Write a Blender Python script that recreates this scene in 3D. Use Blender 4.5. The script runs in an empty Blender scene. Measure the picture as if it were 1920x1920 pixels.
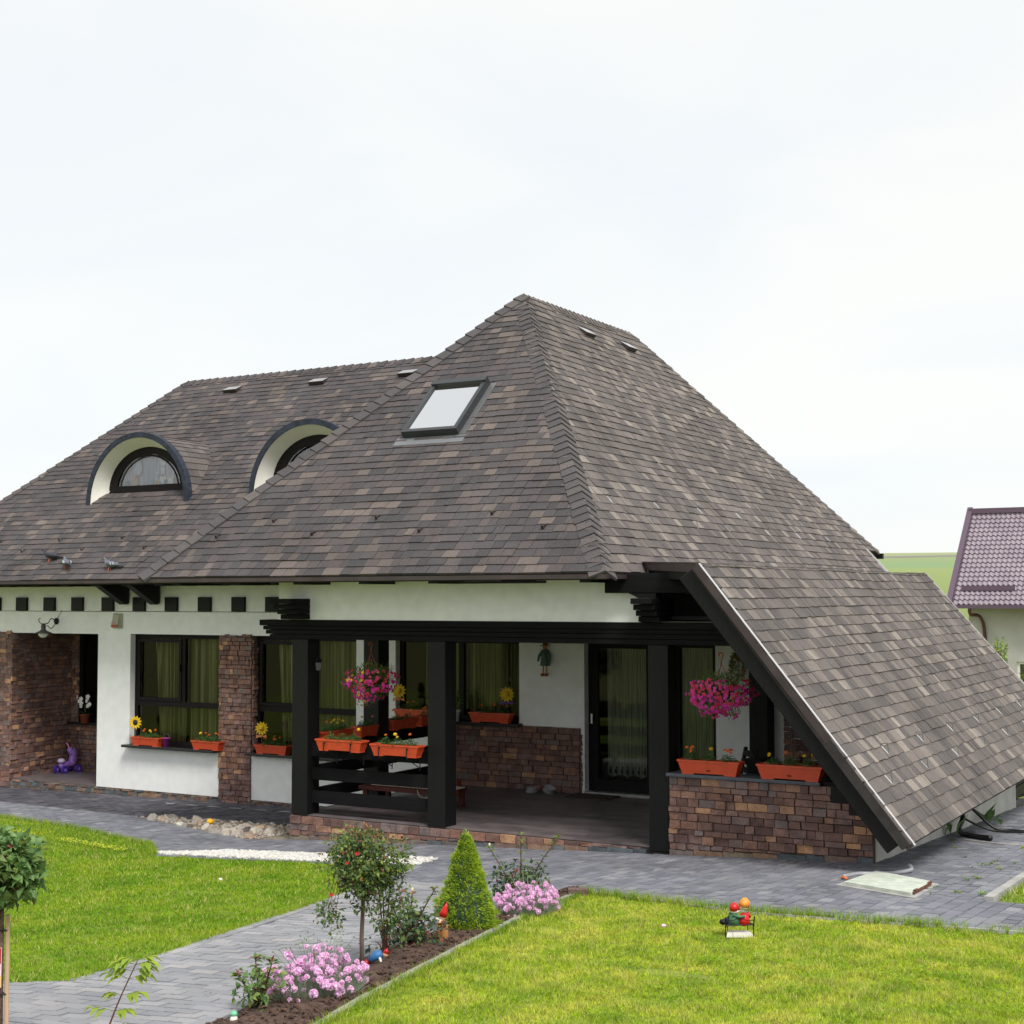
import bpy, math, random
import numpy as np
from mathutils import Vector, Matrix, noise as mnoise
R = math.radians
random.seed(7); rs = np.random.RandomState(11)
sc = bpy.context.scene
col = sc.collection

# ------------------------------------------------------------------ camera
H = 2.85
cam_d = bpy.data.cameras.new('camera'); cam = bpy.data.objects.new('camera', cam_d); col.objects.link(cam)
cam_d.sensor_width = 36; cam_d.sensor_fit = 'HORIZONTAL'; cam_d.lens = 50.797
cam_d.clip_start = .1; cam_d.clip_end = 6000
FPX = 2709.18
yaw, pit, rol = R(29.9207), R(3.2906), R(-.1522)
cy, sy, cp, sp, cr, sr = math.cos(yaw), math.sin(yaw), math.cos(pit), math.sin(pit), math.cos(rol), math.sin(rol)
_r = Vector((cy, sy, 0)); FW = Vector((-sy*cp, cy*cp, sp)); _u = Vector((sy*sp, -cy*sp, cp))
RT = cr*_r + sr*_u; UPV = -sr*_r + cr*_u
cam.matrix_world = Matrix(((RT.x, UPV.x, -FW.x, 0), (RT.y, UPV.y, -FW.y, 0), (RT.z, UPV.z, -FW.z, H), (0, 0, 0, 1)))
sc.camera = cam
CAM = Vector((0, 0, H))

# ------------------------------------------------------------------ sky, sun, exposure
SUN_EL, SUN_AZ = R(52), R(128)        # azimuth from +Y clockwise: the veiled sun stands behind the camera, to the right
w = bpy.data.worlds.new('World'); sc.world = w; w.use_nodes = True
nt = w.node_tree; nt.nodes.clear()
N = nt.nodes.new; L = nt.links.new
sky = N('ShaderNodeTexSky'); sky.sky_type = 'NISHITA'; sky.sun_disc = False
sky.sun_elevation = SUN_EL; sky.sun_rotation = SUN_AZ
mul = N('ShaderNodeVectorMath'); mul.operation = 'SCALE'; mul.inputs['Scale'].default_value = 1.3
L(sky.outputs[0], mul.inputs[0])
tc = N('ShaderNodeTexCoord')
mp = N('ShaderNodeMapping'); mp.inputs['Scale'].default_value = (1, 1, 3.2); L(tc.outputs['Generated'], mp.inputs[0])
nz = N('ShaderNodeTexNoise'); nz.inputs['Scale'].default_value = 2.1; nz.inputs['Detail'].default_value = 5; nz.inputs['Roughness'].default_value = .5
nz.inputs['Distortion'].default_value = .5
L(mp.outputs[0], nz.inputs[0])
cr1 = N('ShaderNodeValToRGB'); e = cr1.color_ramp.elements
e[0].position = .36; e[0].color = (7.95, 8.3, 8.5, 1); e[1].position = .62; e[1].color = (8.75, 8.8, 8.5, 1)
L(nz.outputs[0], cr1.inputs[0])
mx = N('ShaderNodeMixRGB'); mx.inputs[0].default_value = .93       # nearly closed pale cloud over the blue
L(mul.outputs[0], mx.inputs[1]); L(cr1.outputs[0], mx.inputs[2])
bg = N('ShaderNodeBackground'); bg.inputs['Strength'].default_value = .1
L(mx.outputs[0], bg.inputs[0]); wo = N('ShaderNodeOutputWorld'); L(bg.outputs[0], wo.inputs[0])
sd = bpy.data.lights.new('sun', 'SUN'); sd.energy = 2.9; sd.angle = R(18); sd.color = (1, .965, .91)
so = bpy.data.objects.new('sun', sd); col.objects.link(so)
sdir = Vector((math.sin(SUN_AZ)*math.cos(SUN_EL), math.cos(SUN_AZ)*math.cos(SUN_EL), math.sin(SUN_EL)))
so.rotation_euler = sdir.to_track_quat('Z', 'Y').to_euler(); so.location = (5, -5, 20)
sc.view_settings.view_transform = 'Standard'; sc.view_settings.look = 'None'
sc.view_settings.exposure = .22; sc.view_settings.gamma = 1; sc.view_settings.use_curve_mapping = False
sc.render.engine = 'CYCLES'

# ------------------------------------------------------------------ materials
def lin(c):
    return tuple(((x/255)/12.92 if x/255 <= .04045 else ((x/255+.055)/1.055)**2.4) for x in c) + (1,)
MATS = {}
def M(name, c, rough=.6, c2=None, ns=8, bump=0, bs=60, spec=.5, metal=0, detail=4, stretch=None, c3=None, p=(.35, .65), trans=0, fine=None):
    """principled material with world-space noise variation between colours and fine relief"""
    m = bpy.data.materials.new(name); m.use_nodes = True; t = m.node_tree; b = t.nodes['Principled BSDF']
    b.inputs['Roughness'].default_value = rough; b.inputs['Metallic'].default_value = metal
    b.inputs['Specular IOR Level'].default_value = spec
    c = lin(c) if max(c) > 1.01 else tuple(c)+(1,)
    b.inputs['Base Color'].default_value = c
    g = t.nodes.new('ShaderNodeNewGeometry'); src = g.outputs['Position']
    if stretch:
        mm = t.nodes.new('ShaderNodeMapping'); mm.inputs['Scale'].default_value = stretch; t.links.new(src, mm.inputs[0]); src = mm.outputs[0]
    if c2 is not None:
        c2 = lin(c2) if max(c2) > 1.01 else tuple(c2)+(1,)
        n = t.nodes.new('ShaderNodeTexNoise'); n.inputs['Scale'].default_value = ns; n.inputs['Detail'].default_value = detail
        t.links.new(src, n.inputs[0]); r = t.nodes.new('ShaderNodeValToRGB')
        r.color_ramp.elements[0].position = p[0]; r.color_ramp.elements[0].color = c
        r.color_ramp.elements[1].position = p[1]; r.color_ramp.elements[1].color = c2
        if c3 is not None:
            x = r.color_ramp.elements.new(.5*(p[0]+p[1])); x.color = lin(c3) if max(c3) > 1.01 else tuple(c3)+(1,)
        t.links.new(n.outputs[0], r.inputs[0]); out = r.outputs[0]
        if fine:
            n3 = t.nodes.new('ShaderNodeTexNoise'); n3.inputs['Scale'].default_value = fine[0]; n3.inputs['Detail'].default_value = 1
            t.links.new(g.outputs['Position'], n3.inputs[0])
            mr = t.nodes.new('ShaderNodeMapRange'); mr.inputs[1].default_value = .3; mr.inputs[2].default_value = .7
            mr.inputs[3].default_value = 1-fine[1]; mr.inputs[4].default_value = 1+fine[1]; t.links.new(n3.outputs[0], mr.inputs[0])
            vm = t.nodes.new('ShaderNodeVectorMath'); vm.operation = 'SCALE'; t.links.new(out, vm.inputs[0]); t.links.new(mr.outputs[0], vm.inputs['Scale']); out = vm.outputs[0]
        t.links.new(out, b.inputs['Base Color'])
    if bump:
        n2 = t.nodes.new('ShaderNodeTexNoise'); n2.inputs['Scale'].default_value = bs; n2.inputs['Detail'].default_value = 3
        t.links.new(src, n2.inputs[0]); bu = t.nodes.new('ShaderNodeBump'); bu.inputs['Strength'].default_value = bump; bu.inputs['Distance'].default_value = .01
        t.links.new(n2.outputs[0], bu.inputs['Height']); t.links.new(bu.outputs[0], b.inputs['Normal'])
    if trans:
        tr = t.nodes.new('ShaderNodeBsdfTranslucent'); ms = t.nodes.new('ShaderNodeMixShader'); ms.inputs[0].default_value = trans
        o = t.nodes['Material Output']
        if c2 is not None: t.links.new(b.inputs['Base Color'].links[0].from_socket, tr.inputs[0])
        else: tr.inputs[0].default_value = c
        t.links.new(b.outputs[0], ms.inputs[1]); t.links.new(tr.outputs[0], ms.inputs[2]); t.links.new(ms.outputs[0], o.inputs['Surface'])
    MATS[name] = m; return m

def M_piece(name, stops, rough=.85, grain=220, grain_amt=.25, patch=3, patch_amt=.15, bump=.5, bs=120, spec=.3, stretch=None):
    """material for separate pieces: each piece takes its own tone from the ramp (random per object and per island)"""
    m = bpy.data.materials.new(name); m.use_nodes = True; t = m.node_tree; b = t.nodes['Principled BSDF']
    b.inputs['Roughness'].default_value = rough; b.inputs['Specular IOR Level'].default_value = spec
    g = t.nodes.new('ShaderNodeNewGeometry'); oi = t.nodes.new('ShaderNodeObjectInfo')
    a = t.nodes.new('ShaderNodeMath'); a.operation = 'ADD'; t.links.new(g.outputs['Random Per Island'], a.inputs[0]); t.links.new(oi.outputs['Random'], a.inputs[1])
    f = t.nodes.new('ShaderNodeMath'); f.operation = 'FRACT'; t.links.new(a.outputs[0], f.inputs[0])
    r = t.nodes.new('ShaderNodeValToRGB'); r.color_ramp.interpolation = 'LINEAR'
    els = r.color_ramp.elements
    for i, (p, c) in enumerate(stops):
        x = els[i] if i < 2 else els.new(p)
        x.position = p; x.color = lin(c)
    t.links.new(f.outputs[0], r.inputs[0])
    src = g.outputs['Position']
    if stretch:
        mm = t.nodes.new('ShaderNodeMapping'); mm.inputs['Scale'].default_value = stretch; t.links.new(src, mm.inputs[0]); src = mm.outputs[0]
    cur = r.outputs[0]
    for (s, amt) in ((grain, grain_amt), (patch, patch_amt)):
        n = t.nodes.new('ShaderNodeTexNoise'); n.inputs['Scale'].default_value = s; n.inputs['Detail'].default_value = 2
        t.links.new(src, n.inputs[0])
        mr = t.nodes.new('ShaderNodeMapRange'); mr.inputs[1].default_value = .3; mr.inputs[2].default_value = .7
        mr.inputs[3].default_value = 1-amt; mr.inputs[4].default_value = 1+amt; t.links.new(n.outputs[0], mr.inputs[0])
        vm = t.nodes.new('ShaderNodeVectorMath'); vm.operation = 'SCALE'; t.links.new(cur, vm.inputs[0]); t.links.new(mr.outputs[0], vm.inputs['Scale']); cur = vm.outputs[0]
    t.links.new(cur, b.inputs['Base Color'])
    n2 = t.nodes.new('ShaderNodeTexNoise'); n2.inputs['Scale'].default_value = bs; n2.inputs['Detail'].default_value = 3
    t.links.new(src, n2.inputs[0]); bu = t.nodes.new('ShaderNodeBump'); bu.inputs['Strength'].default_value = bump; bu.inputs['Distance'].default_value = .006
    t.links.new(n2.outputs[0], bu.inputs['Height']); t.links.new(bu.outputs[0], b.inputs['Normal'])
    MATS[name] = m; return m

def M_glass(name, tint=(.5, .55, .5), refl=1.0, rough=0.0):
    m = bpy.data.materials.new(name); m.use_nodes = True; t = m.node_tree; t.nodes.clear()
    o = t.nodes.new('ShaderNodeOutputMaterial'); fr = t.nodes.new('ShaderNodeFresnel'); fr.inputs[0].default_value = 1.52
    ml = t.nodes.new('ShaderNodeMath'); ml.operation = 'MULTIPLY'; ml.inputs[1].default_value = refl; ml.use_clamp = True; t.links.new(fr.outputs[0], ml.inputs[0])
    tr = t.nodes.new('ShaderNodeBsdfTransparent'); tr.inputs[0].default_value = tint+(1,)
    gl = t.nodes.new('ShaderNodeBsdfGlossy'); gl.inputs['Roughness'].default_value = rough
    ms = t.nodes.new('ShaderNodeMixShader'); t.links.new(ml.outputs[0], ms.inputs[0]); t.links.new(tr.outputs[0], ms.inputs[1]); t.links.new(gl.outputs[0], ms.inputs[2])
    t.links.new(ms.outputs[0], o.inputs[0]); MATS[name] = m; return m

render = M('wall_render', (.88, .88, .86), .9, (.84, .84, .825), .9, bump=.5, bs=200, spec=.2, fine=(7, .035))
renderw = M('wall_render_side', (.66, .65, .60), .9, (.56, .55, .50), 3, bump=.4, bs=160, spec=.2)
mortar = M('mortar', (92, 74, 68), .95, (74, 60, 56), 20)
black = M('black_wood', (7, 7, 8), .5, (17, 15, 16), 3, bump=.8, bs=40, stretch=(8, 8, .5), spec=.3, p=(.3, .8))
blackh = M('black_wood_long', (8, 8, 10), .7, (19, 17, 19), 3, bump=.8, bs=40, stretch=(.6, 6, 9), spec=.2, p=(.3, .8))
frame_m = M('dark_window_frame', (16, 11, 13), .6, (22, 16, 18), 6, spec=.2)
trim = M('roof_trim', (52, 42, 42), .5, (66, 55, 54), 4, spec=.5)
trimw = M('trim_edge', (200, 196, 200), .45)
deck = M('roof_underlay', (38, 34, 33), .9, (52, 47, 45), 8)
soffit = M('soffit_boards', (20, 18, 18), .7, (32, 28, 27), 5, stretch=(1, 8, 1))
hoodm = M('dormer_hood_edge', (30, 36, 48), .8, (46, 54, 70), 12, bump=.3, bs=200)
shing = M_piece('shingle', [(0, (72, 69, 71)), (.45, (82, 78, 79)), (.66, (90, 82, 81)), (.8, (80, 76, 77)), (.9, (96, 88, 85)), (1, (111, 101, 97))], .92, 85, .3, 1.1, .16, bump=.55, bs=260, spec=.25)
shing_r = M_piece('shingle_lit_side', [(0, (88, 83, 83)), (.4, (100, 94, 92)), (.7, (109, 101, 98)), (.9, (120, 112, 107)), (1, (140, 131, 124))], .92, 85, .24, 1.1, .16, bump=.55, bs=260, spec=.25)  # lighter shingle copy: right-facing slopes carry their brighter light in the colour
stone = M_piece('cladding_stone', [(0, (98, 76, 72)), (.25, (116, 89, 82)), (.42, (126, 96, 86)), (.56, (112, 100, 98)), (.68, (132, 104, 98)), (.82, (130, 96, 82)), (.92, (144, 110, 94)), (1, (184, 142, 108))], .85, 60, .22, 9, .22, bump=.9, bs=45)
stoneb = M_piece('base_stone', [(0, (78, 84, 88)), (.35, (104, 112, 116)), (.5, (122, 96, 84)), (.7, (96, 92, 88)), (.85, (142, 110, 90)), (1, (120, 118, 104))], .85, 60, .22, 9, .22, bump=.9, bs=45)
paver_m = M_piece('paver', [(0, (104, 106, 114)), (.35, (118, 119, 127)), (.6, (128, 128, 136)), (.82, (110, 112, 120)), (1, (142, 141, 145))], .8, 160, .12, 1.1, .16, bump=.4, bs=150, spec=.35)
paver_p = M_piece('path_paver', [(0, (132, 133, 138)), (.35, (144, 144, 148)), (.6, (152, 151, 154)), (.82, (137, 138, 142)), (1, (162, 159, 160))], .8, 160, .12, 1.1, .12, bump=.4, bs=150, spec=.35)
paver_d = M_piece('dark_paver', [(0, (62, 61, 68)), (.4, (74, 73, 80)), (.8, (86, 84, 92)), (1, (98, 96, 102))], .75, 160, .14, 1.3, .2, bump=.5, bs=120, spec=.4)  # darker paver tones for the strip along the wall
sand = M('joint_sand', (70, 66, 66), .95, (96, 92, 88), 30)
tile_m = M_piece('porch_tile', [(0, (84, 78, 80)), (.5, (98, 90, 91)), (1, (112, 102, 102))], .42, 90, .2, 4, .2, bump=.25, bs=60, spec=.5)
slate = M('slate_sill', (66, 70, 78), .4, (84, 88, 96), 9, spec=.5)
darksill = M('dark_sill', (26, 25, 28), .35, (38, 36, 40), 9, spec=.5)
concrete = M('kerb_concrete', (146, 144, 141), .9, (172, 170, 166), 5, bump=.5, bs=120)
slabm = M('slab_concrete', (176, 184, 170), .9, (200, 205, 192), 10, bump=.6, bs=80, fine=(120, .1))
soil = M('soil', (62, 46, 38), 1, (96, 74, 60), 22, bump=1, bs=70, c3=(78, 58, 48), fine=(150, .3))
earth = M('earth', (112, 118, 52), 1, (132, 138, 60), 9, bump=.6, bs=40)
terra = M('terracotta_plastic', (196, 70, 36), .45, (204, 78, 42), 12, spec=.5, bump=.08, bs=160)
glass = M_glass('window_glass', (.66, .68, .58), .9)
glassup = M_glass('dormer_glass', (.85, .88, .95), 3.5)
skyglass = M_glass('skylight_glass', (.8, .82, .82), 12.0, .03)
curt = M('curtain_cloth', (.20, .20, .10), .9, (.9, .86, .58), 2.2, stretch=(13, 13, .1), trans=.35, c3=(.48, .47, .26), p=(.40, .68))  # dark and bright streaks put fold light and shade into the cloth colour
lace = M('lace_cloth', (.62, .64, .62), .9, (.22, .23, .225), 3, stretch=(20, 20, .4), trans=.3)
room = M('room_wall', (.16, .15, .11), .9)
greym = M('grey_metal', (112, 113, 115), .4, metal=.4, spec=.5)
lightm = M('pale_metal', (178, 180, 182), .4, metal=.3)
steel = M('steel', (214, 214, 216), .28, metal=.55)
iron = M('black_iron', (20, 19, 22), .5, metal=.4)

# ------------------------------------------------------------------ object helpers
def wl(o):
    v = Vector((0, 0, 0))
    while o: v = v + o.location; o = o.parent
    return v
def thing(name, label, cat, loc=(0, 0, 0), rz=0, group=None, sc_=1):
    o = bpy.data.objects.new(name, None); col.objects.link(o); o.location = loc; o.rotation_euler = (0, 0, rz); o.scale = (sc_,)*3
    o.empty_display_size = .1
    o['label'] = label; o['category'] = cat
    if group: o['group'] = group
    return o
def tag(o, label=None, cat=None, group=None, kind=None):
    if label: o['label'] = label
    if cat: o['category'] = cat
    if group: o['group'] = group
    if kind: o['kind'] = kind
    return o
def copy_tree(o, parent=None):
    c = o.copy(); col.objects.link(c); c.parent = parent
    for ch in o.children: copy_tree(ch, c)
    return c

class MB:
    def __init__(s): s.v = []; s.f = []; s.m = []; s.mats = []; s.sm = False
    def mi(s, mat):
        if mat is None: return 0
        if mat not in s.mats: s.mats.append(mat)
        return s.mats.index(mat)
    def add(s, vs, fs, mat=None):
        k = len(s.v); i = s.mi(mat); s.v += [tuple(v) for v in vs]
        for f in fs: s.f.append(tuple(k+j for j in f)); s.m.append(i)
        return s
    def box(s, x0, x1, y0, y1, z0, z1, mat=None):
        v = [(x, y, z) for z in (z0, z1) for y in (y0, y1) for x in (x0, x1)]
        return s.add(v, [(0, 2, 3, 1), (4, 5, 7, 6), (0, 1, 5, 4), (2, 6, 7, 3), (0, 4, 6, 2), (1, 3, 7, 5)], mat)
    def beam(s, a, b, wd, hg, mat=None, up=(0, 0, 1)):
        a = Vector(a); b = Vector(b); d = (b-a).normalized(); u = Vector(up); sd = d.cross(u).normalized(); u = sd.cross(d)
        v = []
        for p in (a, b):
            for i, j in ((-1, -1), (1, -1), (1, 1), (-1, 1)): v.append(p+sd*(i*wd/2)+u*(j*hg/2))
        return s.add(v, [(0, 1, 2, 3), (7, 6, 5, 4), (0, 4, 5, 1), (1, 5, 6, 2), (2, 6, 7, 3), (3, 7, 4, 0)], mat)
    def prism(s, bot, top, mat=None, cap_bottom=True):
        n = len(bot); fs = [tuple(range(n, 2*n))]
        if cap_bottom: fs.append(tuple(range(n-1, -1, -1)))
        fs += [(i, (i+1) % n, n+(i+1) % n, n+i) for i in range(n)]
        return s.add(list(bot)+list(top), fs, mat)
    def tube(s, pts, rad, n=8, mat=None, cap=True, sq=(1, 1)):
        pts = [Vector(p) for p in pts]; k = len(pts); rad = rad if isinstance(rad, (list, tuple)) else [rad]*k
        v = []; fs = []; ref = None
        for i, p in enumerate(pts):
            d = (pts[min(i+1, k-1)]-pts[max(i-1, 0)])
            d = d.normalized() if d.length > 1e-9 else Vector((0, 0, 1))
            if ref is None: ref = Vector((0, 0, 1)) if abs(d.z) < .9 else Vector((1, 0, 0))
            a = d.cross(ref).normalized(); b = a.cross(d).normalized()
            for j in range(n):
                t = 2*math.pi*j/n; v.append(p+a*(math.cos(t)*rad[i]*sq[0])+b*(math.sin(t)*rad[i]*sq[1]))
        for i in range(k-1):
            for j in range(n): fs.append((i*n+j, i*n+(j+1) % n, (i+1)*n+(j+1) % n, (i+1)*n+j))
        if cap: fs.append(tuple(range(n-1, -1, -1))); fs.append(tuple((k-1)*n+j for j in range(n)))
        return s.add(v, fs, mat)
    def lathe(s, prof, c=(0, 0, 0), n=14, mat=None, close=False):
        v = []; fs = []; k = len(prof)
        for r_, z in prof:
            for j in range(n): t = 2*math.pi*j/n; v.append((c[0]+r_*math.cos(t), c[1]+r_*math.sin(t), c[2]+z))
        for i in range(k-1):
            for j in range(n): fs.append((i*n+j, i*n+(j+1) % n, (i+1)*n+(j+1) % n, (i+1)*n+j))
        fs.append(tuple(range(n-1, -1, -1))); fs.append(tuple((k-1)*n+j for j in range(n)))
        return s.add(v, fs, mat)
    def blob(s, c, r, mat=None, n=8, m=6, jit=0, rng=random):
        r = (r, r, r) if not isinstance(r, (tuple, list)) else r
        v = [(c[0], c[1], c[2]-r[2])]; fs = []
        for i in range(1, m):
            ph = math.pi*i/m
            for j in range(n):
                t = 2*math.pi*j/n; q = 1+jit*rng.uniform(-1, 1)
                v.append((c[0]+r[0]*q*math.sin(ph)*math.cos(t), c[1]+r[1]*q*math.sin(ph)*math.sin(t), c[2]-r[2]*q*math.cos(ph)))
        v.append((c[0], c[1], c[2]+r[2])); T = len(v)-1
        for j in range(n): fs.append((0, 1+(j+1) % n, 1+j)); fs.append((T, 1+(m-2)*n+j, 1+(m-2)*n+(j+1) % n))
        for i in range(m-2):
            for j in range(n): fs.append((1+i*n+j, 1+i*n+(j+1) % n, 1+(i+1)*n+(j+1) % n, 1+(i+1)*n+j))
        return s.add(v, fs, mat)
    def leaf(s, p, d, up, ln, wd, mat=None, fold=.25):
        d = Vector(d).normalized(); sd = d.cross(Vector(up))
        if sd.length < 1e-4: sd = d.cross(Vector((1, .3, 0)))
        sd.normalize(); n_ = sd.cross(d); p = Vector(p)
        a = p; m1 = p+d*(ln*.45)+sd*(wd/2)+n_*(wd*fold); m2 = p+d*(ln*.45)-sd*(wd/2)+n_*(wd*fold); tip = p+d*ln-n_*(ln*.12)
        mid = p+d*(ln*.5)
        return s.add([a, m1, tip, m2, mid], [(0, 1, 4), (1, 2, 4), (2, 3, 4), (3, 0, 4)], mat)
    def petals(s, c, nrm, r, n=5, mat=None, cmat=None, cup=.25, w_=.9, cr_=.25, ring=1):
        nrm = Vector(nrm).normalized(); a = nrm.orthogonal().normalized(); b = nrm.cross(a); c = Vector(c)
        for q in range(ring):
            rr = r*(1-.3*q); cc = c+nrm*(r*.22*q); off = q*.5
            for i in range(n):
                t = 2*math.pi*(i+off)/n; dt = math.pi/n*w_
                d0 = a*math.cos(t)+b*math.sin(t); d1 = a*math.cos(t-dt)+b*math.sin(t-dt); d2 = a*math.cos(t+dt)+b*math.sin(t+dt)
                s.add([cc, cc+d1*rr*.7+nrm*rr*cup*.6, cc+d0*rr+nrm*rr*cup, cc+d2*rr*.7+nrm*rr*cup*.6], [(0, 1, 2, 3)], mat)
        if cmat:
            s.blob(c+nrm*(r*.12*ring), r*cr_, cmat, 6, 4)
        return s
    def build(s, name, mat=None, parent=None, local=False, smooth=False, kind=None, label=None):
        me = bpy.data.meshes.new(name)
        c = Vector((0, 0, 0))
        if not local and s.v:
            lo = [min(v[i] for v in s.v) for i in range(3)]; hi = [max(v[i] for v in s.v) for i in range(3)]
            c = Vector([(lo[i]+hi[i])/2 for i in range(3)]); 
            if parent is None: c.z = lo[2]
        me.from_pydata([(v[0]-c.x, v[1]-c.y, v[2]-c.z) for v in s.v], [], s.f)
        for m_ in (s.mats or [mat]): me.materials.append(m_)
        if len(s.mats) > 1: me.polygons.foreach_set('material_index', s.m)
        if smooth: me.polygons.foreach_set('use_smooth', [True]*len(s.f))
        me.update()
        o = bpy.data.objects.new(name, me); col.objects.link(o)
        o.location = c
        if parent:
            o.parent = parent
            if not local: o.location = c-wl(parent)
        if kind: o['kind'] = kind
        if label: o['label'] = label
        return o

def proj(p):
    q = Vector(p)-CAM; z = q.dot(FW)
    if z < .1: return None
    return (960+FPX*q.dot(RT)/z, 960-FPX*q.dot(UPV)/z, z)
def parea(ring):
    q = [proj(p) for p in ring]
    if any(x is None for x in q): return 0
    cx = sum(x[0] for x in q)/len(q); cyy = sum(x[1] for x in q)/len(q)
    if not (-10 < cx < 1930 and -10 < cyy < 1930): return 0
    a = 0
    for i in range(len(q)): x0, y0, _ = q[i]; x1, y1, _ = q[(i+1) % len(q)]; a += x0*y1-x1*y0
    return abs(a)/2
def clip2(poly, a, b):
    """keep the part of poly on the left of a->b"""
    out = []; n = len(poly)
    sd = lambda p: (b[0]-a[0])*(p[1]-a[1])-(b[1]-a[1])*(p[0]-a[0])
    for i in range(n):
        p, q = poly[i], poly[(i+1) % n]; sp_, sq_ = sd(p), sd(q)
        if sp_ >= 0: out.append(p)
        if (sp_ >= 0) != (sq_ >= 0):
            t = sp_/(sp_-sq_); out.append((p[0]+(q[0]-p[0])*t, p[1]+(q[1]-p[1])*t))
    return out
def area2(poly): return .5*sum(poly[i][0]*poly[(i+1) % len(poly)][1]-poly[(i+1) % len(poly)][0]*poly[i][1] for i in range(len(poly)))
def clip_conv(poly, reg):
    for i in range(len(reg)):
        poly = clip2(poly, reg[i], reg[(i+1) % len(reg)])
        if len(poly) < 3: return []
    return poly
def inside(p, reg):
    c = False; n = len(reg); j = n-1
    for i in range(n):
        if (reg[i][1] > p[1]) != (reg[j][1] > p[1]) and p[0] < (reg[j][0]-reg[i][0])*(p[1]-reg[i][1])/(reg[j][1]-reg[i][1])+reg[i][0]: c = not c
        j = i
    return c

class Pieces:
    """collects separate pieces (bottom ring, top ring, material, part); the 300 that show largest become objects"""
    def __init__(s, name, limit=300): s.name = name; s.lim = limit; s.items = []
    def add(s, bot, top, mat, parent, capb=False): s.items.append((parea(top), bot, top, mat, parent, capb))
    def flush(s, rest_parent, rest_name=None):
        s.items.sort(key=lambda t: -t[0])
        for k, (a, b, t, m, par, cb) in enumerate(s.items[:s.lim]):
            MB().prism(b, t, m, cb).build(s.name, m, par)
        rest = {}
        for (a, b, t, m, par, cb) in s.items[s.lim:]: rest.setdefault(1, []).append((b, t, m, cb))
        if rest:
            mb = MB()
            for (b, t, m, cb) in rest[1]: mb.prism(b, t, m, cb)
            mb.build(rest_name or s.name+'s', None, rest_parent, kind='stuff')

# ------------------------------------------------------------------ terrain
def gz(x, y):
    u = x+4.34; v = y-15.11
    if u < -8: a = -.392+.015*max(u+8, -40)
    elif u > 0: a = .02*min(u, 40)
    else: a = .049*u
    if v > 0: b = -.05*min(v, 70)
    else: b = -.05*max(v, -60)
    z = .05+a+b
    d = math.hypot(x, y)
    if y > 0 and d > 95:
        t = min(1, (d-95)/380); t = t*t*(3-2*t)
        z = z*(1-t)+t*(15.4+1.2*math.sin(x*.006+1)+.5*math.sin(x*.021))
        if d > 480: z -= (d-480)*.02
    return z
FOOT = (-12.0, -4.45, 15.25, 25)
def build_ground():
    xs = sorted(set([-3000, -1800, -1000, -700, -500, -380, -300, -240, -190, -150, -120, -95, -75, -60, -50, -42, -36] + [round(-32+.5*i, 2) for i in range(95)] + [18, 22, 28, 36, 50, 70, 100, 150, 220, 320, 480, 700, 1100, 1800, 3000]))
    ys = sorted(set([-2000, -900, -400, -200, -100, -60, -40, -28, -20, -14, -10, -7] + [round(-5+.5*i, 2) for i in range(91)] + [43, 47, 52, 58, 66, 75, 85] + [95+15*i for i in range(28)] + [560, 680, 900, 1300, 2000, 3000]))
    v = [(x, y, gz(x, y)-.05) for y in ys for x in xs]; nx = len(xs); f = []
    for j in range(len(ys)-1):
        for i in range(nx-1):
            mx_, my = (xs[i]+xs[i+1])/2, (ys[j]+ys[j+1])/2
            if FOOT[0] < mx_ < FOOT[1] and FOOT[2] < my < FOOT[3]: continue
            f.append((j*nx+i, j*nx+i+1, (j+1)*nx+i+1, (j+1)*nx+i))
    mb = MB(); mb.add(v, f)
    # field colours by distance, haze painted into far tones; pale track between fields
    m = bpy.data.materials.new('fields'); m.use_nodes = True; t = m.node_tree; b = t.nodes['Principled BSDF']; b.inputs['Roughness'].default_value = 1; b.inputs['Specular IOR Level'].default_value = .1
    g = t.nodes.new('ShaderNodeNewGeometry'); ln = t.nodes.new('ShaderNodeVectorMath'); ln.operation = 'LENGTH'; t.links.new(g.outputs['Position'], ln.inputs[0])
    n = t.nodes.new('ShaderNodeTexNoise'); n.inputs['Scale'].default_value = .012; n.inputs['Detail'].default_value = 3; t.links.new(g.outputs['Position'], n.inputs[0])
    md = t.nodes.new('ShaderNodeMath'); md.operation = 'MULTIPLY_ADD'; md.inputs[1].default_value = 60; t.links.new(n.outputs[0], md.inputs[0]); t.links.new(ln.outputs['Value'], md.inputs[2])
    mr = t.nodes.new('ShaderNodeMapRange'); mr.inputs[1].default_value = 0; mr.inputs[2].default_value = 600; t.links.new(md.outputs[0], mr.inputs[0])
    r = t.nodes.new('ShaderNodeValToRGB'); els = r.color_ramp.elements
    stops = [(0, (112, 116, 66)), (.15, (124, 128, 80)), (.45, (128, 142, 88)), (.58, (138, 150, 98)), (.60, (126, 148, 108)), (.655, (138, 150, 106)), (.66, (122, 119, 116)), (.676, (136, 132, 124)), (.684, (146, 155, 114)), (.9, (154, 162, 122))]
    for i, (p_, c) in enumerate(stops):
        x = els[i] if i < 2 else els.new(p_)
        x.position = p_; x.color = lin(c)
    t.links.new(mr.outputs[0], r.inputs[0]); t.links.new(r.outputs[0], b.inputs['Base Color'])
    o = mb.build('ground', m, None, local=True); o['kind'] = 'structure'
build_ground()

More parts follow.
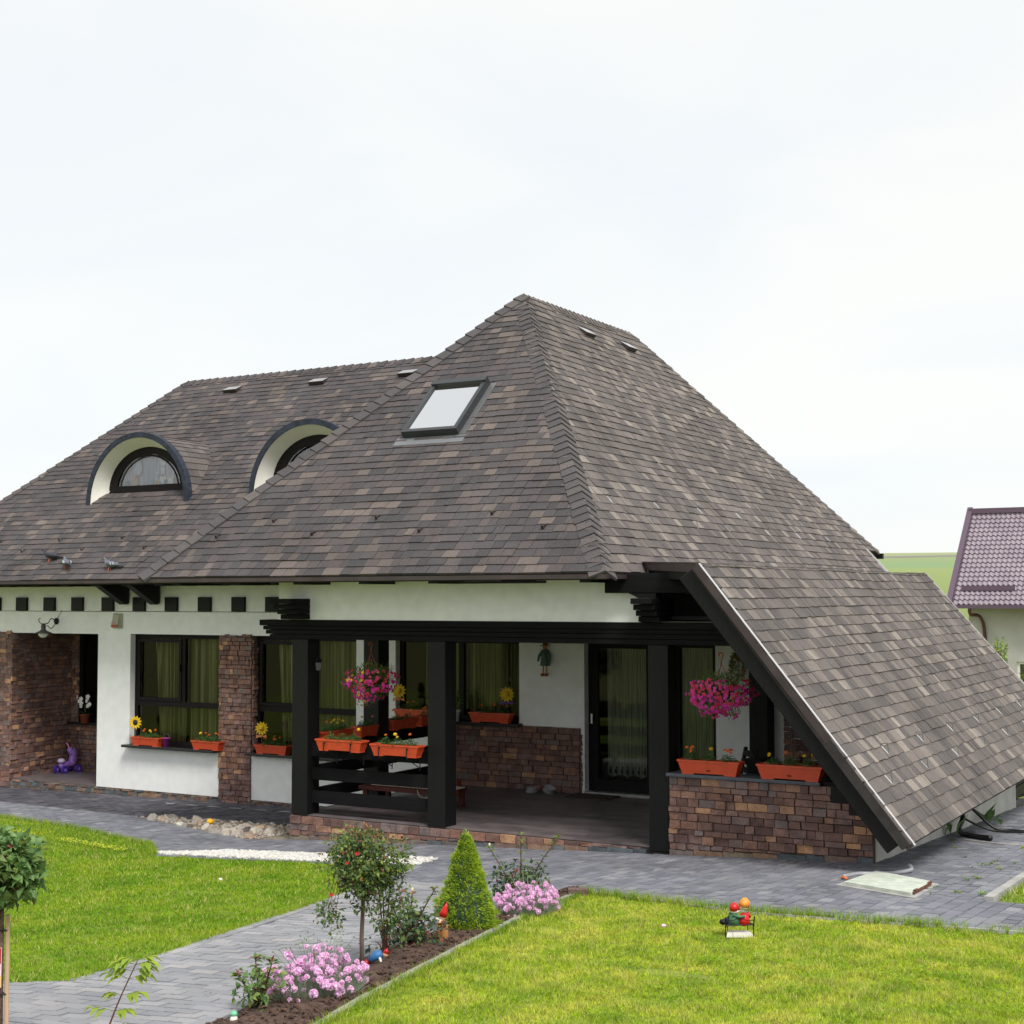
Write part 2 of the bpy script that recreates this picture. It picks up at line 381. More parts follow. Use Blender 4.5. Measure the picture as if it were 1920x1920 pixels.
def gp(x, y, h=0): return Vector((x, y, gz(x, y)+h))
def sheet(name, poly, mat, h, kind='structure', step=.5):
    """a sheet following the terrain inside a polygon (clipped grid)"""
    x0 = min(p[0] for p in poly); x1 = max(p[0] for p in poly); y0 = min(p[1] for p in poly); y1 = max(p[1] for p in poly)
    mb = MB(); convex = [poly] if isinstance(poly[0][0], (int, float)) else poly
    i = x0
    while i < x1:
        j = y0
        while j < y1:
            q = clip_conv([(i, j), (i+step, j), (i+step, j+step), (i, j+step)], poly)
            if q and area2(q) > 1e-5: mb.add([gp(a, b, h) for a, b in q], [tuple(range(len(q)))])
            j += step
        i += step
    o = mb.build(name, mat, None)
    o['kind'] = kind
    return o
def multisheet(name, polys, mat, h, kind='structure', step=.5):
    mb = MB()
    for poly in polys:
        x0 = min(p[0] for p in poly); x1 = max(p[0] for p in poly); y0 = min(p[1] for p in poly); y1 = max(p[1] for p in poly)
        i = x0
        while i < x1:
            j = y0
            while j < y1:
                q = clip_conv([(i, j), (i+step, j), (i+step, j+step), (i, j+step)], poly)
                if q and area2(q) > 1e-5: mb.add([gp(a, b, h) for a, b in q], [tuple(range(len(q)))])
                j += step
            i += step
    o = mb.build(name, mat, None); o['kind'] = kind
    return o

# regions (counter-clockwise convex polygons, metres)
LAWN_L = [[(-8.12, 10.61), (-8.79, 13.15), (-12.4, 12.95), (-12.4, 7.0), (-7.9, 9.6)],
          [(-12.4, 12.95), (-13.21, 13.72), (-15.65, 14.62), (-18.5, 15.2), (-27, 16.2), (-27, 2), (-12.4, 4.3)],
          [(-7.42, 6.98), (-7.55, 8.0), (-7.9, 9.6), (-12.4, 7.0), (-12.4, 4.3)]]
# path edges
PEL = [(-8.79, 13.15), (-8.12, 10.61), (-7.9, 9.6), (-7.55, 8.0), (-7.42, 6.98)]
BEDL = [(-6.36, 12.1), (-6.32, 10.6), (-6.15, 8.9), (-5.88, 7.4), (-5.65, 6.3), (-5.4, 5.2)]
BEDR = [(-6.2, 12.05), (-5.98, 10.6), (-5.62, 8.9), (-5.28, 7.4), (-4.98, 6.3), (-4.65, 5.2)]
PATH = [[(-7.42, 6.98), (-12.4, 4.3), (-12.4, 3.4), (-5.4, 5.2), (-5.65, 6.3), (-5.88, 7.4)],
        [(-7.42, 6.98), (-5.88, 7.4), (-6.15, 8.9), (-7.9, 9.6), (-7.55, 8.0)],
        [(-7.9, 9.6), (-6.15, 8.9), (-6.32, 10.6), (-8.12, 10.61)],
        [(-8.12, 10.61), (-6.32, 10.6), (-6.36, 12.1), (-8.5, 12.1)]]
PAVE = [[(-8.79, 13.15), (-8.5, 12.1), (-6.2, 12.05), (-6.2, 15.1), (-8.5, 15.1)], [(-6.2, 12.05), (-4.34, 11.45), (-4.34, 15.1), (-6.2, 15.1)],
        [(-4.34, 11.45), (-2.8, 11.6), (-2.8, 15.05), (-4.34, 15.05)], [(-2.8, 11.6), (4, 12.3), (4, 13.1), (-2.8, 13.1)], [(-4.34, 15.05), (-2.8, 15.05), (-2.83, 26.5), (-4.34, 26.5)],
        [(-8.79, 13.15), (-8.5, 15.1), (-12.05, 15.1), (-12.4, 12.95)], [(-12.4, 12.95), (-12.05, 15.1), (-12.6, 14.85), (-13.21, 13.72)],
        [(-13.21, 13.72), (-12.6, 14.85), (-15.1, 15.85), (-15.65, 14.62)], [(-15.65, 14.62), (-15.1, 15.85), (-15.94, 16.2), (-18.5, 15.2)], [(-18.5, 15.2), (-15.94, 16.2), (-27, 17.6), (-27, 16.2)]]
WALL_STRIP = [[(-12.05, 15.1), (-12.05, 18.6), (-13.2, 16.55)], [(-12.05, 18.6), (-14.7, 18.6), (-14.7, 16.45), (-13.2, 16.55)], [(-27, 17.6), (-15.94, 16.2), (-14.7, 16.45), (-14.7, 18.6), (-27, 18.6)]]
def ccw(p): return p if area2(p) > 0 else p[::-1]
for R_ in (LAWN_L, PATH, PAVE, WALL_STRIP):
    R_[:] = [ccw(p) for p in R_]
pave_o = multisheet('pavement', PAVE, sand, -.02)
path_o = multisheet('path', PATH, M('path_sand', (98, 96, 96), .95, (120, 118, 114), 30), -.014)
wall_strip_o = multisheet('wall_strip', WALL_STRIP, sand, -.022)

def pave_region(name, polys, pw, plen, mat, parent, angle=0, rows='y', gap=.006, h=.0, th=.02, lim=300, seed=1, skip=None):
    rng = random.Random(seed); P = Pieces(name, lim); ca, sa = math.cos(angle), math.sin(angle)
    for poly in polys:
        # work in a rotated frame (a: across rows, b: along rows)
        q = [(p[0]*ca+p[1]*sa, -p[0]*sa+p[1]*ca) for p in poly]
        if rows == 'y': A = [p[0] for p in q]; B = [p[1] for p in q]
        else: A = [p[1] for p in q]; B = [p[0] for p in q]
        i0 = int(min(A)//pw); i1 = int(max(A)//pw)+1
        for i in range(i0, i1+1):
            r2 = random.Random(seed*1000+i); b = math.floor(min(B)/plen)*plen-plen+(i % 2)*plen*.5+r2.uniform(-.01, .01)
            while b < max(B):
                ln = plen
                a0, a1, b0, b1 = i*pw+gap/2, (i+1)*pw-gap/2, b+gap/2, b+ln-gap/2
                rc = [(a0, b0), (a1, b0), (a1, b1), (a0, b1)] if rows == 'y' else [(b0, a0), (b1, a0), (b1, a1), (b0, a1)]
                if rows != 'y': rc = rc
                c = clip_conv(rc, q); b += ln
                if len(c) < 3 or area2(c) < .002: continue
                cx = sum(p[0] for p in c)/len(c); cy_ = sum(p[1] for p in c)/len(c)
                wpt = (cx*ca-cy_*sa, cx*sa+cy_*ca)
                if skip and skip(*wpt): continue
                pr_ = proj(gp(*wpt))
                if pr_ is None or not (-800 < pr_[0] < 2800 and pr_[1] < 2600): continue
                dz = rng.uniform(-.0025, .0025)+.006*mnoise.noise(Vector((wpt[0]*.9, wpt[1]*.9, 0))); tx, ty = rng.uniform(-.008, .008), rng.uniform(-.008, .008)
                bot, top = [], []
                for (x, y) in c:
                    X, Y = x*ca-y*sa, x*sa+y*ca
                    bot.append(gp(X, Y, h-th)); k = .965
                    XX, YY = wpt[0]+(X-wpt[0])*k, wpt[1]+(Y-wpt[1])*k
                    top.append(gp(XX, YY, h+dz+tx*(x-cx)*4+ty*(y-cy_)*4))
                P.add(bot, top, mat, parent)
    P.flush(parent)
slab_poly = [(-4.17, 13.33), (-3.38, 12.93), (-3.4, 13.85), (-4.12, 14.36)]
pave_region('paver', PAVE, .125, .185, paver_m, pave_o, angle=R(-2), rows='y', seed=3, skip=lambda x, y: inside((x, y), slab_poly))
pave_region('paver', PATH, .105, .21, paver_p, path_o, angle=R(5), rows='x', seed=4, gap=.0035)
pave_region('paver', WALL_STRIP, .125, .185, paver_d, wall_strip_o, rows='y', seed=5)

# ------------------------------------------------------------------ THE HOUSE
HOUSE = thing('house', 'white rendered house with grey shingle hip roof, round dormers and black timber porch', 'house', (-10, 18.65, 0))
YF, YB, XP, XR = 15.11, 18.65, -12.07, -4.34
def wall_grid(mb, x0, x1, z0, z1, y0, y1, holes, mat):
    xs = sorted(set([x0, x1]+[h[0] for h in holes]+[h[1] for h in holes])); zs = sorted(set([z0, z1]+[h[2] for h in holes]+[h[3] for h in holes]))
    solid = lambda i, j: 0 <= i < len(xs)-1 and 0 <= j < len(zs)-1 and not any(h[0] <= (xs[i]+xs[i+1])/2 <= h[1] and h[2] <= (zs[j]+zs[j+1])/2 <= h[3] for h in holes)
    for i in range(len(xs)-1):
        for j in range(len(zs)-1):
            if not solid(i, j): continue
            a, b, c, d = xs[i], xs[i+1], zs[j], zs[j+1]
            mb.add([(a, y0, c), (b, y0, c), (b, y0, d), (a, y0, d)], [(0, 1, 2, 3)], mat); mb.add([(a, y1, c), (b, y1, c), (b, y1, d), (a, y1, d)], [(3, 2, 1, 0)], mat)
            if not solid(i-1, j): mb.add([(a, y0, c), (a, y1, c), (a, y1, d), (a, y0, d)], [(3, 2, 1, 0)], mat)
            if not solid(i+1, j): mb.add([(b, y0, c), (b, y1, c), (b, y1, d), (b, y0, d)], [(0, 1, 2, 3)], mat)
            if not solid(i, j-1): mb.add([(a, y0, c), (b, y0, c), (b, y1, c), (a, y1, c)], [(3, 2, 1, 0)], mat)
            if not solid(i, j+1): mb.add([(a, y0, d), (b, y0, d), (b, y1, d), (a, y1, d)], [(0, 1, 2, 3)], mat)
# openings in the long wall (x0,x1,z0,z1)
W1 = (-18.44, -16.39, .28, 2.19); W2 = (-15.70, -13.58, .28, 2.19); W3 = (-12.83, -10.62, .96, 2.2)
DR = (-9.54, -8.50, .04, 2.2); W4 = (-8.20, -7.52, .3, 2.2); ENT = (-21.42, -19.22, -.5, 2.18)
mb = MB()
wall_grid(mb, -25.6, -6.9, -.5, 2.575, YB, YB+.3, [W1, W2, W3, DR, W4, ENT], render)
mb.prism([(-6.9, YB, -.5), (-4.6, YB, -.5), (-4.6, YB, 1.25), (-5.75, YB, 2.574), (-6.9, YB, 2.574)], [(-6.9, YB+.3, -.5), (-4.6, YB+.3, -.5), (-4.6, YB+.3, 1.25), (-5.75, YB+.3, 2.574), (-6.9, YB+.3, 2.574)], render)
wall_o = mb.build('wall', render, HOUSE)
mb = MB(); mb.box(-23.6, -7.6, YB+.012, YB+.3, 2.585, 3.2); upper_o = mb.build('upper_wall', render, HOUSE)
mb = MB()
mb.box(-12.27, -7.0, YF-.0, YF+.22, 2.535, 3.05)          # rendered frieze over the porch beam
mb.build('porch_frieze', render, HOUSE)
# room behind the glass: closed, dark
mb = MB()
mb.box(-25.6, -7.2, 22.6, 22.7, -.5, 3.1); mb.box(-25.6, -6.9, YB+.3, 22.6, -.6, -.5); mb.box(-25.6, -7.0, YB+.3, 22.6, 2.7, 2.75); mb.box(-6.95, -6.9, YB+.3, 22.6, -.5, 2.7)
mb.box(-25.7, -25.6, YB, 22.7, -.6, 3.3); mb.box(-19.1, -19.0, YB+.3, 22.6, -.5, 2.7); mb.box(-13.2, -13.1, YB+.3, 22.6, -.5, 2.7)
mb.build('interior_wall', room, HOUSE)
# porch ceiling, back volume and lean-to side wall
mb = MB(); mb.box(-12.2, -6.0, YF+.24, YB-.002, 2.56, 2.6); mb.build('porch_ceiling', soffit, HOUSE)
def side_wall():
    m = MB(); y0, y1 = YF+.06, 22.55; n = 20
    for k in range(n):
        a = y0+(y1-y0)*k/n; b = y0+(y1-y0)*(k+1)/n
        m.add([(XR, a, gz(XR, a)-.1), (XR, b, gz(XR, b)-.1), (XR, b, 1.2), (XR, a, 1.2)], [(0, 1, 2, 3)])
    m.box(XR-.25, XR-.002, y0, y1, 1.0, 1.198); m.box(XR-.25, XR-.002, y0, y0+.02, gz(XR, y0)-.1, .99); m.box(XR-.25, XR-.002, y1-.02, y1, -.6, .99)
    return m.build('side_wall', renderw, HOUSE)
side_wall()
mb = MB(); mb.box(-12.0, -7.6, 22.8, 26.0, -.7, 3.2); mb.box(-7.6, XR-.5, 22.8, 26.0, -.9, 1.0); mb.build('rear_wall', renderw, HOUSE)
mb = MB()
for k in range(9): mb.box(-4.82, -4.78, 22.62, 25.9, -.7+k*.2, -.53+k*.2)
mb.build('rear_cladding', black, HOUSE)

# porch floor: dark plank tiles on a slab with a stone-clad edge
mb = MB(); mb.box(XP+.03, XR-.26, YF+.03, YB-.001, -.75, -.006); slab_o = mb.build('porch_floor', deck, HOUSE)
P = Pieces('floor_tile', 140)
rng = random.Random(21); y = YF+.03; k = 0
while y < YB-.02:
    x = XP+.03-rng.uniform(0, .4)
    while x < XR-.3:
        a, b = max(x, XP+.03), min(x+.6, XR-.28)
        if b-a > .03:
            rc = [(a+.002, y+.002), (b-.002, y+.002), (b-.002, min(y+.148, YB-.003)), (a+.002, min(y+.148, YB-.003))]
            dz = rng.uniform(-.0006, .0006)
            P.add([Vector((p[0], p[1], -.006)) for p in rc], [Vector((p[0], p[1], .002+dz)) for p in rc], tile_m, slab_o)
        x += .6
    y += .15
P.flush(slab_o)
# entry recess: floor, inner walls
mb = MB(); mb.box(ENT[0]+.001, ENT[1]+.6, YB+.05, 20.09, -.62, -.485); mb.build('entry_floor', tile_m, HOUSE)
mb = MB(); mb.box(ENT[0]-.3, ENT[0], YB+.302, 20.4, -.6, 2.7); mb.box(ENT[0]+.001, ENT[1]+.8, 20.1, 20.3, -.5, .44)
mb.box(ENT[0]+.001, -21.2, 20.1, 20.3, .44, 2.6); mb.box(ENT[1]+.5, ENT[1]+.8, YB+.302, 20.1, -.5, 2.6)
mb.box(ENT[0], ENT[1]+.5, YB+.302, 20.1, 2.3, 2.36)
mb.build('entry_wall', mortar, HOUSE)

# ---- stone cladding, every stone its own piece
SP = Pieces('stone', 300)
clad_o = MB().box(-12.0, -9.6, YB-.02, YB-.002, 0, .93).build('stone_cladding', mortar, HOUSE)
def clad(origin, u, v, n, lu, lv, mat, base_fn=None, row=.085, seed=1, proud=.03, wmin=.09, wmax=.23, mask=None, rag=0):
    """tile a rectangle with stones; u,v unit dirs, n outward"""
    rng = random.Random(seed); o = Vector(origin); u = Vector(u); v = Vector(v); n = Vector(n); b = 0
    while b < lv-.01:
        rh = row*rng.uniform(.72, 1.25); b1 = min(b+rh, lv)
        if lv-b1 < .03: b1 = lv
        a = -rng.uniform(0, .1)
        while a < lu-.005:
            w_ = rng.uniform(wmin, wmax); a1 = min(a+w_, lu)
            if lu-a1 < .04: a1 = lu
            a0 = max(a, 0)
            top_ = b1 if not (rag and b1 >= lv-.001) else b1+rng.uniform(-.02, rag)
            if a1-a0 > .02 and (mask is None or mask(a0, a1, b, top_)):
                g_ = .0022; pr = proud*rng.uniform(.35, 1.25); q = [rng.uniform(-.010, .010) for _ in range(4)]
                lo = b
                if base_fn:
                    lo = max(b, base_fn(.5*(a0+a1))); 
                    if top_-lo < .012: a = a1; continue
                J = lambda: rng.uniform(-.0035, .0035)
                c = [(a0+g_+J(), lo+g_+J()), (a1-g_+J(), lo+g_+J()), (a1-g_+J(), top_-g_+J()), (a0+g_+J(), top_-g_+J())]
                bot = [o+u*x+v*y_+n*.0 for x, y_ in c]
                cx, cyy = (a0+a1)/2, (lo+top_)/2
                tp = [o+u*(cx+(x-cx)*.955+rng.uniform(-.002, .002))+v*(cyy+(y_-cyy)*.93)+n*(pr+q[i]) for i, (x, y_) in enumerate(c)]
                m_ = mat
                SP.add(bot, tp, m_, clad_o)
            a = a1
        b = b1
X, Y, Z = Vector((1, 0, 0)), Vector((0, 1, 0)), Vector((0, 0, 1))
# porch parapet
def cladbox(x0, x1, y0, y1, z0, z1): MB().box(x0, x1, y0, y1, z0, z1).build('cladding_backing', mortar, HOUSE)
cladbox(-6.66, XR-.01, YF, YF+.22, -.14, .81)
clad((-6.66, YF, -.12), X, Z, -Y, 2.31, .93, stone, base_fn=lambda a: gz(-6.66+a, YF)+.12+.062-.0, row=.078, seed=31, rag=0)
clad((-6.66, YF, -.12), X, Z, -Y, 2.31, .2, stoneb, row=.2, wmin=.2, wmax=.38, seed=33, proud=.022, mask=None) if False else None
rng = random.Random(5); a = -6.66
while a < XR-.02:
    b = min(a+rng.uniform(.18, .36), XR-.01); z0, z1 = gz(a, YF)-.01, gz((a+b)/2, YF)+.055
    c = [(a+.003, z0), (b-.003, z0), (b-.003, z1), (a+.003, z1)]
    SP.add([Vector((x, YF, z)) for x, z in c], [Vector((x, YF-.018-rng.uniform(0, .006), z)) for x, z in c], stoneb, clad_o); a = b
# porch floor edge
lf = lambda x: gz(x, YF)
clad((XP, YF+.03, -.36), X, Z, -Y, 5.4, .345, stone, base_fn=lambda a: lf(XP+a)+.36+.05, row=.09, seed=41, proud=.028, wmin=.12, wmax=.26)
a = XP
while a < -6.68:
    b = min(a+rng.uniform(.14, .34), -6.67); z0, z1 = gz(a, YF)-.01, gz((a+b)/2, YF)+.05
    if z1 < -.03:
        c = [(a+.003, z0), (b-.003, z0), (b-.003, z1), (a+.003, z1)]
        SP.add([Vector((x, YF+.03, z)) for x, z in c], [Vector((x, YF+.008-rng.uniform(0, .006), z)) for x, z in c], stoneb, clad_o)
    a = b
clad((XP+.03, YB, -.7), -Y, Z, -X, 3.5, .69, stone, row=.09, seed=43)
# pillar between the windows and its side, entry pier, base band
cladbox(-16.39, -15.70, YB-.0, YB+.2, -.62, 2.19)
clad((-16.39, YB-.002, -.6), X, Z, -Y, .69, 2.80, stone, row=.082, seed=51, wmin=.07, wmax=.17, rag=.02)
clad((-15.70, YB, .3), Y, Z, X, .2, 1.88, stone, row=.082, seed=52, wmin=.06, wmax=.12)
clad((-16.39, YB+.2, .3), -Y, Z, -X, .2, 1.88, stone, row=.082, seed=53, wmin=.06, wmax=.12)
clad((-25.6, YB-.002, -.65), X, Z, -Y, 4.18, 2.85, stone, row=.082, seed=54, wmin=.09, wmax=.2, rag=.02)
cladbox(-25.6, -12.1, YB+.02, YB+.3, -.95, -.5)
clad((-25.6, YB+.018, -.74), X, Z, -Y, 13.5, .235, stoneb, base_fn=lambda a: gz(-25.6+a, YB)+.74-.02, row=.08, seed=55, wmin=.09, wmax=.22, proud=.02)
clad((ENT[0], YB-.02, -.5), Y, Z, X, 1.5, 2.7, stone, row=.082, seed=56, wmin=.09, wmax=.2)
clad((ENT[0]+.03, 20.1, -.5), X, Z, -Y, 2.8, .93, stone, row=.082, seed=57, wmin=.09, wmax=.2)
clad((ENT[0]+.03, 20.1, .43), X, Z, -Y, .19, 2.0, stone, row=.082, seed=58, wmin=.09, wmax=.2)
# back wall of the porch, below the window, and the cladding at its right end
clad((-12.05, YB-.02, 0), X, Z, -Y, 2.45, .935, stone, row=.085, seed=61, wmin=.1, wmax=.26)
clad((-9.6, YB-.02, 0), Y, Z, X, .18, .935, stone, row=.085, seed=62, wmin=.06, wmax=.1)
clad((-6.55, YB-.002, 0), X, Z, -Y, 2.2, 2.3, stone, row=.085, seed=63, wmin=.1, wmax=.26, mask=lambda a0, a1, b0, b1: b1 < 1.0+(2.0-a1)*1.2)
clad((-8.45, YB-.02, 0), X, Z, -Y, .9, .3, stone, row=.085, seed=64)
SP.flush(clad_o)
# parapet coping
MB().box(-6.68, -4.9, YF-.06, YF+.3, .812, .85).build('parapet_coping', slate, HOUSE)
MB().box(-4.88, XR-.02, YF-.0, YF+.24, .812, .86).build('parapet_coping', black, HOUSE)

# ---- windows
def window(nm, x0, x1, z0, z1, y, fr=.075, trans=None, mull=None, sash=None, sill=True, inner=.05, sillm=darksill, gl=glass):
    m = MB(); yb = y+.07
    m.box(x0, x1, y, yb, z1-fr, z1); m.box(x0, x1, y, yb, z0, z0+fr); m.box(x0, x0+fr, y, yb, z0+fr, z1-fr); m.box(x1-fr, x1, y, yb, z0+fr, z1-fr)
    if trans: m.box(x0+fr, x1-fr, y-.004, yb, trans-.045, trans+.045)
    lo = trans+.045 if trans else z0+fr
    if mull: m.box(mull-.045, mull+.045, y-.002, yb, lo, z1-fr)
    if sash:
        a, b = sash; s = .055
        m.box(a, b, y-.02, y-.001, z1-fr-s-.01, z1-fr-.01); m.box(a, b, y-.02, y-.001, lo+.005, lo+.005+s)
        m.box(a, a+s, y-.02, y-.001, lo+.005+s, z1-fr-s-.01); m.box(b-s, b, y-.02, y-.001, lo+.005+s, z1-fr-s-.01)
        m.box(b-.03, b-.015, y-.045, y-.02, (lo+z1)/2-.06, (lo+z1)/2+.06, iron)
        m.mats = [frame_m, iron]; m.m = [0 if i < len(m.m)-6 else 1 for i in range(len(m.m))]
    f = m.build('window', frame_m, HOUSE)
    pm = [(x0+fr, (mull-.045) if mull else x1-fr, lo, z1-fr)]
    if mull: pm.append((mull+.045, x1-fr, lo, z1-fr))
    if trans: pm.append((x0+fr, x1-fr, z0+fr, trans-.045))
    for a, b, c, d in pm:
        MB().add([(a, y+.03, c), (b, y+.03, c), (b, y+.03, d), (a, y+.03, d)], [(0, 1, 2, 3)]).build('pane', gl, f)
    return f
def sill_(x0, x1, z, y0=YB-.16, y1=YB+.14): MB().box(x0, x1, y0, y1, z-.045, z).build('window_sill', darksill, HOUSE)
def curtain(x0, x1, z0, z1, y, label, mat=curt, amp=.035, per=.11, seed=1, gather=None, scallop=False):
    rng = random.Random(seed); n = int((x1-x0)/.012); v = []; f = []; ph = 0; nz_ = 12
    dx = []
    for i in range(n+1):
        ph += rng.uniform(.6, 1.4)*.012/per*2*math.pi; dx.append(math.sin(ph)*amp*rng.uniform(.85, 1.1)+.02*math.sin(i*.05))
    for j in range(nz_+1):
        t = j/nz_
        for i in range(n+1):
            x = x0+(x1-x0)*i/n; z = z0+(z1-z0)*t
            if gather is not None: x = gather+(x-gather)*(.55+.45*t**1.5) if False else x+(gather-x)*.25*(1-t)
            if scallop and j == 0: z += .03*abs(math.sin(x*14))
            v.append((x, y+dx[i]*(1-.35*t), z))
    for j in range(nz_):
        for i in range(n): f.append((j*(n+1)+i, j*(n+1)+i+1, (j+1)*(n+1)+i+1, (j+1)*(n+1)+i))
    m = MB(); m.add(v, f); o = m.build('curtain', mat, None, smooth=True); tag(o, label, 'curtain', 'curtains behind the ground floor windows'); return o
YW = YB+.12
window('w', W1[0]+.0, W1[1], W1[2], W1[3], YW, trans=.99, mull=-17.32, sash=(-18.36, -17.35))
window('w', W2[0]+.0, W2[1]-.02, W2[2], W2[3], YW, trans=.99, mull=-14.55, sash=(-15.62, -14.6))
window('w', W3[0]+.0, W3[1], W3[2], W3[3], YW, mull=-11.7)
sill_(W1[0]-.04, W1[1]+.0, .28); sill_(W2[0]+.0, W2[1]+.0, .28); sill_(W3[0]-.02, W3[1]+.06, .96)
MB().box(-21.38, -18.8, 19.97, 20.1, .40, .445).build('window_sill', darksill, HOUSE)
window('w', -21.2, -19.0, .44, 2.55, 20.1, fr=.09)
curtain(W1[0]+.34, -17.3, .3, 2.15, YW+.13, 'olive sheer curtain behind the left casement of the wide window right of the white wall', seed=2, gather=-17.6)
curtain(-17.28, W1[1]-.02, .3, 2.15, YW+.14, 'olive sheer curtain behind the right half of the wide window beside the stone pillar', seed=3)
curtain(-15.35, -14.6, .3, 2.15, YW+.13, 'olive sheer curtain behind the window between stone pillar and black corner post', seed=4, gather=-14.9)
curtain(-14.55, W2[1], .3, 2.15, YW+.14, 'olive sheer curtain behind the window just right of the black corner post', seed=5)
curtain(-12.45, -11.75, .98, 2.15, YW+.15, 'drawn curtain behind the porch window left of the second black post', seed=6)
curtain(-11.65, W3[1], .98, 2.15, YW+.16, 'drawn curtain behind the porch window right of the second black post', seed=7)
# white door with lace curtain and the tall side window
mb = MB(); x0, x1, z0, z1 = DR; yy = YB+.13; f_ = .15
mb.box(x0, x1, yy, yy+.08, z1-.12, z1); mb.box(x0, x1, yy, yy+.08, z0, z0+.17); mb.box(x0, x0+f_, yy, yy+.08, z0+.17, z1-.12); mb.box(x1-.12, x1, yy, yy+.08, z0+.17, z1-.12)
door = mb.build('door', frame_m, HOUSE)
MB().add([(x0+f_, yy+.03, z0+.17), (x1-.12, yy+.03, z0+.17), (x1-.12, yy+.03, z1-.12), (x0+f_, yy+.03, z1-.12)], [(0, 1, 2, 3)]).build('pane', glass, door)
mb = MB(); mb.box(x0+.06, x0+.085, yy-.05, yy-.03, 1.0, 1.14); mb.box(x0+.065, x0+.08, yy-.03, yy, 1.1, 1.115); mb.build('handle', steel, door)
MB().box(x0-.0, x1, YB-.03, YB+.13, 0.002, .04).build('door_threshold', concrete, HOUSE)
window('w', W4[0], W4[1], W4[2], W4[3], YB+.13, fr=.09)
curtain(-9.28, -8.62, .24, 2.08, YB+.22, 'white lace curtain with scalloped hem behind the glass door', mat=lace, amp=.015, per=.05, seed=8, scallop=True)
curtain(-8.12, -7.6, .4, 2.1, YB+.22, 'white lace curtain behind the narrow window right of the glass door', mat=lace, amp=.015, per=.05, seed=9)
# lace hem figures
mb = MB(); rng = random.Random(4)
for i in range(7):
    x = -9.22+i*.09; mb.blob((x, YB+.18, .33), (.018, .004, .04), None, 6, 5); mb.blob((x+.01, YB+.18, .385), .014, None, 6, 4)
    mb.tube([(x, YB+.18, .3), (x+.03, YB+.18, .28), (x+.035, YB+.18, .26)], .004, 4)
mb.build('hem_figure', black, door)

# ---- porch timber
def post(x0, x1, y0, y1, z0, z1): return MB().box(x0, x1, y0, y1, z0, z1, black).build('porch_post', black, HOUSE)
post(-12.05, -11.79, YF+.01, YF+.27, 0, 2.28); post(-9.92, -9.66, YF+.01, YF+.27, 0, 2.28); post(-6.92, -6.67, YF+.01, YF+.27, -.045, 2.28)
post(-12.05, -11.79, 16.72, 16.98, 0, 2.28); post(-6.94, -6.68, YB-.27, YB-.01, 0, 2.5); post(-5.9, -5.64, YB-.27, YB-.01, 0, 2.3)
# front beam: two stacked timbers with a groove, stepped left end
x_end = -12.59
for k, (dz0, dz1, dx) in enumerate(((2.455, 2.532, 0), (2.40, 2.452, .055), (2.345, 2.397, .11), (2.28, 2.342, .165))):
    MB().box(x_end+dx, -5.58+.02*k, YF-.015+(.012 if k in (1, 3) else 0), YF+.27, dz0, dz1, blackh).build('porch_beam', blackh, HOUSE)
# side beam (runs back), its stepped end toward the garden on top of the front beam
def stepped(xa, xb, zt, n, h, y0, st, shiftx=0):
    for k in range(n):
        z1 = zt-k*h; MB().box(xa, xb, y0+k*st, YB-.002, z1-h+.003, z1, blackh).build('corbel_beam', blackh, HOUSE)
stepped(-12.09, -11.75, 2.81, 4, .068, YF-.4, .07)
stepped(-6.98, -6.72, 2.81, 4, .068, YF-.32, .07)
MB().box(-12.05, -11.79, YF+.27, YB-.002, 2.29, 2.52, blackh).build('porch_beam', blackh, HOUSE)
# beams under the lean-to top
MB().box(-7.38, -5.95, YF-.16, YF-.02, 2.87, 3.09, blackh).build('tie_beam', blackh, HOUSE)
MB().box(-6.98, -5.85, YF+.3, YF+.42, 2.54, 2.86, blackh).build('tie_beam', blackh, HOUSE)
mb = MB(); mb.add([(-6.98, YF-.14, 2.87), (-6.78, YF-.14, 2.87), (-6.78, YF-.14, 2.81), (-6.9, YF-.14, 2.81)], [(0, 1, 2, 3)][:0])
mb.prism([(-7.08, YF-.15, 2.87), (-6.74, YF-.15, 2.87), (-6.74, YF-.15, 2.812), (-6.96, YF-.15, 2.812)][::-1], [(-7.08, YF-.02, 2.87), (-6.74, YF-.02, 2.87), (-6.74, YF-.02, 2.812), (-6.96, YF-.02, 2.812)][::-1], black); mb.build('bracket', black, HOUSE)
# railings
for z0, z1 in ((.75, .92), (.45, .61), (.15, .31)):
    MB().box(-11.79, -9.92, YF+.09, YF+.15, z0, z1, blackh).build('railing_board', blackh, HOUSE)
    MB().box(-11.95, -11.89, YF+.27, 16.72, z0, z1, blackh).build('railing_board', blackh, HOUSE)
    MB().box(-11.95, -11.89, 16.98, YB-.003, z0, z1, blackh).build('railing_board', blackh, HOUSE)
# beam ends in the long wall
for a in (-21.29, -20.57, -19.86, -19.11, -18.36, -17.61, -16.86, -16.12, -15.40, -14.66, -22.0, -22.7):
    MB().box(a, a+.27, YB-.045, YB+.1, 2.588, 2.83, black).build('beam_end', black, HOUSE)
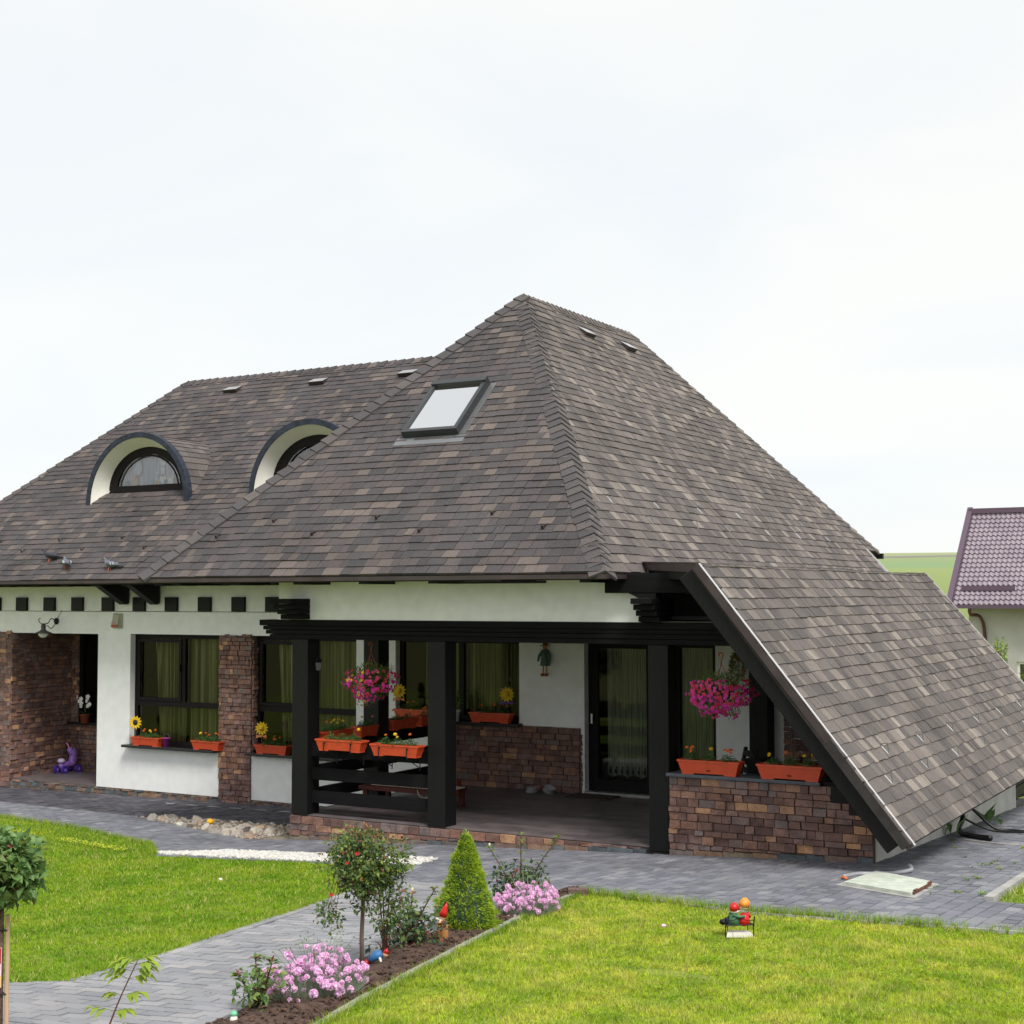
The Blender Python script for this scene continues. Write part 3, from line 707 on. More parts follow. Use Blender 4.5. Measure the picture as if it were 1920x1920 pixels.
# ---- roof planes
ROOF = MB().box(-11.2, -10.4, 19.6, 22.4, 6.3, 6.4).build('roof', deck, HOUSE)
SH = Pieces('shingle', 300)
def nrm3(a, b, c): return (Vector(b)-Vector(a)).cross(Vector(c)-Vector(a)).normalized()
def roof_plane(poly, eave_a, eave_b, mat, seed, th=.1, tab=(.14, .3), row=.143, keep=None, deckm=True, light=None):
    """poly: 3d ring (ccw seen from outside); eave_a->eave_b along the eave"""
    n = nrm3(poly[0], poly[1], poly[2])
    for q in range(3, len(poly)):
        n2 = nrm3(poly[0], poly[q-1], poly[q]);
    if n.z < 0: n = -n
    u = (Vector(eave_b)-Vector(eave_a)).normalized(); v = n.cross(u)
    if v.z < 0: v = -v
    o = Vector(eave_a)
    p2 = [((Vector(p)-o).dot(u), (Vector(p)-o).dot(v)) for p in poly]
    if area2(p2) < 0: p2 = p2[::-1]
    if deckm:
        m = MB(); ring = [o+u*a+v*b for a, b in p2]
        if (ring[1]-ring[0]).cross(ring[2]-ring[1]).z < 0: ring = ring[::-1]
        m.prism([p-n*th for p in ring], [p-n*.002 for p in ring], deck); m.build('roof_deck', deck, ROOF)
    rng = random.Random(seed); vmax = max(b for a, b in p2); umin = min(a for a, b in p2); umax = max(a for a, b in p2)
    vmin = min(b for a, b in p2); k = 0; b = math.floor(vmin/row+.02)*row
    while b < vmax:
        wob = 0
        a = umin-rng.uniform(0, .3)
        while a < umax:
            w_ = rng.choice((tab[0], tab[0]*1.3, (tab[0]+tab[1])/2, tab[1])) * rng.uniform(.92, 1.08)
            jl = rng.uniform(-.0065, .0065)
            c = clip_conv([(a+.003, b+jl), (a+w_-.003, b+jl), (a+w_-.003, b+row+.012), (a+.003, b+row+.012)], p2)
            a += w_
            if len(c) < 3 or area2(c) < .0006: continue
            lift = rng.uniform(.010, .019); wv_ = n*(.016*mnoise.noise((o+u*a+v*b)*.8)+.006*mnoise.noise((o+u*a+v*b)*3.1))
            bot, top = [], []
            for (x, y) in c:
                t = (y-b)/row; P_ = o+u*x+v*y
                bot.append(P_-n*.001); top.append(P_+wv_+n*(lift*(1-t)+.009+.003*max(t, 0)+.0012))
            if keep and not keep(sum(top, Vector((0, 0, 0)))/len(top)): continue
            if (top[1]-top[0]).cross(top[2]-top[1]).dot(n) < 0: bot = bot[::-1]; top = top[::-1]
            SH.add(bot, top, mat, ROOF)
        b += row; k += 1
    return o, u, v, n
C1 = (-7.13, 14.45, 3.09); C2 = (-14.13, 14.45, 3.09); AP = (-10.75, 19.05, 7.42); RE = (-10.75, 22.9, 7.42)
A_ = roof_plane([C2, C1, AP], C2, C1, shing, 101, tab=(.12, .27))
BK = (-7.59, 26.95, 3.64)
def on_b(y, z): return (-7.13-(z-3.09)*3.62/4.33, y, z)
hipz = 3.64; hp = (-7.13-3.62*(hipz-3.09)/4.33, 14.45+4.6*(hipz-3.09)/4.33, hipz); BK = on_b(26.95, hipz)
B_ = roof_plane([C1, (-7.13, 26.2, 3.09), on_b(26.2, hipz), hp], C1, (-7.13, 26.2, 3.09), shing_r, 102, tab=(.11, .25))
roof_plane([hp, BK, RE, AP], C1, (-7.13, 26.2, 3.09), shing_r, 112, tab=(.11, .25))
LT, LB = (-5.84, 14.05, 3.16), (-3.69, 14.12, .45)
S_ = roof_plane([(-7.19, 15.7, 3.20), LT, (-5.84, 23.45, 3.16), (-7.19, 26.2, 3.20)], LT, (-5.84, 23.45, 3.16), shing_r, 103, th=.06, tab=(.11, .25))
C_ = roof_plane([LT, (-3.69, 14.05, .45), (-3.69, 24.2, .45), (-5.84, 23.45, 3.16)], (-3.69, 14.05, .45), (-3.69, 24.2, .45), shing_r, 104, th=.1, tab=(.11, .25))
EZ, RZ = 3.12, 7.26
def lface(x): return 7.42-(abs(-10.75-x))*1.281
def keepD(p):
    if p.x > -14.3 and p.z < lface(p.x)-.02: return False
    for cx in (-19.03, -15.10):
        if (p.x-cx)**2+((p.z-4.58))**2 < 1.12**2 and p.y > 19.6 and p.z > 4.58 and p.z < 5.7 and p.y < 20.7: 
            return False
    return True
D_ = roof_plane([(-24.15, 17.75, EZ), (-12.6, 17.75, EZ), (-12.6, 22.4, RZ), (-20.65, 22.4, RZ)], (-24.15, 17.75, EZ), (-12.6, 17.75, EZ), shing, 105, tab=(.12, .27), keep=keepD, deckm=False)
for (xa, xb, ya, yb) in ((-25, -12.6, 17.75, 19.6), (-25, -20.02, 19.6, 21.0), (-17.97, -16.12, 19.6, 21.0), (-14.06, -12.6, 19.6, 21.0), (-25, -12.6, 21.0, 22.4)):
    q = clip_conv([(xa, ya), (xb, ya), (xb, yb), (xa, yb)], [(-24.15, 17.75), (-12.6, 17.75), (-12.6, 22.4), (-20.65, 22.4)])
    n_ = D_[3]; rg = [Vector((x, y, EZ+(y-17.75)*(RZ-EZ)/4.65)) for x, y in q]
    MB().prism([p-n_*.1 for p in rg], [p-n_*.002 for p in rg], deck).build('roof_deck', deck, ROOF)
# planes that face away, for the body of the roof
def plain(poly, nm='roof_deck', m=deck, par=None):
    n = nrm3(*poly[:3]); n = n if n.z > 0 else -n
    ring = [Vector(p) for p in poly]; k = MB()
    if (ring[1]-ring[0]).cross(ring[2]-ring[1]).z < 0: ring = ring[::-1]
    k.prism([p-n*.1 for p in ring], ring, m); return k.build(nm, m, par or ROOF)
plain([(-14.13, 14.45, 3.09), AP, RE, (-14.37, 26.95, 3.64)], m=shing)
plain([(-14.37, 26.95, 3.64), RE, BK], m=shing)
plain([(-24.15, 27.05, EZ), (-24.15, 17.75, EZ), (-20.65, 22.4, RZ)], m=shing)
plain([(-24.15, 27.05, EZ), (-20.65, 22.4, RZ), (-12.6, 22.4, RZ), (-12.6, 27.05, EZ)], m=shing)
capm = M_piece('cap_shingle', [(0, (78, 75, 76)), (.6, (86, 82, 83)), (1, (98, 92, 90))], .92, 85, .25, 1.1, .1, bump=.5, bs=260, spec=.25)
# ridge and hip caps
CP = Pieces('ridge_cap', 300)
def caps(a, b, na, nb, step=.15, wd=.15, seed=1, mat=shing, start=0, h=.04):
    rng = random.Random(seed); a = Vector(a); b = Vector(b); d = (b-a).normalized(); L_ = (b-a).length; na = Vector(na); nb = Vector(nb)
    sa = d.cross(na).normalized(); sb = nb.cross(d).normalized()
    if sa.z > 0 and abs(d.z) < .99: pass
    # side vectors lie in each plane and point down from the ridge line
    sa = sa if sa.dot(nb) < 0 else -sa; sb = sb if sb.dot(na) < 0 else -sb
    up = (na+nb).normalized(); k = start; n = 0
    while k < L_-.02:
        e = min(k+step+.03, L_); lift = h+rng.uniform(0, .006); lo = h-.022
        w1 = wd*rng.uniform(.94, 1.06)
        p0 = a+d*k; p1 = a+d*e
        for (s_, nn) in ((sa, na), (sb, nb)):
            top = [p0+up*lift, p1+up*lo, p1+s_*w1+nn*(lo*.9), p0+s_*w1+nn*(lift*.75)]
            bot = [p0, p1, p1+s_*w1, p0+s_*w1]
            if (top[1]-top[0]).cross(top[2]-top[1]).dot(nn) < 0: top = top[::-1]; bot = bot[::-1]
            CP.add(bot, top, mat, ROOF)
        k += step
nA, nB, nD = A_[3], B_[3], D_[3]
nAL = Vector((-nB.x, 0, nB.z)); nback = Vector((0, .65, .75)).normalized()
caps(C1, AP, nA, nB, .15, .17, 1, capm); caps(C2, AP, nA, nAL, .2, .17, 2, capm, h=.055); caps(AP, RE, nB, nAL, .15, .16, 3, shing_r); caps(BK, RE, nB, nback, .2, .13, 4, shing_r)
nDb = Vector((0, -nD.y, nD.z)); nDl = Vector((-.76, 0, .65)).normalized()
caps((-12.6, 22.4, RZ), (-20.65, 22.4, RZ), nD, nDb, .2, .15, 5); caps((-24.15, 17.75, EZ), (-20.65, 22.4, RZ), nD, nDl, .2, .15, 6)
# fascias, gutter boards, trims
def bar(nm, a, b, wd, hg, m, up=(0, 0, 1)): return MB().beam(a, b, wd, hg, m, up).build(nm, m, HOUSE)
bar('gutter', (-14.2, 14.44, 3.055), (-7.1, 14.44, 3.055), .03, .05, trim)
bar('gutter', (-7.11, 14.43, 3.055), (-7.11, 15.75, 3.055), .03, .05, trim)
bar('gutter', (-24.2, 17.74, 3.09), (-14.2, 17.74, 3.09), .03, .05, trim)
bar('gutter', (-9.05, 14.5, 3.0), (-7.9, 14.5, 3.0), .02, .03, frame_m)
bar('gutter', (-14.15, 14.5, 3.06), (-14.15, 17.8, 3.06), .03, .05, trim)
bar('gutter', (-7.5, 27.0, 3.56), (-10.0, 27.0, 3.56), .1, .1, black)
# soffits close the eaves from below
MB().box(-14.1, -7.2, 14.5, YF-.001, 3.045, 3.06).build('eave_soffit', soffit, HOUSE)
MB().box(-24.1, -12.3, 17.8, YB+.01, 3.08, 3.10).build('eave_soffit', soffit, HOUSE)
MB().box(-14.1, -12.28, YF, 17.8, 3.04, 3.055).build('eave_soffit', soffit, HOUSE)
MB().box(-7.18, -6.98, YF, 20, 3.04, 3.055).build('eave_soffit', soffit, HOUSE)
for x in [-13.6+1.02*i for i in range(7)]: 
    MB().box(x, x+.14, 14.52, YF+.02, 2.99, 3.045, black).build('rafter_end', black, HOUSE)
for x in [-23.7+.73*i for i in range(14)]: 
    MB().box(x, x+.2, 17.85, YB+.02, 3.02, 3.08, black).build('rafter_end', black, HOUSE)
# two knee braces under the eave corner
def brace(x):
    m = MB(); m.prism([(x, 17.95, 3.03), (x, YB-.02, 3.03), (x, YB-.02, 2.72), (x, YB-.1, 2.70)], [(x+.16, 17.95, 3.03), (x+.16, YB-.02, 3.03), (x+.16, YB-.02, 2.72), (x+.16, YB-.1, 2.70)], black)
    m.build('knee_brace', black, HOUSE)
brace(-18.62); brace(-17.9)
# rake of the lean-to: trim with pale edge, deep black rafter behind it
sv = (Vector(LB)-Vector(LT)).normalized(); nC = C_[3]
lt = Vector(LT)+sv*0; lb = Vector(LB)
o_ = lambda p, a, b: p+nC*a+Vector((0, b, 0))
MB().beam(o_(lt, -.03, -.03), o_(lb, -.03, -.03)+sv*.03, .03, .075, trim, nC).build('rake_trim', trim, HOUSE)
MB().beam(o_(lt, .024, -.03), o_(lb, .024, -.03)+sv*.03, .034, .008, trimw, nC).build('trim_edge', trimw, HOUSE)
MB().beam(o_(lt, -.165, .06)-sv*.02, o_(lb, -.165, .06)-sv*.06, .12, .2, black, nC).build('rake_rafter', black, HOUSE)
MB().beam(o_(lt, -.18, 1.02)-sv*.02, o_(lb, -.18, 1.02)-sv*.3, .14, .2, black, nC).build('rake_rafter', black, HOUSE)
for yy in (17.0, 18.9, 20.8): MB().beam(o_(lt, -.18, yy-14.05)-sv*.02, o_(lb, -.18, yy-14.05)-sv*.2, .12, .16, black, nC).build('rake_rafter', black, HOUSE)
# rafter foot with rounded tail, and the purlin end on the parapet
m = MB(); pts = [(-4.14, .86), (-3.80, .50), (-3.83, .475), (-3.93, .49), (-4.04, .56), (-4.10, .66)]
m.prism([(x, 14.14, z) for x, z in pts][::-1], [(x, 14.28, z) for x, z in pts][::-1], black); m.build('rafter_foot', black, HOUSE)
MB().box(-4.67, -4.36, YF-.42, YF+.4, .70, .88, black).build('purlin_end', black, HOUSE)
MB().box(-4.334, -4.20, YF-.9, YF+6.5, .66, .82, black).build('purlin', black, HOUSE)
a_, b_ = Vector((-7.22, 15.72, 3.215)), Vector(LT)
MB().beam(a_+Vector((-.02, -.03, .02)), b_+Vector((0, -.03, .02)), .05, .014, trim).build('rake_trim', trimw and trim, HOUSE)
MB().beam(a_+Vector((0, -.04, -.02)), b_+Vector((0, -.04, -.03)), .03, .1, trim).build('rake_trim', trim, HOUSE)
MB().beam(a_+Vector((0, .06, -.11)), b_+Vector((0, .06, -.12)), .08, .1, black).build('rake_rafter', black, HOUSE)
bar('trim_edge', (-5.84, 23.5, 3.17), (-3.69, 24.24, .46), .02, .03, trimw)
bar('trim_edge', (-7.6, 26.22, 3.67), (-7.19, 26.22, 3.22), .03, .05, trimw)
SH.flush(ROOF); CP.flush(ROOF)

# ---- snow guards
def on_plane(pl_, P_, h=0): return Vector(P_)+pl_[3]*h
def guard_dark(p, pl_):
    o, u, v, n = pl_; p = Vector(p)+n*.012; m = MB()
    m.beam(p, p+v*.12, .03, .004, trim, n); m.beam(p+n*.002, p+n*.055, .03, .006, trim, v); m.beam(p+n*.055, p+v*.09+n*.004, .006, .03, trim, u)
    m.build('snow_guard', trim, ROOF)
def guard_light(p, pl_):  # pale metal colour stands in for the bright specular glint
    o, u, v, n = pl_; p = Vector(p)+n*.012; m = MB()
    m.tube([p+v*.03+u*.0, p-v*.09+n*.012], .007, 6, lightm); m.tube([p-v*.09+n*.012, p+n*.075+v*.01], .005, 6, greym); m.tube([p+n*.075+v*.01, p+v*.05+n*.004], .005, 6, greym)
    m.build('snow_guard', lightm, ROOF)
pa = lambda x, y: (x, y, 3.09+(y-14.45)*(4.33/4.6))
for x in (-13.26, -11.63, -9.96, -8.21): guard_dark(pa(x, 15.01), A_)
for x in (-12.44, -10.76, -9.03): guard_dark(pa(x, 15.22), A_)
pdn = lambda x, y: (x, y, EZ+(y-17.75)*((RZ-EZ)/4.65))
for x in (-21.62, -20.1, -18.55): guard_dark(pdn(x, 18.55), D_)
for x in (-20.82, -19.3, -17.82): guard_dark(pdn(x, 18.33), D_)
pb = lambda x, y: (x, y, 3.09+(-7.13-x)*(4.33/3.62))
for y in (16.16, 17.57, 19.06, 20.56, 22.01, 23.44, 24.92, 26.31-.2): guard_light(pb(-7.93, y), B_)
for y in (16.92, 18.4, 19.6, 21.29, 22.74, 24.27, 25.69): guard_light(pb(-7.73, y), B_)
pc = lambda x, y: (x, y, .45+(-3.69-x)*(2.71/2.15))
for q in range(6): guard_light(pc(-4.30, 15.30+1.45*q), C_); guard_light(pc(-4.11, 14.74+1.45*q), C_)
# roof vents
lead_m = M('vent_grey', (150, 150, 152), .5)
def vent(p, pl_, m1=greym):
    o, u, v, n = pl_; p = Vector(p); m = MB()
    a, b, h0, h1 = .17, .1, .05, .075
    bot = [p-u*a-v*b, p+u*a-v*b, p+u*a+v*b, p-u*a+v*b]; top = [p-u*a-v*b+n*(h1+.02), p+u*a-v*b+n*(h1+.02), p+u*a+v*b+n*.03, p-u*a+v*b+n*.03]
    if (bot[1]-bot[0]).cross(bot[2]-bot[1]).dot(n) < 0: bot = bot[::-1]; top = top[::-1]
    m.prism(bot, top, trim); 
    top2 = [q+n*.004 for q in top]; m.prism(top, top2, m1 if m1 is lightm else lead_m); m.build('roof_vent', None, ROOF)
for x in (-19.08, -16.94, -14.87): vent(pdn(x, 22.03), D_)
for y in (20.45, 22.01): vent(pb(-10.42, y), B_, lightm)
# ---- skylight
o, u, v, n = A_
S0 = Vector(pa(-11.2, 16.48)); sw, sl = .9, 1.16; sv_ = v
def slopebox(m, a0, a1, b0, b1, h0, h1, mat):
    q = [(a0, b0), (a1, b0), (a1, b1), (a0, b1)]
    m.prism([S0+u*x+sv_*y+n*h0 for x, y in q], [S0+u*x+sv_*y+n*h1 for x, y in q], mat)
m = MB(); f_ = .06; skf = M('skylight_frame', (64, 66, 69), .4, metal=.3); greym_, greym = greym, skf
slopebox(m, 0, sw, 0, f_, .01, .13, greym); slopebox(m, 0, sw, sl-f_-.03, sl, .01, .16, greym); slopebox(m, 0, f_, f_, sl-f_-.03, .01, .13, greym); slopebox(m, sw-f_, sw, f_, sl-f_-.03, .01, .13, greym)
skl = m.build('skylight', greym, ROOF); greym = greym_
m = MB(); slopebox(m, -.1, sw+.12, -.16, -.002, .013, .022, M('lead_flashing', (120, 122, 126), .6, metal=.2)); slopebox(m, sw+.002, sw+.1, 0, sl, .013, .03, greym); m.build('flashing', None, skl)
m = MB(); q = [(f_, f_), (sw-f_, f_), (sw-f_, sl-f_-.03), (f_, sl-f_-.03)]; m.add([S0+u*x+sv_*y+n*.105 for x, y in q], [(0, 1, 2, 3)]); m.build('pane', skyglass, skl)
m = MB(); m.add([S0+u*x+sv_*y+n*.05 for x, y in q], [(0, 1, 2, 3)]); m.build('reflection_sheet', M('reflection_white', (.9, .9, .88), .9), skl)  # white sheet behind the pane stands in for the reflected sky

# ---- round dormers
cream = M('dormer_reveal', (.86, .84, .78), .9, (.80, .78, .72), 3, bump=.2, bs=150)
def dormer(cx, seed):
    zc = 4.58; Ro = 1.21; Yf = 19.36; Yw = 19.62; Rw = .90; zw = 4.80
    yD = lambda z: 17.75+(z-EZ)*4.65/(RZ-EZ)
    root = None; n = 28
    th = [math.pi*i/n for i in range(n+1)]
    # hood edge: a band standing proud of the shingles
    m = MB(); ro, ri = Ro+.045, Ro-.055
    def P_(r, t, y): 
        z = zc+r*math.sin(t); return Vector((cx+r*math.cos(t), y, z))
    lowz = -.10
    def ringpts(r, y):
        pts = [Vector((cx+r, y, zc+lowz))]+[P_(r, t, y) for t in th]+[Vector((cx-r, y, zc+lowz))]; return pts
    y0, y1 = Yf-.06, Yf+.06
    a, b, c, d = ringpts(ro, y0), ringpts(ri, y0), ringpts(ro, y1), ringpts(ri, y1); k = len(a)
    v_ = a+b+c+d; f = []
    for i in range(k-1): f += [(i, k+i, k+i+1, i+1), (i, i+1, 2*k+i+1, 2*k+i), (k+i, 3*k+i, 3*k+i+1, k+i+1), (2*k+i, 2*k+i+1, 3*k+i+1, 3*k+i)]
    f += [(0, 2*k, 3*k, k), (k-1, 2*k-1, 4*k-1, 3*k-1)]
    m.add(v_, f, hoodm); root = m.build('dormer', hoodm, HOUSE, label='dark blue-grey hood edge')
    # cream reveal going back to the window, splayed
    m = MB(); inn = ringpts(Ro-.05, Yf-.05); 
    wpts = [Vector((cx+Rw+.06, Yw, zw-.0))]+[Vector((cx+(Rw+.06)*math.cos(t), Yw, zw+(Rw-.06)*.93*math.sin(t))) for t in th]+[Vector((cx-Rw-.06, Yw, zw))]
    inn[0].z = zc-.12; inn[-1].z = zc-.12
    v_ = inn+wpts; k = len(inn); f = [(i, i+1, k+i+1, k+i) for i in range(k-1)]
    m.add(v_, f, cream)
    m.build('dormer_reveal', cream, root, smooth=True)
    # spandrel around window
    m = MB(); a = [Vector((cx+(Rw+.08)*math.cos(t), Yw+.002, zw-.1+(Rw+.06)*math.sin(t)*.98)) for t in th]; b = [Vector((cx+(Rw-.06)*math.cos(t), Yw+.002, zw+(Rw-.12)*math.sin(t))) for t in th]
    # frame: arched ring and bottom rail
    m = MB(); ro2, ri2 = Rw+.07, Rw-.1
    def fr_(r, y, q=.80): return [Vector((cx+r*math.cos(t), y, zw+.02+r*q*math.sin(t))) for t in th]
    a, b, c = fr_(ro2, Yw-.02), fr_(ri2, Yw-.02), fr_(ri2, Yw+.05); k = len(a); v_ = a+b+c
    f = [(i, k+i, k+i+1, i+1) for i in range(k-1)]+[(k+i, 2*k+i, 2*k+i+1, k+i+1) for i in range(k-1)]
    m.add(v_, f, frame_m); m.box(cx-ri2-.1, cx+ri2+.1, Yw-.04, Yw+.05, zw-.04, zw+.085, frame_m)
    ro3, ri3 = ri2-.01, ri2-.055; a, b = fr_(ro3, Yw-.035), fr_(ri3, Yw-.035); m.add(a+b, [(i, k+i, k+i+1, i+1) for i in range(k-1)], frame_m)
    fr = m.build('window', frame_m, root)
    g = fr_(ri2, Yw+.02); m = MB(); m.add(g, [tuple(range(len(g)))][:1], glassup); m.build('pane', glassup, fr)
    # barrel roof with shingles running round it
    m = MB(); rows = 27; P2 = []
    v_ = []; 
    for t in th:
        z = zc+Ro*math.sin(t); v_ += [Vector((cx+Ro*math.cos(t), Yf+.05, z)), Vector((cx+Ro*math.cos(t), yD(z)+.15, z))]
    m.add(v_, [(2*i, 2*i+1, 2*i+3, 2*i+2) for i in range(n)], deck)
    bo = m.build('barrel_roof', deck, root)
    rng = random.Random(seed); m = MB(); dth = math.pi/rows
    for r_i in range(rows):
        t0, t1 = r_i*dth, (r_i+1)*dth
        up = 1 if t0 < math.pi/2-.01 else -1
        y = Yf+.06; zmid = zc+Ro*math.sin((t0+t1)/2); ye = yD(zmid)+.05
        y -= rng.uniform(0, .15)
        while y < ye:
            w_ = rng.uniform(.14, .3); ya, yb = max(y, Yf+.05), min(y+w_-.003, ye); y += w_
            if yb-ya < .02: continue
            ts, te = (t0, t1+.01) if up > 0 else (t1, t0-.01)
            q = [(ts, ya, .016), (ts, yb, .016), (te, yb, .004), (te, ya, .004)]
            top = [Vector((cx+(Ro+h)*math.cos(t), y_, zc+(Ro+h)*math.sin(t))) for t, y_, h in q]; bot = [Vector((cx+Ro*math.cos(t), y_, zc+Ro*math.sin(t))) for t, y_, h in q]
            m.prism(bot, top, shing_r if up > 0 else shing)  # right half lighter: light from that side put into the colour
    o_ = m.build('barrel_shingles', None, root, kind='stuff')
    # little room behind
    m = MB(); m.box(cx-1.15, cx+1.15, Yw+1.6, Yw+1.65, 4.5, 6.0); m.build('interior_wall', room, root)
    return root
d1 = dormer(-19.00, 71); d2 = dormer(-15.10, 72)

# ------------------------------------------------------------------ GARDEN SETTING
grassm = M('grass_blade', (.12, .26, .008), .75, (.34, .43, .02), 1.6, c3=(.21, .36, .012), p=(.25, .75), trans=.35, spec=.3, fine=(34, .5))
grassy = M('dry_grass', (.68, .66, .18), .8, (.36, .36, .1), 5, trans=.3)
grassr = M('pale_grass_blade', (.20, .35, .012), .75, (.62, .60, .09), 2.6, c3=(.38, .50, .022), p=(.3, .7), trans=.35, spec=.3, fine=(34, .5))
turf = M('turf_soil', (.13, .2, .015), 1, (.22, .26, .03), 6, fine=(60, .4))
LAWN_R = [[(-6.2, 12.0), (-5.98, 10.6), (-5.62, 8.9), (-5.28, 7.4), (-4.98, 6.3), (-4.65, 5.2), (-4.34, 5.2), (-4.34, 11.42)],
          [(-4.34, 11.42), (-4.34, 2.0), (5, 2.0), (5, 12.3), (-2.8, 11.57)]]
LAWN_S = [[(-2.7, 13.2), (4, 13.2), (4, 26), (-2.72, 26)]]
LAWN_R = [ccw(p) for p in LAWN_R]
multisheet('lawn', LAWN_L, turf, -.012); multisheet('lawn', LAWN_R, turf, -.012); multisheet('lawn', LAWN_S, turf, -.012)
def lawn(name, polys, dens, hmin, hmax, seed, excl=None, gm=grassm, dryk=.10):
    r = np.random.RandomState(seed); pts = []
    for poly in polys:
        x0 = min(p[0] for p in poly); x1 = max(p[0] for p in poly); y0 = min(p[1] for p in poly); y1 = max(p[1] for p in poly)
        n = int((x1-x0)*(y1-y0)*dens); P_ = np.stack([r.uniform(x0, x1, n), r.uniform(y0, y1, n)], 1)
        ok = np.ones(n, bool)
        for i in range(len(poly)):
            a, b = poly[i], poly[(i+1) % len(poly)]
            ok &= (b[0]-a[0])*(P_[:, 1]-a[1])-(b[1]-a[1])*(P_[:, 0]-a[0]) > -.015*math.hypot(b[0]-a[0], b[1]-a[1])
        pts.append(P_[ok])
    P_ = np.concatenate(pts)
    # keep what the camera (or one a step aside) can see, thinner with distance
    q = P_; rr = q[:, 0]*RT.x+q[:, 1]*RT.y; zz = q[:, 0]*FW.x+q[:, 1]*FW.y
    px = 960+FPX*rr/np.maximum(zz, .1); ok = (zz > 3.4) & (px > -750) & (px < 2750)
    keep = r.uniform(0, 1, len(q)) < np.clip((9.0/np.maximum(zz, 1))**1.3, .3, 1)*np.where((px > -120) & (px < 2040), 1, .5)
    P_ = P_[ok & keep]; zz = zz[ok & keep]; n = len(P_)
    g = np.array([gz(x, y) for x, y in P_])-.014
    pn = np.array([mnoise.noise(Vector((x*.9, y*.9, seed))) for x, y in P_])
    pn2 = np.array([mnoise.noise(Vector((x*5, y*5, seed+5)))+.6*mnoise.noise(Vector((x*13, y*13, seed+8))) for x, y in P_])
    if excl is not None:
        k = excl(P_, r); P_ = P_[k]; zz = zz[k]; g = g[k]; pn = pn[k]; pn2 = pn2[k]; n = len(P_)
    th = r.uniform(0, 2*np.pi, n); h = r.uniform(hmin, hmax, n)*np.clip(1+.45*pn+.85*pn2, .35, 2.2); wd = r.uniform(.0018, .0034, n)*np.clip(zz/8, .8, 2.0)
    le = r.uniform(.25, 1.0, n)*h; la = r.uniform(0, 2*np.pi, n)
    b = np.stack([P_[:, 0], P_[:, 1], g], 1); d = np.stack([np.cos(th)*wd, np.sin(th)*wd, 0*wd], 1)
    tip = b+np.stack([np.cos(la)*le, np.sin(la)*le, h], 1)
    V = np.empty((n*3, 3), np.float32); V[0::3] = b-d; V[1::3] = b+d; V[2::3] = tip
    me = bpy.data.meshes.new(name); me.vertices.add(n*3); me.vertices.foreach_set('co', V.ravel())
    me.loops.add(n*3); me.loops.foreach_set('vertex_index', np.arange(n*3, dtype=np.int32)); me.polygons.add(n)
    me.polygons.foreach_set('loop_start', np.arange(0, n*3, 3, dtype=np.int32))
    me.materials.append(gm); me.materials.append(grassy)
    dry = (r.uniform(0, 1, n) < np.clip(dryk+.25*(pn2 > .22)+.15*pn, 0, .6)).astype(np.int32); me.polygons.foreach_set('material_index', dry)
    me.update(calc_edges=True); o = bpy.data.objects.new(name, me); col.objects.link(o); o['kind'] = 'stuff'
    return o
def bald(P_, r):
    k = np.ones(len(P_), bool)
    for (x, y, a, b) in ((-3.95, 8.9, .32, .12), (-2.75, 7.2, .22, .08), (-4.1, 10.35, .15, .09)):
        d = ((P_[:, 0]-x)/a)**2+((P_[:, 1]-y)/b)**2; k &= (d > 1) | (r.uniform(0, 1, len(P_)) < .25*d+.1)
    return k
g1 = lawn('grass', LAWN_L, 7800, .018, .036, 3, None, grassm, .03); tag(g1, 'short bright green lawn left of the garden path', 'grass')
g2 = lawn('grass', LAWN_R, 11500, .018, .036, 4, bald, grassr, .16); tag(g2, 'pale yellow-green lawn right of the flower bed', 'grass')
g3 = lawn('grass', LAWN_S, 2500, .03, .08, 5); tag(g3, 'rough grass patch behind the kerb at the right edge', 'grass')
# long grass along the lawn edges
def edge_tufts(line, n, seed, hh=(.05, .11)):
    r = random.Random(seed); m = MB()
    for _ in range(n):
        i = r.randrange(len(line)-1); t = r.random(); a, b = line[i], line[i+1]; x = a[0]+(b[0]-a[0])*t+r.gauss(0, .02); y = a[1]+(b[1]-a[1])*t+r.gauss(0, .02)
        for k in range(r.randint(3, 8)):
            x2, y2 = x+r.gauss(0, .012), y+r.gauss(0, .012); p = gp(x2, y2, -.01); h = r.uniform(*hh); la = r.uniform(0, 6.28); le = h*r.uniform(.2, .8); th = r.uniform(0, 3.14); w_ = .003
            m.add([p-Vector((math.cos(th)*w_, math.sin(th)*w_, 0)), p+Vector((math.cos(th)*w_, math.sin(th)*w_, 0)), p+Vector((math.cos(la)*le, math.sin(la)*le, h))], [(0, 1, 2)], grassm if r.random() < .8 else grassy)
    return m
m = edge_tufts([(-6.15, 11.95), (-4.34, 11.42), (-2.8, 11.55), (2, 12.0)], 900, 1); o = m.build('edge_grass', None); tag(o, 'long grass blades along the pavement edge of the right lawn', 'grass', kind='stuff')
m = edge_tufts([(-8.79, 13.1), (-8.12, 10.61), (-7.9, 9.6), (-7.55, 8.0), (-7.42, 6.98), (-12, 4.5)], 900, 2, (.03, .06)); o = m.build('edge_grass', None); tag(o, 'pale clipped grass fringe between left lawn and path', 'grass', kind='stuff')
m = edge_tufts([(-12.4, 12.95), (-13.21, 13.72), (-15.65, 14.62), (-18.5, 15.2)], 700, 3, (.05, .09)); o = m.build('edge_grass', None); tag(o, 'longer grass on the upper edge of the left lawn by the pavement', 'grass', kind='stuff')
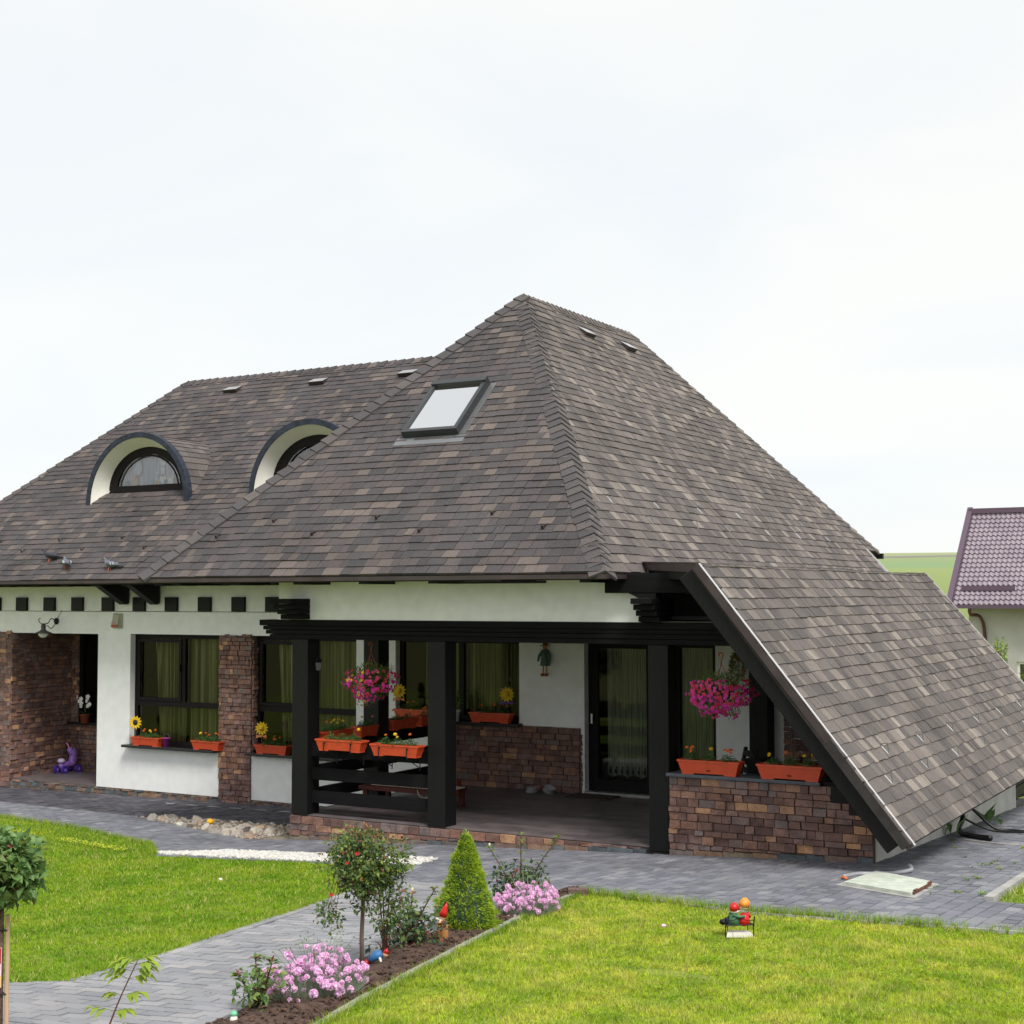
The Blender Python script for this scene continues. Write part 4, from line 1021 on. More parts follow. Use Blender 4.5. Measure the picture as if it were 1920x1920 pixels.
m = edge_tufts([(-6.12, 12.0), (-5.92, 10.6), (-5.56, 8.9), (-5.24, 7.4), (-4.94, 6.3), (-4.62, 5.2)], 1100, 4, (.03, .075)); o = m.build('edge_grass', None); tag(o, 'grass tufts overhanging the flower bed kerb', 'grass', kind='stuff')
# low yellow-green ground cover strip in the left lawn
m = MB(); r = random.Random(9)
for _ in range(900):
    t = r.random(); x = -16.1+t*3.2; y = 13.75-t*.75+r.gauss(0, .05)
    if abs(t-.42) < .1: continue
    m.leaf(gp(x, y, .01+r.random()*.03), (r.gauss(0, 1), r.gauss(0, 1), .5), (0, 0, 1), .03, .018)
o = m.build('ground_cover', M('yellow_sedum', (.55, .58, .04), .7, (.42, .5, .04), 20, trans=.2)); tag(o, 'yellow-green creeping ground cover strip in the left lawn', 'ground cover', kind='stuff')

# clover patches, thin dry stalks and fallen bits
m = MB(); r = random.Random(31)
for _ in range(60):
    x0, y0 = r.uniform(-5.0, -1.2), r.uniform(6.3, 11.2); R0 = r.uniform(.05, .16)
    if x0 < -4.6-(9-y0)*-.3*0 and y0 > 0 and not inside((x0, y0), LAWN_R[0]) and not inside((x0, y0), LAWN_R[1]): continue
    for _k in range(int(R0*420)):
        a = r.uniform(0, 6.28); q = R0*math.sqrt(r.random()); m.leaf(gp(x0+math.cos(a)*q, y0+math.sin(a)*q*.7, r.uniform(.015, .04)), (r.gauss(0, 1), r.gauss(0, 1), .25), (0, 0, 1), .018, .016, grassm)
o = m.build('clover', grassm); tag(o, 'clover patches of darker green in the right lawn', 'clover', kind='stuff')
m = MB()
for _ in range(70):
    x0, y0 = r.uniform(-5.2, -1.0), r.uniform(6.3, 11.3)
    if not inside((x0, y0), LAWN_R[0]) and not inside((x0, y0), LAWN_R[1]): continue
    p = gp(x0, y0); q = p+Vector((r.gauss(0, .025), r.gauss(0, .025), r.uniform(.05, .12))); m.tube([p, (p+q)/2+Vector((.004, 0, 0)), q], .0016, 4)
    if r.random() < .4: m.blob(q, .006, None, 5, 4)
o = m.build('dry_stalk', M('stalk_brown', (150, 120, 80), .9)); tag(o, 'thin brown dry stalks standing in the right lawn', 'stalks', kind='stuff')
m = MB()
for _ in range(170):
    x0, y0 = (r.uniform(-11, -2.9), r.uniform(11.6, 15)) if r.random() < .6 else (r.uniform(-8, -5.9), r.uniform(6.3, 12))
    if inside((x0, y0), LAWN_R[0]) or inside((x0, y0), LAWN_R[1]): continue
    m.leaf(gp(x0, y0, .012), (r.gauss(0, 1), r.gauss(0, 1), 0), (0, 0, 1), r.uniform(.008, .026), r.uniform(.006, .014), None, .1)
o = m.build('leaf_litter', M('litter_brown', (90, 66, 50), .9, (150, 130, 100), 30)); tag(o, 'tiny fallen leaves and crumbs scattered on the paving', 'litter', kind='stuff')

# flower bed soil and kerb
bed_polys = [ccw([BEDL[i], BEDR[i], BEDR[i+1], BEDL[i+1]]) for i in range(len(BEDL)-1)]
def bedsoil():
    m = MB(); r = random.Random(3); nu, nv = 14, 120; v = []
    def lerp_line(l, t):
        t *= len(l)-1; i = min(int(t), len(l)-2); f = t-i; return l[i][0]+(l[i+1][0]-l[i][0])*f, l[i][1]+(l[i+1][1]-l[i][1])*f
    for j in range(nv+1):
        a = lerp_line(BEDL, j/nv); b = lerp_line(BEDR, j/nv)
        for i in range(nu+1):
            s_ = i/nu; x = a[0]+(b[0]-a[0])*s_; y = a[1]+(b[1]-a[1])*s_
            v.append((x, y, gz(x, y)+.002+.03*math.sin(math.pi*s_)+(.018*mnoise.noise(Vector((x*9, y*9, 0)))+.012*mnoise.noise(Vector((x*25, y*25, 3))) if 0 < i < nu else -.02)))
    f = [(j*(nu+1)+i, j*(nu+1)+i+1, (j+1)*(nu+1)+i+1, (j+1)*(nu+1)+i) for j in range(nv) for i in range(nu)]
    m.add(v, f); o = m.build('flower_bed', soil, None, smooth=True); o['kind'] = 'structure'
    m = MB()
    for _ in range(900):
        t = r.random(); s_ = r.uniform(.05, .95); a = lerp_line(BEDL, t); b = lerp_line(BEDR, t); x = a[0]+(b[0]-a[0])*s_; y = a[1]+(b[1]-a[1])*s_
        q = r.uniform(.006, .018); m.blob((x, y, gz(x, y)+.02+.02*math.sin(math.pi*s_)), (q, q, q*.7), None, 5, 4, .3, r)
    o2 = m.build('soil_clod', soil, o, kind='stuff')
    return lerp_line
lerp_line = bedsoil()
def kerb(name, line, w_, h, label, seg=.5, mat=concrete, base=-.05):
    t = thing(name, label, 'kerb', gp(line[0][0], line[0][1])); L_ = []; 
    for i in range(len(line)-1):
        a, b = Vector(line[i]), Vector(line[i+1]); d = (b-a).length; n = max(1, round(d/seg))
        for k in range(n):
            p, q = a+(b-a)*(k/n), a+(b-a)*((k+1)/n); dr = (q-p).normalized(); nn = Vector((-dr.y, dr.x)); p = p+dr*.003; q = q-dr*.003; jz = random.uniform(-.004, .004)
            bot = [gp(*(p-nn*w_/2), base), gp(*(q-nn*w_/2), base), gp(*(q+nn*w_/2), base), gp(*(p+nn*w_/2), base)]
            top = [gp(*(p-nn*(w_/2-.004)), h+jz), gp(*(q-nn*(w_/2-.004)), h+jz), gp(*(q+nn*(w_/2-.004)), h+jz), gp(*(p+nn*(w_/2-.004)), h+jz)]
            MB().prism(bot, top).build('kerbstone', mat, t)
    return t
kerb('bed_kerb', BEDR, .062, .018, 'pale concrete kerb between the flower bed and the right lawn')
kerb('bed_kerb', [(-6.36, 12.1), (-6.2, 12.07)], .04, .0, 'short kerb end at the far tip of the flower bed')
kerb('lawn_kerb', [(-2.78, 13.15), (-2.84, 26)], .09, .035, 'pale kerb around the small lawn at the right edge', seg=1)
kerb('lawn_kerb', [(-6.1, 12.0), (-4.34, 11.4), (-2.9, 11.55), (1.5, 12.0)], .05, .012, 'low grey kerb between the paving and the right lawn', seg=1)
# paved border courses of the path
bp = MB(); 
Bd = Pieces('border_paver', 120)
for line, off in ((PEL, .09), (BEDL, -.07)):
    for i in range(len(line)-1):
        a, b = Vector(line[i]), Vector(line[i+1]); d = (b-a).length; n = max(1, round(d/.21)); dr = (b-a).normalized(); nn = Vector((-dr.y, dr.x))*(1 if off > 0 else -1)
        if (nn.x > 0) != (off > 0): nn = -nn
        for k in range(n):
            p = a+dr*(d*k/n+.003); q = a+dr*(d*(k+1)/n-.003); i0, i1 = .003, .105
            ring = [p+nn*i0, q+nn*i0, q+nn*i1, p+nn*i1]
            if area2([tuple(z) for z in ring]) < 0: ring = ring[::-1]
            Bd.add([gp(x.x, x.y, -.01) for x in ring], [gp(x.x, x.y, .006) for x in ring], paver_p, path_o)
Bd.flush(path_o)
# white pebble strip
m = MB(); r = random.Random(12)
for _ in range(9500):
    t = r.random(); x = -12.5+t*3.7; lo_ = 13.10-.0*t; hi_ = min(13.1+(t+.02)*2.6, 13.62+.2*t); y = r.uniform(lo_+.03*mnoise.noise(Vector((x*4, 0, 0))), hi_)
    if x > -8.85-(y-13.2)*.1: continue
    q = r.uniform(.012, .024); m.blob((x, y, gz(x, y)+r.uniform(.0, .02)), (q, q*r.uniform(.7, 1), q*.7), None, 5, 4, .15, r)
o = m.build('white_pebble', M('white_pebbles', (.70, .68, .64), .8, (.46, .44, .41), 22)); tag(o, 'strip of small white pebbles between the left lawn and the paving', 'pebbles', kind='stuff')
# rubble bed left of the porch
rub = ccw([(-15.94, 16.2), (-15.1, 15.85), (-12.6, 14.85), (-12.02, 15.05), (-12.02, 15.25), (-13.2, 16.55), (-14.7, 16.45)])
sheet('rubble_bed', rub, M('rubble_sand', (150, 138, 122), 1, (120, 108, 96), 20, bump=.8, bs=80), -.012)
rockm = M_piece('rock', [(0, (130, 126, 120)), (.3, (168, 160, 148)), (.5, (182, 178, 170)), (.65, (150, 124, 106)), (.8, (156, 152, 148)), (.92, (176, 146, 118)), (1, (92, 88, 86))], .9, 30, .15, 8, .2, bump=.8, bs=30)
def rockmesh(r):
    m = MB(); n = r.randint(5, 7); a0 = r.random()*6; rx, ry, h = 1, r.uniform(.55, .9), r.uniform(.35, .7)
    bot = [Vector((math.cos(a0+6.283*i/n)*rx*r.uniform(.8, 1.1), math.sin(a0+6.283*i/n)*ry*r.uniform(.8, 1.1), -.3)) for i in range(n)]
    mid = [Vector((p.x*r.uniform(.95, 1.1), p.y*r.uniform(.95, 1.1), r.uniform(0, .2)*h)) for p in bot]
    tx, ty = r.uniform(-.4, .4), r.uniform(-.4, .4)
    top = [Vector((p.x*.7, p.y*.7, h+tx*p.x+ty*p.y)) for p in bot]
    m.prism(bot, mid, None, False); m.f = m.f[1:]; m.m = m.m[1:]; m.prism(mid, top, None, False)
    return m
protos = []
r = random.Random(5)
for i in range(7): protos.append(rockmesh(r))
k = 0
for _ in range(70):
    t = r.random()**.8; x = -15.6+t*3.05; yc = 16.1-t*.85; wv = .15+.45*t; y = yc+r.uniform(-wv, wv)*.75
    if not inside((x, y), rub): continue
    q = r.uniform(.04, .11)
    if k < 7: o = protos[k].build('rock', rockm, None, local=True)
    else: o = RK[k % 7].copy(); col.objects.link(o)
    if k == 0: RK = []
    if k < 7: RK.append(o)
    o.location = gp(x, y, q*.15); o.rotation_euler = (r.uniform(-.25, .25), r.uniform(-.25, .25), r.random()*6.28); o.scale = (q, q, q*1.0)
    tag(o, 'angular broken rock lying in the rubble bed left of the porch', 'rock', 'rocks in the rubble bed'); k += 1
m = MB()
for _ in range(900):
    x = r.uniform(-15.9, -12.5); y = r.uniform(14.8, 16.6)
    if not inside((x, y), rub): continue
    q = r.uniform(.012, .04); m.blob((x, y, gz(x, y)+.0), (q, q*r.uniform(.6, 1), q*.6), None, 5, 4, .25, r)
o = m.build('rubble', rockm); tag(o, 'fine stone chips between the rocks of the rubble bed', 'rubble', kind='stuff')
m = MB(); m.blob((0, 0, .04), (.055, .055, .04), None, 10, 8); o = m.build('ball', M('yellow_rubber', (240, 180, 10), .4), None, local=True, smooth=True); o.location = gp(-13.97, 15.72, .03)
tag(o, 'small yellow ball lying on the rubble bed', 'ball')
m = MB(); r = random.Random(2)
for i in range(9): m.prism(*[[gp(-16.9+.47*i+dx+r.uniform(-.05, .05), 17.9+dy, h) for dx, dy in ((0, 0), (.16+.05*(i % 3), .03), (.18, .06), (.02, .05))] for h in (.004, .006)])
o = m.build('paint_stain', M('white_stain', (.5, .5, .52), .8)); o.parent = wall_strip_o; o.location = o.location-wl(wall_strip_o)

# bricks at the pavement corner
m = MB(); m.box(-.09, .09, -.05, .05, 0, .06); o = m.build('brick', M('old_brick', (120, 98, 90), .9, (90, 74, 70), 20, bump=.5), None, local=True); o.location = gp(-6.12, 11.82, 0); o.rotation_euler = (0, 0, .5)
tag(o, 'single brown brick standing at the far corner of the right lawn', 'brick')

# manhole slab, hose, cables
t = thing('manhole_cover', 'pale concrete inspection cover with rusty hinges set in the paving', 'manhole cover', gp(-3.77, 13.62))
c = Vector((-3.77, 13.62)); sp4 = [Vector(p) for p in slab_poly]
if area2(slab_poly) < 0: sp4 = sp4[::-1]
sc4 = lambda k: [c+(p-c)*k for p in sp4]
MB().prism([gp(p.x, p.y, -.02) for p in sc4(1.06)], [gp(p.x, p.y, .008) for p in sc4(1.06)]).build('surround', concrete, t)
MB().prism([gp(p.x, p.y, .009) for p in sc4(.9)], [gp(p.x, p.y, .035) for p in sc4(.9)]).build('cover', slabm, t)
m = MB(); e0, e1 = sc4(.92)[1], sc4(.92)[2]
rust = M('rust', (120, 70, 50), .9, (70, 46, 40), 40)
for f_ in (.15, .8):
    p = e0+(e1-e0)*f_; m.tube([gp(p.x, p.y, .035), gp(*(p+(e1-e0)*.12), .035)], .014, 8)
m.build('hinge', rust, t); MB().beam(gp(*(e0+(e1-e0)*.1), .022), gp(*(e0+(e1-e0)*.9), .022), .02, .02).build('hinge', rust, t)
def curve_pts(ps, n=8):
    ps = [Vector(p) for p in ps]; out = []
    for i in range(len(ps)-1):
        p0, p1, p2, p3 = ps[max(i-1, 0)], ps[i], ps[i+1], ps[min(i+2, len(ps)-1)]
        for k in range(n):
            t_ = k/n; out.append(.5*((2*p1)+(p2-p0)*t_+(2*p0-5*p1+4*p2-p3)*t_*t_+(3*p1-p0-3*p2+p3)*t_**3))
    return out+[ps[-1]]
t = thing('hose', 'short grey hose end curling on the paving beside the concrete cover', 'hose', gp(-4.0, 14.2))
ps = curve_pts([gp(-4.27, 13.8, .02), gp(-4.2, 14.05, .02), gp(-4.05, 14.15, .02), gp(-3.9, 14.35, .02), gp(-3.82, 14.55, .03), gp(-3.87, 14.7, .05)])
MB().tube(ps, .022, 8).build('tube', M('hose_grey', (150, 150, 156), .35), t, smooth=True); MB().tube([gp(-4.27, 13.8, .02), gp(-4.26, 13.74, .02), gp(-4.2, 13.68, .02)], .012, 8).build('coupling', M('orange_plastic', (220, 110, 50), .5), t, smooth=True)
blk = M('black_pipe', (16, 16, 18), .4)
t = thing('drain_pipe', 'black corrugated pipes coming out of the white wall under the low roof edge', 'pipe', gp(-4.2, 18.3))
MB().tube(curve_pts([(-4.33, 18.6, .25), (-4.2, 18.5, .1), (-4.2, 18.3, gz(-4.2, 18.3)+.05), (-3.95, 17.95, gz(-3.9, 17.9)+.03), (-3.72, 17.8, gz(-3.6, 17.7)+.03)]), .032, 10).build('pipe', blk, t, smooth=True)
MB().tube(curve_pts([(-4.33, 18.7, .3), (-4.15, 18.8, .15), (-3.9, 18.85, gz(-3.9, 18.9)+.06), (-3.65, 18.9, gz(-3.6, 19)+.03), (-3.4, 18.75, gz(-3.2, 18.7)+.03)]), .019, 8).build('pipe', blk, t, smooth=True)
MB().tube(curve_pts([(-4.33, 18.4, .2), (-4.2, 18.6, .05), (-3.9, 18.75, gz(-3.9, 18.7)+.03), (-3.5, 18.8, gz(-3.5, 18.8)+.03)]), .016, 6).build('pipe', blk, t, smooth=True)
o = MB().tube(curve_pts([gp(-4.0, 17.7, .012), gp(-3.5, 17.5, .012), gp(-3.0, 17.5, .012), gp(-2.95, 17.9, .012), gp(-3.3, 18.2, .012)]), .007, 5).build('cable', M('pale_cable', (176, 168, 158), .6)); tag(o, 'thin pale cable looping on the paving below the low roof edge', 'cable')

# ------------------------------------------------------------------ PLANTS
def LM(name, a, b, c3=None, trans=.3): return M(name, a, .55, b, 16, c3=c3, trans=trans, spec=.4)
leaf_rose = LM('rose_leaf', (.08, .14, .04), (.17, .24, .07)); leaf_dk = LM('dark_leaf', (.03, .065, .035), (.06, .11, .05)); leaf_yg = LM('young_leaf', (.26, .30, .05), (.2, .3, .06))
leaf_red = LM('red_leaf', (.22, .05, .05), (.3, .1, .06)); leaf_std = LM('broad_leaf', (.09, .19, .06), (.20, .33, .10)); leaf_lime = LM('lime_leaf', (.34, .42, .04), (.26, .38, .05))
leaf_m = LM('marigold_leaf', (.07, .17, .05), (.13, .25, .07)); conif_m = LM('conifer_needles', (.11, .21, .008), (.34, .45, .016), trans=.15)
leaf_gr = LM('grey_green_leaf', (.22, .28, .2), (.3, .36, .24))
stem_g = M('green_stem', (.12, .16, .06), .6); stem_b = M('woody_stem', (86, 66, 56), .8, (120, 96, 84), 30, bump=.5); stem_r = M('reddish_stem', (96, 52, 44), .6)
orange = M('orange_petal', (.85, .20, .01), .6, trans=.2); yellow = M('yellow_petal', (.85, .58, .02), .6, trans=.2); ored = M('red_orange_petal', (.62, .07, .01), .6, trans=.2)
magenta = M('magenta_petal', (.72, .03, .38), .5, trans=.2); crimson = M('crimson_petal', (.60, .02, .09), .5, trans=.2); purple = M('purple_petal', (.25, .04, .35), .5, trans=.2)
pink = M('pink_petal', (.88, .46, .78), .6, (.95, .76, .92), 60, trans=.2); redp = M('red_petal', (.45, .01, .02), .5)
white_p = M('white_petal', (.8, .78, .76), .6)

def bush_leaves(m, c, rad, n, ls, mats, r, shell=.35, wr=.6):
    for _ in range(n):
        while True:
            d = Vector((r.uniform(-1, 1), r.uniform(-1, 1), r.uniform(-1, 1)))
            if shell < d.length < 1: break
        p = Vector((c[0]+d.x*rad[0], c[1]+d.y*rad[1], c[2]+d.z*rad[2])); q = ls*r.uniform(.6, 1.25)
        m.leaf(p, d.normalized()*.7+Vector((r.gauss(0, .6), r.gauss(0, .6), r.gauss(0, .5)-.15)), Vector((r.gauss(0, .5), r.gauss(0, .5), 1)), q, q*wr, r.choices([x for x, _ in mats], [y for _, y in mats])[0])
# standard rose
def rose_standard():
    b = gp(-5.86, 8.13); t = thing('rose_tree', 'standard rose with airy round crown, small red blooms and brown buds in the flower bed', 'rose tree', b); r = random.Random(8)
    m = MB(); m.tube([b, b+Vector((-.008, 0, .2)), b+Vector((.004, 0, .42)), b+Vector((-.003, 0, .52))], [.017, .015, .014, .012], 8); m.build('trunk', M('stake_wood', (146, 128, 118), .8, (112, 92, 82), 12, stretch=(1, 1, .1), bump=.5), t, smooth=True)
    cc = b+Vector((.02, 0, .66)); m = MB(); f = MB(); pets = []
    clumps = []
    for _ in range(104):
        d = Vector((r.gauss(0, 1), r.gauss(0, 1), r.gauss(0, 1))).normalized(); rr = r.uniform(.35, 1)
        e_ = cc+Vector((d.x*.29*rr, d.y*.29*rr, d.z*.27*rr+.04)); clumps.append(e_)
        mid = b+Vector((0, 0, .52))+(e_-(b+Vector((0, 0, .52))))*.5+Vector((0, 0, .03)); m.tube([b+Vector((0, 0, .5)), mid, e_], [.005, .003, .0015], 4)
    for _ in range(9):
        a = r.uniform(0, 6.28); e_ = cc+Vector((math.cos(a)*.27, math.sin(a)*.27, -.22-r.random()*.1)); clumps.append(e_); m.tube([b+Vector((0, 0, .55)), cc+Vector((math.cos(a)*.2, math.sin(a)*.2, -.02)), e_], [.004, .003, .0015], 4)
    m.build('branch', stem_r, t, kind='stuff')
    for e_ in clumps:
        tone = [(leaf_rose, 6), (leaf_dk, 1.5), (leaf_yg, 2.4 if e_.z > cc.z else .8), (leaf_red, .4)]
        bush_leaves(f, e_, (.08, .08, .07), 52, .033, tone, r, 0)
    f.build('foliage', None, t, kind='stuff')
    budm = M('brown_bud', (150, 116, 80), .7, (120, 60, 50), 60); m = MB()
    for _ in range(46):
        a = r.uniform(0, 6.28); rr = r.uniform(0, .24); p = cc+Vector((math.cos(a)*rr, math.sin(a)*rr, .2+r.uniform(0, .13)-rr*.3)); m.tube([p-Vector((0, 0, .07)), p], .0018, 4); m.blob(p, (.007, .007, .013), None, 6, 5)
    m.build('bud', budm, t, kind='stuff')
    for dx, dz in ((-.09, .09), (-.03, .15), (-.2, -.12), (.0, -.02)):
        m = MB(); p = cc+RT*dx+Vector((0, 0, dz))-Vector((FW.x, FW.y, 0))*.24
        for q in range(3): m.petals(p-FW*.006*q, -FW+Vector((0, 0, .5)), .016-.003*q, 6, redp, None, .5)
        m.build('blossom', redp, t)
rose_standard()
def rose_bush(x, y, h, w_, n, seed, label, canes=(), ls=.05, mats=None, redtips=True, buds=0, nm='rose_bush', density=1):
    b = gp(x, y); t = thing(nm, label, 'rose bush', b); r = random.Random(seed); s_ = MB(); f = MB(); mats = mats or [(leaf_dk, 5), (leaf_rose, 3), (leaf_red, .3)]
    for _ in range(n):
        a = r.uniform(0, 6.28); rr = r.uniform(.2, 1)*w_; e_ = b+Vector((math.cos(a)*rr, math.sin(a)*rr, h*r.uniform(.35, 1)*(1-.3*rr/w_)))
        s_.tube([b+Vector((r.gauss(0, .02), r.gauss(0, .02), 0)), b+(e_-b)*.5+Vector((0, 0, .03)), e_], [.006, .004, .002], 5)
        bush_leaves(f, e_, (.09, .09, .08), int(13*density), ls, mats, r, 0)
    for (dx, dz, lean) in canes:
        e_ = b+RT*dx+Vector((0, 0, dz)); p1 = b+(e_-b)*.5+Vector((0, 0, lean)); cp_ = curve_pts([b, p1, e_], 5); s_.tube(cp_, [.007-.004*i/len(cp_) for i in range(len(cp_))], 6)
        for i in range(4, len(cp_)):
            for q in range(3): f.leaf(cp_[i], Vector((r.gauss(0, 1), r.gauss(0, 1), r.uniform(-.2, .5))), (0, 0, 1), ls*1.15, ls*.66, r.choice([leaf_yg, leaf_rose, leaf_rose]))
        for q in range(4): f.leaf(e_, Vector((r.gauss(0, 1), r.gauss(0, 1), .3)), (0, 0, 1), ls*.9, ls*.45, leaf_red if redtips else leaf_yg)
    s_.build('stem', stem_r, t, kind='stuff', smooth=True); f.build('foliage', None, t, kind='stuff')
    for k in range(buds):
        dx, dz, _ = canes[k % len(canes)]; p = b+RT*dx+Vector((0, 0, dz+.03)); MB().tube([p-Vector((0, 0, .04)), p], .002, 4, stem_g).blob(p, (.010, .010, .016), M_bud, 8, 6).build('bud', None, t, smooth=True)
    return t
M_bud = M('cream_bud', (.75, .6, .36), .6)
rose_bush(-6.06, 8.98, .29, .22, 40, 3, 'low dark-leaved rose bush with a red shoot between the rose tree and the tree-stump gnome', canes=((.03, .38, 0), (.20, .42, .03), (-.12, .3, 0)), buds=1)
rose_bush(-5.93, 8.5, .30, .08, 6, 4, 'tall thin rose canes with sparse leaves just right of the rose tree trunk', canes=((-.06, .60, 0), (.04, .62, 0), (-.02, .52, 0)), ls=.045, density=.7)
rose_bush(-6.45, 11.35, .32, .26, 40, 5, 'rose bush with three tall shoots at the far tip of the flower bed', canes=((-.28, .46, 0), (0, .58, 0), (.34, .55, .05)), redtips=False, buds=1, ls=.052)
rose_bush(-5.66, 6.82, .24, .15, 26, 6, 'small rose bush with a red bud left of the near pink flowers', canes=((-.03, .30, 0), (-.13, .2, 0), (.07, .28, 0)), ls=.05, mats=[(leaf_rose, 3), (leaf_std, 4), (leaf_yg, 1)], density=.6)

# dwarf conifer
def conifer():
    b = gp(-6.065, 9.80); t = thing('dwarf_conifer', 'cone-shaped bright green dwarf conifer in the flower bed', 'conifer', b); r = random.Random(3); Hc = .76
    MB().tube([b, b+Vector((0, 0, .3))], [.02, .01], 8).build('trunk', stem_b, t)
    m = MB()
    def rad(z): 
        u = z/Hc; return float(np.interp(u, [0, .06, .14, .29, .5, .66, .82, 1], [.205, .235, .25, .222, .156, .12, .072, .006]))
    cl = [(r.uniform(.02, 1)**1.2, r.uniform(0, 6.283)) for _ in range(330)]
    for u, a in cl:
        z = u*Hc*.99; R_ = rad(z)*r.uniform(.86, 1.06)*(1+.22*mnoise.noise(Vector((math.cos(a)*2.2, math.sin(a)*2.2, z*9)))); c = b+Vector((math.cos(a)*R_, math.sin(a)*R_, z)); od = Vector((math.cos(a), math.sin(a), .7)).normalized()
        for _ in range(46):
            d = (od+Vector((r.gauss(0, .55), r.gauss(0, .55), r.gauss(0, .5)))).normalized(); p = c+Vector((r.gauss(0, .011), r.gauss(0, .011), r.gauss(0, .011)))-od*.02; ln = r.uniform(.016, .03); sd_ = d.orthogonal().normalized()*.0026
            m.add([p-sd_, p+sd_, p+d*ln], [(0, 1, 2)])
    for _ in range(6000):
        u = r.random()**1.3; z = u*Hc*.96; a = r.uniform(0, 6.283); R_ = rad(z)*.86; p = b+Vector((math.cos(a)*R_, math.sin(a)*R_, z)); d = Vector((math.cos(a)+r.gauss(0, .6), math.sin(a)+r.gauss(0, .6), r.gauss(.3, .6))).normalized(); sd_ = d.orthogonal().normalized()*.004
        m.add([p-sd_, p+sd_, p+d*.028], [(0, 1, 2)])
    m.build('foliage', conif_m, t, kind='stuff')
    m = MB(); k = []
    for i in range(13): z = Hc*.93*i/12+.03; k.append((max(rad(z)*.8-.004, .004), z))
    m.lathe(k, b, 18); m.build('foliage_core', leaf_dk, t, kind='stuff')
conifer()

# pink thrift clumps
head_proto = {}
def armeria(cx, cy_, rx, ry, h, n, seed, label):
    b = gp(cx, cy_); t = thing('thrift_clump', label, 'flowers', b); r = random.Random(seed); lf_ = MB(); st = MB()
    if 'h' not in head_proto:
        m = MB(); rr = random.Random(1)
        for _ in range(34):
            d = Vector((rr.gauss(0, 1), rr.gauss(0, 1), rr.gauss(.3, 1))).normalized(); s1 = d.orthogonal().normalized(); s2 = d.cross(s1); q = .6
            p = d*.45; m.add([p, p+d*.5+s1*.32, p+d*.62, p+d*.5-s1*.32], [(0, 1, 2, 3)]); m.add([p, p+d*.5+s2*.32, p+d*.62, p+d*.5-s2*.32], [(0, 1, 2, 3)])
        m.blob((0, 0, .05), (.62, .62, .5), None, 7, 5, .2, rr); me = m.build('flower_head', pink, None, local=True); head_proto['h'] = me.data; bpy.data.objects.remove(me)
    for _ in range(int(n*16)):
        a = r.uniform(0, 6.283); q = math.sqrt(r.random()); p = b+Vector((math.cos(a)*rx*q*.8, math.sin(a)*ry*q*.8, 0)); d = Vector((math.cos(a)*q+r.gauss(0, .4), math.sin(a)*q+r.gauss(0, .4), 1.1)).normalized()
        ln = h*r.uniform(.35, .75); s_ = d.orthogonal().normalized()*.002; lf_.add([p-s_, p+s_, p+d*ln], [(0, 1, 2)])
    lf_.build('foliage', leaf_gr, t, kind='stuff')
    for i in range(n):
        a = r.uniform(0, 6.283); q = math.sqrt(r.random()); p = b+Vector((math.cos(a)*rx*q*.6, math.sin(a)*ry*q*.6, 0)); e_ = b+Vector((math.cos(a)*rx*q, math.sin(a)*ry*q, h*r.uniform(.3, 1.15)*(1-.5*q*q)))
        st.tube([p, (p+e_)/2+Vector((0, 0, .02)), e_], .0016, 4)
        o = bpy.data.objects.new('flower_head', head_proto['h']); col.objects.link(o); o.parent = t; o.location = e_-b; s_ = r.uniform(.011, .029); o.scale = (s_,)*3; o.rotation_euler = (r.uniform(-.4, .4), r.uniform(-.4, .4), r.random()*6)
    for i in range(int(n*.2)):
        a = r.uniform(0, 6.283); q = math.sqrt(r.random())*.8; e_ = b+Vector((math.cos(a)*rx*q, math.sin(a)*ry*q, h*r.uniform(1, 1.35))); st.tube([b+(e_-b)*.1, e_], .0014, 4); st.blob(e_, .006, None, 6, 4)
    st.build('stalk', leaf_gr, t, kind='stuff')
armeria(-5.62, 7.28, .30, .38, .26, 200, 5, 'large clump of pink thrift flowers at the near end of the flower bed')
armeria(-6.03, 10.72, .24, .36, .24, 150, 6, 'clump of pink thrift flowers between the conifer and the far rose bush')

